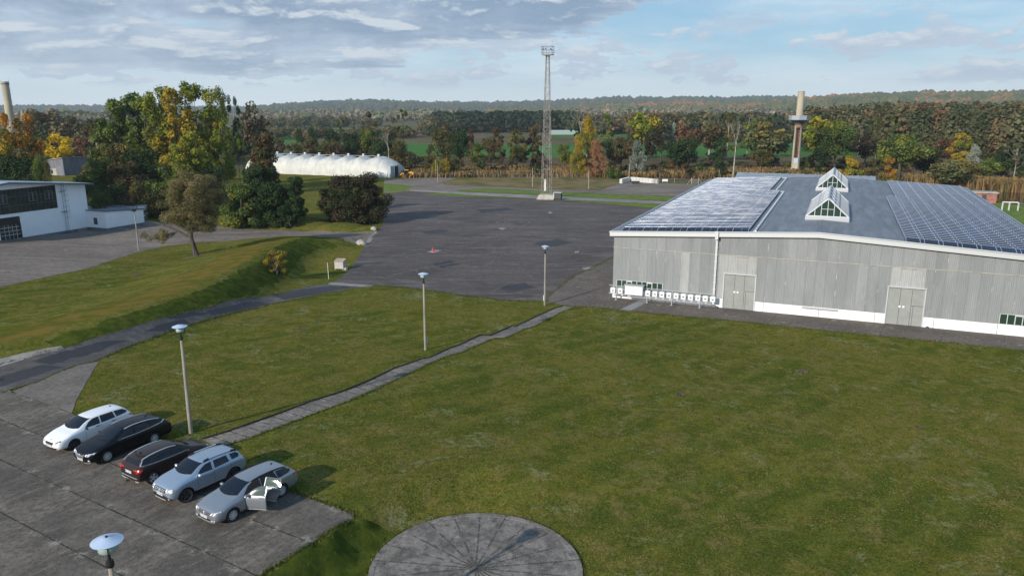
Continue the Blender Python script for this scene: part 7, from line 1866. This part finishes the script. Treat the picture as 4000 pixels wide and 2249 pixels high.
# ---- 2 black estate
q = dict(L=4.91, W=1.86, H=1.49, wb=2.74, fo=.98, rw=.335, belt=1.02, beltf=.95, cowl=1.01, hoodf=.82, nose=.66, tailz=1.0, tailx=.72, Hr=1.39, xrf=1.60, xc=2.45, rg0=1.08, paint=P_BLACK, zb=.19)
c = Car('parked_car', 'glossy black estate car with chrome window line and silver roof rails', q); c.wind()
for sd in (-1, 1):
    c.patch('side_window', 'side', [(2.02, 1.01), (1.72, 1.24), (1.42, 1.355), (1.10, 1.385), (1.12, 1.02)], C_GLASS, .006, sd)
    c.patch('side_window', 'side', [(1.04, 1.02), (1.02, 1.388), (.20, 1.365), (.12, 1.06)], C_GLASS, .006, sd)
    c.patch('side_window', 'side', [(.05, 1.065), (.12, 1.36), (-.42, 1.30), (-.80, 1.17), (-.55, 1.10)], C_GLASS, .006, sd)
    c.strip('window_chrome', 'side', [(2.04, .995), (1.0, 1.005), (.1, 1.045), (-.55, 1.09), (-.82, 1.16)], .035, C_CHROME, .012, sd)
    c.patch('headlight', 'front', [(sd * .42, .62), (sd * .60, .60), (sd * .84, .70), (sd * .85, .77), (sd * .60, .715), (sd * .42, .69)][::sd], C_LAMP, .008)
    c.patch('tail_lamp', 'rear', [(sd * .50, .86), (sd * .82, .86), (sd * .83, .98), (sd * .50, .95)], C_RED, .01)
    c.strip('bumper_chrome', 'front', [(sd * .42, .26), (sd * .70, .27), (sd * .78, .34)], .035, C_CHROME, .02)
    c.patch('fog_lamp', 'front', [(sd * .66, .36), (sd * .76, .37), (sd * .76, .44), (sd * .68, .44)], C_LAMP, .01)
c.patch('grille', 'front', [(-.36, .66), (-.28, .48), (0, .44), (.28, .48), (.36, .66)], C_TRIM, .01)
c.strip('grille_chrome', 'front', [(-.38, .67), (-.30, .49), (0, .45), (.30, .49), (.38, .67)], .05, C_CHROME, .02); c.strip('grille_bar', 'front', [(-.36, .60), (0, .57), (.36, .60)], .06, C_CHROME, .03)
c.patch('emblem', 'front', [(-.05, .55), (.05, .55), (.05, .64), (-.05, .64)], C_CHROME, .05)
c.patch('lower_intake', 'front', [(-.45, .22 + .04), (.45, .26), (.40, .34), (-.40, .34)], C_TRIM, .006)
c.plate('front', .38, 'B TR 322'); seams(c, (1.06, .12, 2.02), .34, 1.0, mat('gap_dark', (.002, .002, .002), .5)); handle(c, (1.2, .28), .90, P_BLACK); c.mirror(P_BLACK, 1.98, 1.03); c.wheels(C_RIM, 10); c.antenna(-.1); c.roofrail(C_SILV, .60, -.55, 1.5)
put(c, (420, 1803), 1, hd(-1), 1)
# ---- 3 dark brown compact SUV, tail towards the camera
q = dict(L=4.24, W=1.79, H=1.56, wb=2.65, fo=.82, rw=.345, belt=1.08, beltf=1.02, cowl=1.10, hoodf=.93, nose=.78, tailz=1.06, tailx=.42, Hr=1.46, xrf=1.62, xc=2.35, rg0=1.14, paint=P_BROWN, zb=.27, lift=.08)
c = Car('parked_car', 'dark brown compact car parked with its tail lights to the front', q); c.wind()
for sd in (-1, 1):
    c.patch('side_window', 'side', [(1.98, 1.09), (1.74, 1.28), (1.45, 1.40), (1.10, 1.44), (1.13, 1.10)], C_GLASS, .006, sd)
    c.patch('side_window', 'side', [(1.05, 1.10), (1.02, 1.44), (.18, 1.425), (.12, 1.12)], C_GLASS, .006, sd)
    c.patch('side_window', 'side', [(.06, 1.125), (.11, 1.42), (-.28, 1.385), (-.50, 1.16)], C_GLASS, .006, sd)
    c.strip('window_chrome', 'side', [(2.02, 1.075), (1.0, 1.08), (.1, 1.10), (-.54, 1.14), (-.31, 1.40)], .035, C_CHROME, .012, sd)
    c.patch('tail_lamp', 'rear', [(sd * .42, .915), (sd * .60, .92), (sd * .62, .84), (sd * .74, .83), (sd * .80, .92), (sd * .78, 1.0), (sd * .44, .97)][::sd], C_RED, .012)
    c.patch('tail_lamp', 'side', [(-.75, .85), (-.60, .86), (-.48, .95), (-.54, 1.0), (-.76, .99)], C_RED, .008, sd)
    c.patch('headlight', 'front', [(sd * .45, .78), (sd * .80, .82), (sd * .80, .87), (sd * .45, .86)], C_LAMP, .01)
    c.patch('sill_cladding', 'side', [(.42, .30), (2.22, .30), (2.22, .42), (.42, .42)], C_TRIM, .008, sd)
c.patch('rear_bumper_trim', 'rear', [(-.80, .44), (-.60, .36), (-.30, .33), (.30, .33), (.60, .36), (.80, .44), (.80, .50), (-.80, .50)], C_TRIM, .012)
c.strip('rear_bumper_chrome', 'rear', [(-.72, .40), (-.45, .36), (-.3, .31), (.3, .31), (.45, .36), (.72, .40)], .04, C_SILV, .03); c.strip('rear_reflector_bar', 'rear', [(-.68, .54), (.68, .54)], .022, C_SILV, .014)
mb = MB(); mb.tube((-c.ro - .02, -.0, .34), (-c.ro - .16, 0, .34), .03); mb.tube((-c.ro - .15, 0, .34), (-c.ro - .15, 0, .44), .025); mb.build('tow_bar', C_TRIM, c.e)
c.plate('rear', .80, 'MOL AD 12'); seams(c, (1.06, .12, 2.0), .42, 1.06, MATS['gap_dark']); handle(c, (1.2, .28), .97, P_BROWN); c.mirror(P_BROWN, 1.96, 1.1); c.wheels(C_RIM, 5); c.antenna(.0); c.roofrail(C_SILV, .58, -.35, 1.5)
c.strip('spoiler_edge', 'rear', [(-.5, 1.47), (.5, 1.47)], .03, P_BROWN, .03)
put(c, (600, 1888), 0, (lambda t: (-t[0], -t[1]))(hd(-2)), -1)
# ---- 4 light silver blue off-road car
q = dict(L=4.32, W=1.82, H=1.63, wb=2.67, fo=.82, rw=.36, belt=1.12, beltf=1.08, cowl=1.16, hoodf=1.02, nose=.86, tailz=1.10, tailx=.42, Hr=1.55, xrf=1.60, xc=2.30, rg0=1.20, paint=P_ICE, zb=.30, lift=.12, arch=.07, wr=.74)
c = Car('parked_car', 'light silver blue high car with black roof bar feet and big dark wheels', q); c.wind()
for sd in (-1, 1):
    c.patch('side_window', 'side', [(1.96, 1.14), (1.72, 1.34), (1.45, 1.46), (1.14, 1.49), (1.15, 1.12)], C_GLASS, .006, sd)
    c.patch('side_window', 'side', [(1.02, 1.13), (1.0, 1.49), (.26, 1.48), (.18, 1.16)], C_GLASS, .006, sd)
    c.patch('side_window', 'side', [(.02, 1.18), (.06, 1.46), (-.30, 1.44), (-.48, 1.30), (-.38, 1.19)], C_GLASS, .006, sd)
    c.patch('headlight', 'front', [(sd * .46, .74), (sd * .78, .74), (sd * .82, .90), (sd * .46, .90)][::sd], C_LAMP, .01)
    c.patch('tail_lamp', 'rear', [(sd * .66, .80), (sd * .82, .80), (sd * .82, 1.08), (sd * .70, 1.08)], C_RED, .012)
    c.patch('sill_cladding', 'side', [(.46, .33), (2.2, .33), (2.2, .42), (.46, .42)], C_TRIM, .012, sd); c.strip('sill_chrome', 'side', [(.5, .435), (2.15, .435)], .02, C_SILV, .014, sd)
    c.patch('fog_lamp', 'front', [(sd * .60, .42), (sd * .68, .42), (sd * .69, .50), (sd * .60, .50)], C_LAMP, .022)
c.patch('grille', 'front', [(-.45, .72), (.45, .72), (.45, .88), (-.45, .88)], C_TRIM, .012)
for r_ in range(2):
    for i in range(6): 
        if i in (2, 3) and r_ == 0: pass
        u = -.38 + i * .135; c.patch('grille_chrome', 'front', [(u, .77 + r_ * .055), (u + .10, .77 + r_ * .055), (u + .10, .80 + r_ * .055), (u, .80 + r_ * .055)], C_CHROME, .02)
c.patch('emblem', 'front', [(-.06, .74), (.06, .74), (.04, .83), (-.04, .83)], C_CHROME, .035)
c.patch('front_bumper_trim', 'front', [(-.78, .40), (-.50, .36), (.50, .36), (.78, .40), (.72, .50), (.42, .57), (-.42, .57), (-.72, .50)], C_TRIM, .014); c.strip('skid_strip', 'front', [(-.42, .375), (.42, .375)], .03, C_SILV, .03)
c.plate('front', .60, 'FRW MB 90'); seams(c, (1.08, .12, 2.0), .45, 1.10); handle(c, (1.22, .28), 1.0, P_ICE); c.mirror(C_CHROME, 1.94, 1.16); c.wheels(C_RIMD, 5, steer=-.35); 
for sg in (-1, 1):
    y = sg * .60
    for x0, x1 in ((1.15, 1.48), (-.42, -.05)):
        mb = MB()
        za = c.hit('top', x0, y)[0].z; zb_ = c.hit('top', x1, y)[0].z
        mb.add([(x0, y - .03, za - .01), (x1, y - .03, zb_ - .01), (x1 - .06, y - .03, zb_ + .085), (x0 + .03, y - .03, za + .09), (x0, y + .03, za - .01), (x1, y + .03, zb_ - .01), (x1 - .06, y + .03, zb_ + .085), (x0 + .03, y + .03, za + .09)], [(0, 1, 2, 3), (7, 6, 5, 4), (0, 4, 5, 1), (1, 5, 6, 2), (2, 6, 7, 3), (3, 7, 4, 0)])
        mb.build('roof_bar_foot', C_TRIM, c.e)
    mb = MB(); mb.bar((-.1, y, c.hit('top', -.05, y)[0].z + .065), (1.2, y, c.hit('top', 1.2, y)[0].z + .065), .04, .035); mb.build('roof_rail', C_SILV, c.e)
put(c, (728, 1960), 1, hd(-3), 1)
# ---- 5 silver estate with both left doors open
q = dict(L=4.77, W=1.83, H=1.48, wb=2.79, fo=.91, rw=.33, belt=1.01, beltf=.94, cowl=1.0, hoodf=.83, nose=.67, tailz=1.0, tailx=.60, Hr=1.41, xrf=1.64, xc=2.48, rg0=1.06, paint=P_SILVER, zb=.19)
c = Car('parked_car', 'silver estate car with both left side doors standing open', q); c.wind()
W1 = [(2.05, 1.0), (1.74, 1.24), (1.45, 1.35), (1.13, 1.378), (1.15, 1.01)]; W2_ = [(1.07, 1.01), (1.05, 1.38), (.28, 1.365), (.20, 1.03)]
for sd in (-1, 1):
    if sd < 0:
        c.patch('side_window', 'side', W1, C_GLASS, .006, sd); c.patch('side_window', 'side', W2_, C_GLASS, .006, sd)
    c.patch('side_window', 'side', [(.12, 1.04), (.17, 1.36), (-.40, 1.315), (-.72, 1.15), (-.52, 1.07)], C_GLASS, .006, sd)
    c.patch('headlight', 'front', [(sd * .44, .605), (sd * .62, .60), (sd * .84, .70), (sd * .85, .76), (sd * .62, .705), (sd * .42, .685)][::sd], C_LAMP, .008)
    c.patch('tail_lamp', 'rear', [(sd * .45, .82), (sd * .80, .84), (sd * .82, .94), (sd * .45, .92)], C_RED, .01); c.patch('tail_lamp', 'side', [(-.98, .86), (-.68, .90), (-.70, .96), (-.98, .95)], C_RED, .008, sd)
    c.patch('fog_lamp', 'front', [(sd * .48, .33), (sd * .70, .34), (sd * .72, .39), (sd * .48, .38)], C_LAMP, .012)
c.patch('grille', 'front', [(-.42, .69), (-.40, .55), (.40, .55), (.42, .69)], C_TRIM, .01)
for i in range(4): c.strip('grille_bar', 'front', [(-.41, .575 + i * .034), (.41, .575 + i * .034)], .012, C_CHROME, .018)
mb = MB(); h_, _ = c.hit('front', 0, .63); mb.M = Matrix.Translation((h_.x + .02, 0, .63)) @ Matrix.Rotation(PI / 2, 4, 'Y'); mb.lathe([(.0, .018), (.05, .018), (.062, .01), (.062, -.02)], 20); mb.build('emblem', C_CHROME, c.e)
c.patch('lower_intake', 'front', [(-.60, .30), (.60, .30), (.64, .38), (.40, .40), (-.40, .40), (-.64, .38)], C_TRIM, .008); c.strip('bumper_chrome', 'front', [(-.70, .30), (-.55, .265), (.55, .265), (.70, .30)], .026, C_CHROME, .014)
c.plate('front', .455, 'LDS AB 321')
for x in (1.1, .16, 2.05): c.strip('door_gap', 'side', [(x, .34), (x + .01, .68), (x, .98)], .008, C_TRIM, .001, -1)
for x in (1.22, .3): c.strip('door_handle', 'side', [(x, .90), (x + .2, .905)], .03, P_SILVER, .02, -1)
c.mirror(P_SILVER, 2.0, 1.02) if False else None
c.wheels(C_RIM, 10, cover=True); c.antenna(-.1); c.roofrail(C_TRIM, .60, -.5, 1.5)
# doorways: dark interior with seats, then the swung doors
D1 = [(2.10, .30), (2.12, .98), (1.76, 1.27), (1.45, 1.385), (1.11, 1.41), (1.10, .30)]; D2 = [(1.08, .30), (1.07, 1.41), (.26, 1.40), (.13, 1.0), (.30, .62), (.42, .42), (.48, .30)]
C_INT = mat('car_interior', (.02, .019, .018), .9)
for nm, D in (('door_opening', D1), ('door_opening', D2)): c.patch(nm, 'side', D, C_INT, .005, 1)
for x, nm in ((1.42, 'front'), (.50, 'rear')):
    mb = MB(); mb.box(x - .12, x + .30, c.W2 - .28, c.W2 - .075, .50, .66); mb.box(x - .20, x - .02, c.W2 - .28, c.W2 - .10, .62, 1.12); mb.build('seat', C_SEAT, c.e)
mb = MB(); mb.box(.62, .78, c.W2 - .22, c.W2 - .055, .72, .92); mb.build('red_bag', C_RED, c.e)
def swing(D, W, xh, ang, extra_mirror):
    # outer skin follows the body side, then the whole door turns about its front edge
    hinge = Vector((xh, c.hit('side', xh, .6, 1)[0].y, 0)); M = Matrix.Translation(hinge) @ Matrix.Rotation(-R(ang), 4, 'Z') @ Matrix.Translation(-hinge)
    z0, z1 = .30, 1.0; low = [p for p in D if p[1] <= 1.01]
    xs = [p[0] for p in D]; xa, xb = min(xs), max(xs)
    dr = c.patch('open_door', 'side', [(x, min(z, .985)) for x, z in D], P_SILVER, .008, 1)
    # thickness
    bm = bmesh.new(); bm.from_mesh(dr.data); g = bmesh.ops.solidify(bm, geom=bm.faces[:], thickness=.07); bm.to_mesh(dr.data); bm.free(); dr.data.update(); dr.matrix_local = M
    fr = [p for p in W]; mb = MB(); q_ = []
    for (a, b) in fr: h2, n2 = c.hit('side', a, b, 1); q_.append(h2 - n2 * .02)
    for a, b in zip(q_, q_[1:] + q_[:1]): mb.bar(a, b, .028, .03)
    f = mb.build('window_frame', P_SILVER, dr)
    gl = c.patch('side_window', 'side', W, mat('door_glass', (.07, .10, .09), .05, spec=.25) if 'door_glass' not in MATS else MATS['door_glass'], -.02, 1, parent=dr)
    c.strip('door_handle', 'side', [(xa + .12, .90), (xa + .32, .905)], .03, P_SILVER, .03, 1, parent=dr); c.strip('window_chrome', 'side', [(xa + .06, .985), (xb - .04, .985)], .02, C_CHROME, .016, 1, parent=dr); c.strip('sill_chrome', 'side', [(xa + .3 if xh < 1.5 else xa + .02, .33), (xb - .02, .33)], .025, C_CHROME, .016, 1, parent=dr)
    if extra_mirror:
        bm = bmesh.new(); bmesh.ops.create_icosphere(bm, subdivisions=2, radius=1)
        for v in bm.verts: v.co = Vector((v.co.x * .085, v.co.y * .125, v.co.z * .075)) + Vector((2.0, c.W2 + .08, 1.02))
        me = bpy.data.meshes.new('mirror'); bm.to_mesh(me); bm.free(); me.materials.append(P_SILVER); o = bpy.data.objects.new('mirror', me); COL.objects.link(o); o.parent = dr
swing(D1, W1, 2.08, 62, True); swing(D2, W2_, 1.06, 68, False)
bm = bmesh.new(); bmesh.ops.create_icosphere(bm, subdivisions=2, radius=1)
for v in bm.verts: v.co = Vector((v.co.x * .085, v.co.y * .125, v.co.z * .075)) + Vector((2.0, -c.W2 - .06, 1.02))
me = bpy.data.meshes.new('mirror'); bm.to_mesh(me); bm.free(); me.materials.append(P_SILVER); o = bpy.data.objects.new('mirror', me); COL.objects.link(o); o.parent = c.e
put(c, (909, 2034), 1, hd(-3), 1)

# ============================================================ yellow telescopic loader
ly = empty('wheel_loader', gz(1590, 694, ZL), 0, label='yellow and black wheeled loader parked at the tent door', cat='loader')
Y = mat('loader_yellow', rough=.5, fn=noisy((.72, .33, .015), (.78, .40, .02), 2)); YR = mat('loader_rim', (.75, .28, .01), .5)
ly.rotation_euler = (0, 0, PI + R(4))
for x, r in ((-1.15, .62), (1.25, .58)):
    for sg in (-1, 1):
        w = bpy.data.objects.new('wheel', None); COL.objects.link(w); w.parent = ly; w.matrix_local = Matrix.Translation((x, sg * .95, r)) @ Matrix.Rotation(-sg * PI / 2, 4, 'X')
        mb = MB(); mb.lathe([(r * .6, -.2), (r * .95, -.22), (r, -.12), (r, .12), (r * .95, .22), (r * .6, .2), (r * .58, .1)], 24); mb.build('tyre', C_TYRE, w, smooth=True)
        mb = MB(); mb.lathe([(0, .16), (r * .2, .16), (r * .3, .08), (r * .6, .12), (r * .6, .0)], 20); mb.build('rim', YR, w)
mb = MB(); mb.prism([(-2.1, .75), (-.55, .75), (-.5, 1.7), (-1.5, 1.85), (-2.05, 1.55)], 'y', -.8, .8); mb.build('engine_hood', Y, ly)
mb = MB(); mb.box(-2.2, 1.9, -.5, .5, .5, .74); mb.build('chassis', C_TRIM, ly)
mb = MB(); mb.prism([(-.45, .8), (.75, .8), (.85, 1.4), (.55, 2.3), (-.35, 2.3)], 'y', -.7, .7); mb.build('cab', C_GLASS, ly)
mb = MB(); mb.box(-.5, .75, -.78, .78, 2.31, 2.42); mb.build('cab_roof', Y, ly)
mb = MB()
for x0, x1 in ((-.45, -.35), (.85, .55)):
    for y in (-.73, .73): mb.bar((x0, y, .9), (x1, y, 2.3), .07)
mb.build('cab_post', C_TRIM, ly)
mb = MB(); mb.prism([(.9, .8), (1.9, .8), (1.8, 1.35), (1.0, 1.6)], 'y', -.55, .55); mb.build('front_frame', Y, ly)
mb = MB(); mb.bar((1.0, -.3, 1.5), (2.5, -.3, .55), .16, .22); mb.bar((1.0, .3, 1.5), (2.5, .3, .55), .16, .22); mb.build('boom', YR, ly)
mb = MB(); mb.prism([(2.45, .12), (3.5, .08), (3.1, .35), (2.75, .95), (2.5, 1.05)], 'y', -1.1, 1.1); mb.build('bucket', mat('bucket_steel', (.03, .035, .04), .6, .4), ly)
# ============================================================ haze
mb = MB(); mb.box(-6500, 6500, -600, 6000, ZL - 7, 190)
hz_m = bpy.data.materials.new('haze'); hz_m.use_nodes = True; hz_m.node_tree.nodes.remove(hz_m.node_tree.nodes['Principled BSDF'])
pv = hz_m.node_tree.nodes.new('ShaderNodeVolumePrincipled'); pv.inputs['Color'].default_value = (.82, .93, 1.0, 1); pv.inputs['Density'].default_value = .000095; pv.inputs['Anisotropy'].default_value = .0
hz_m.node_tree.links.new(pv.outputs[0], hz_m.node_tree.nodes['Material Output'].inputs['Volume'])
hz = mb.build('haze', hz_m); tag(hz, 'thin bluish autumn haze over the whole landscape', kind='stuff')
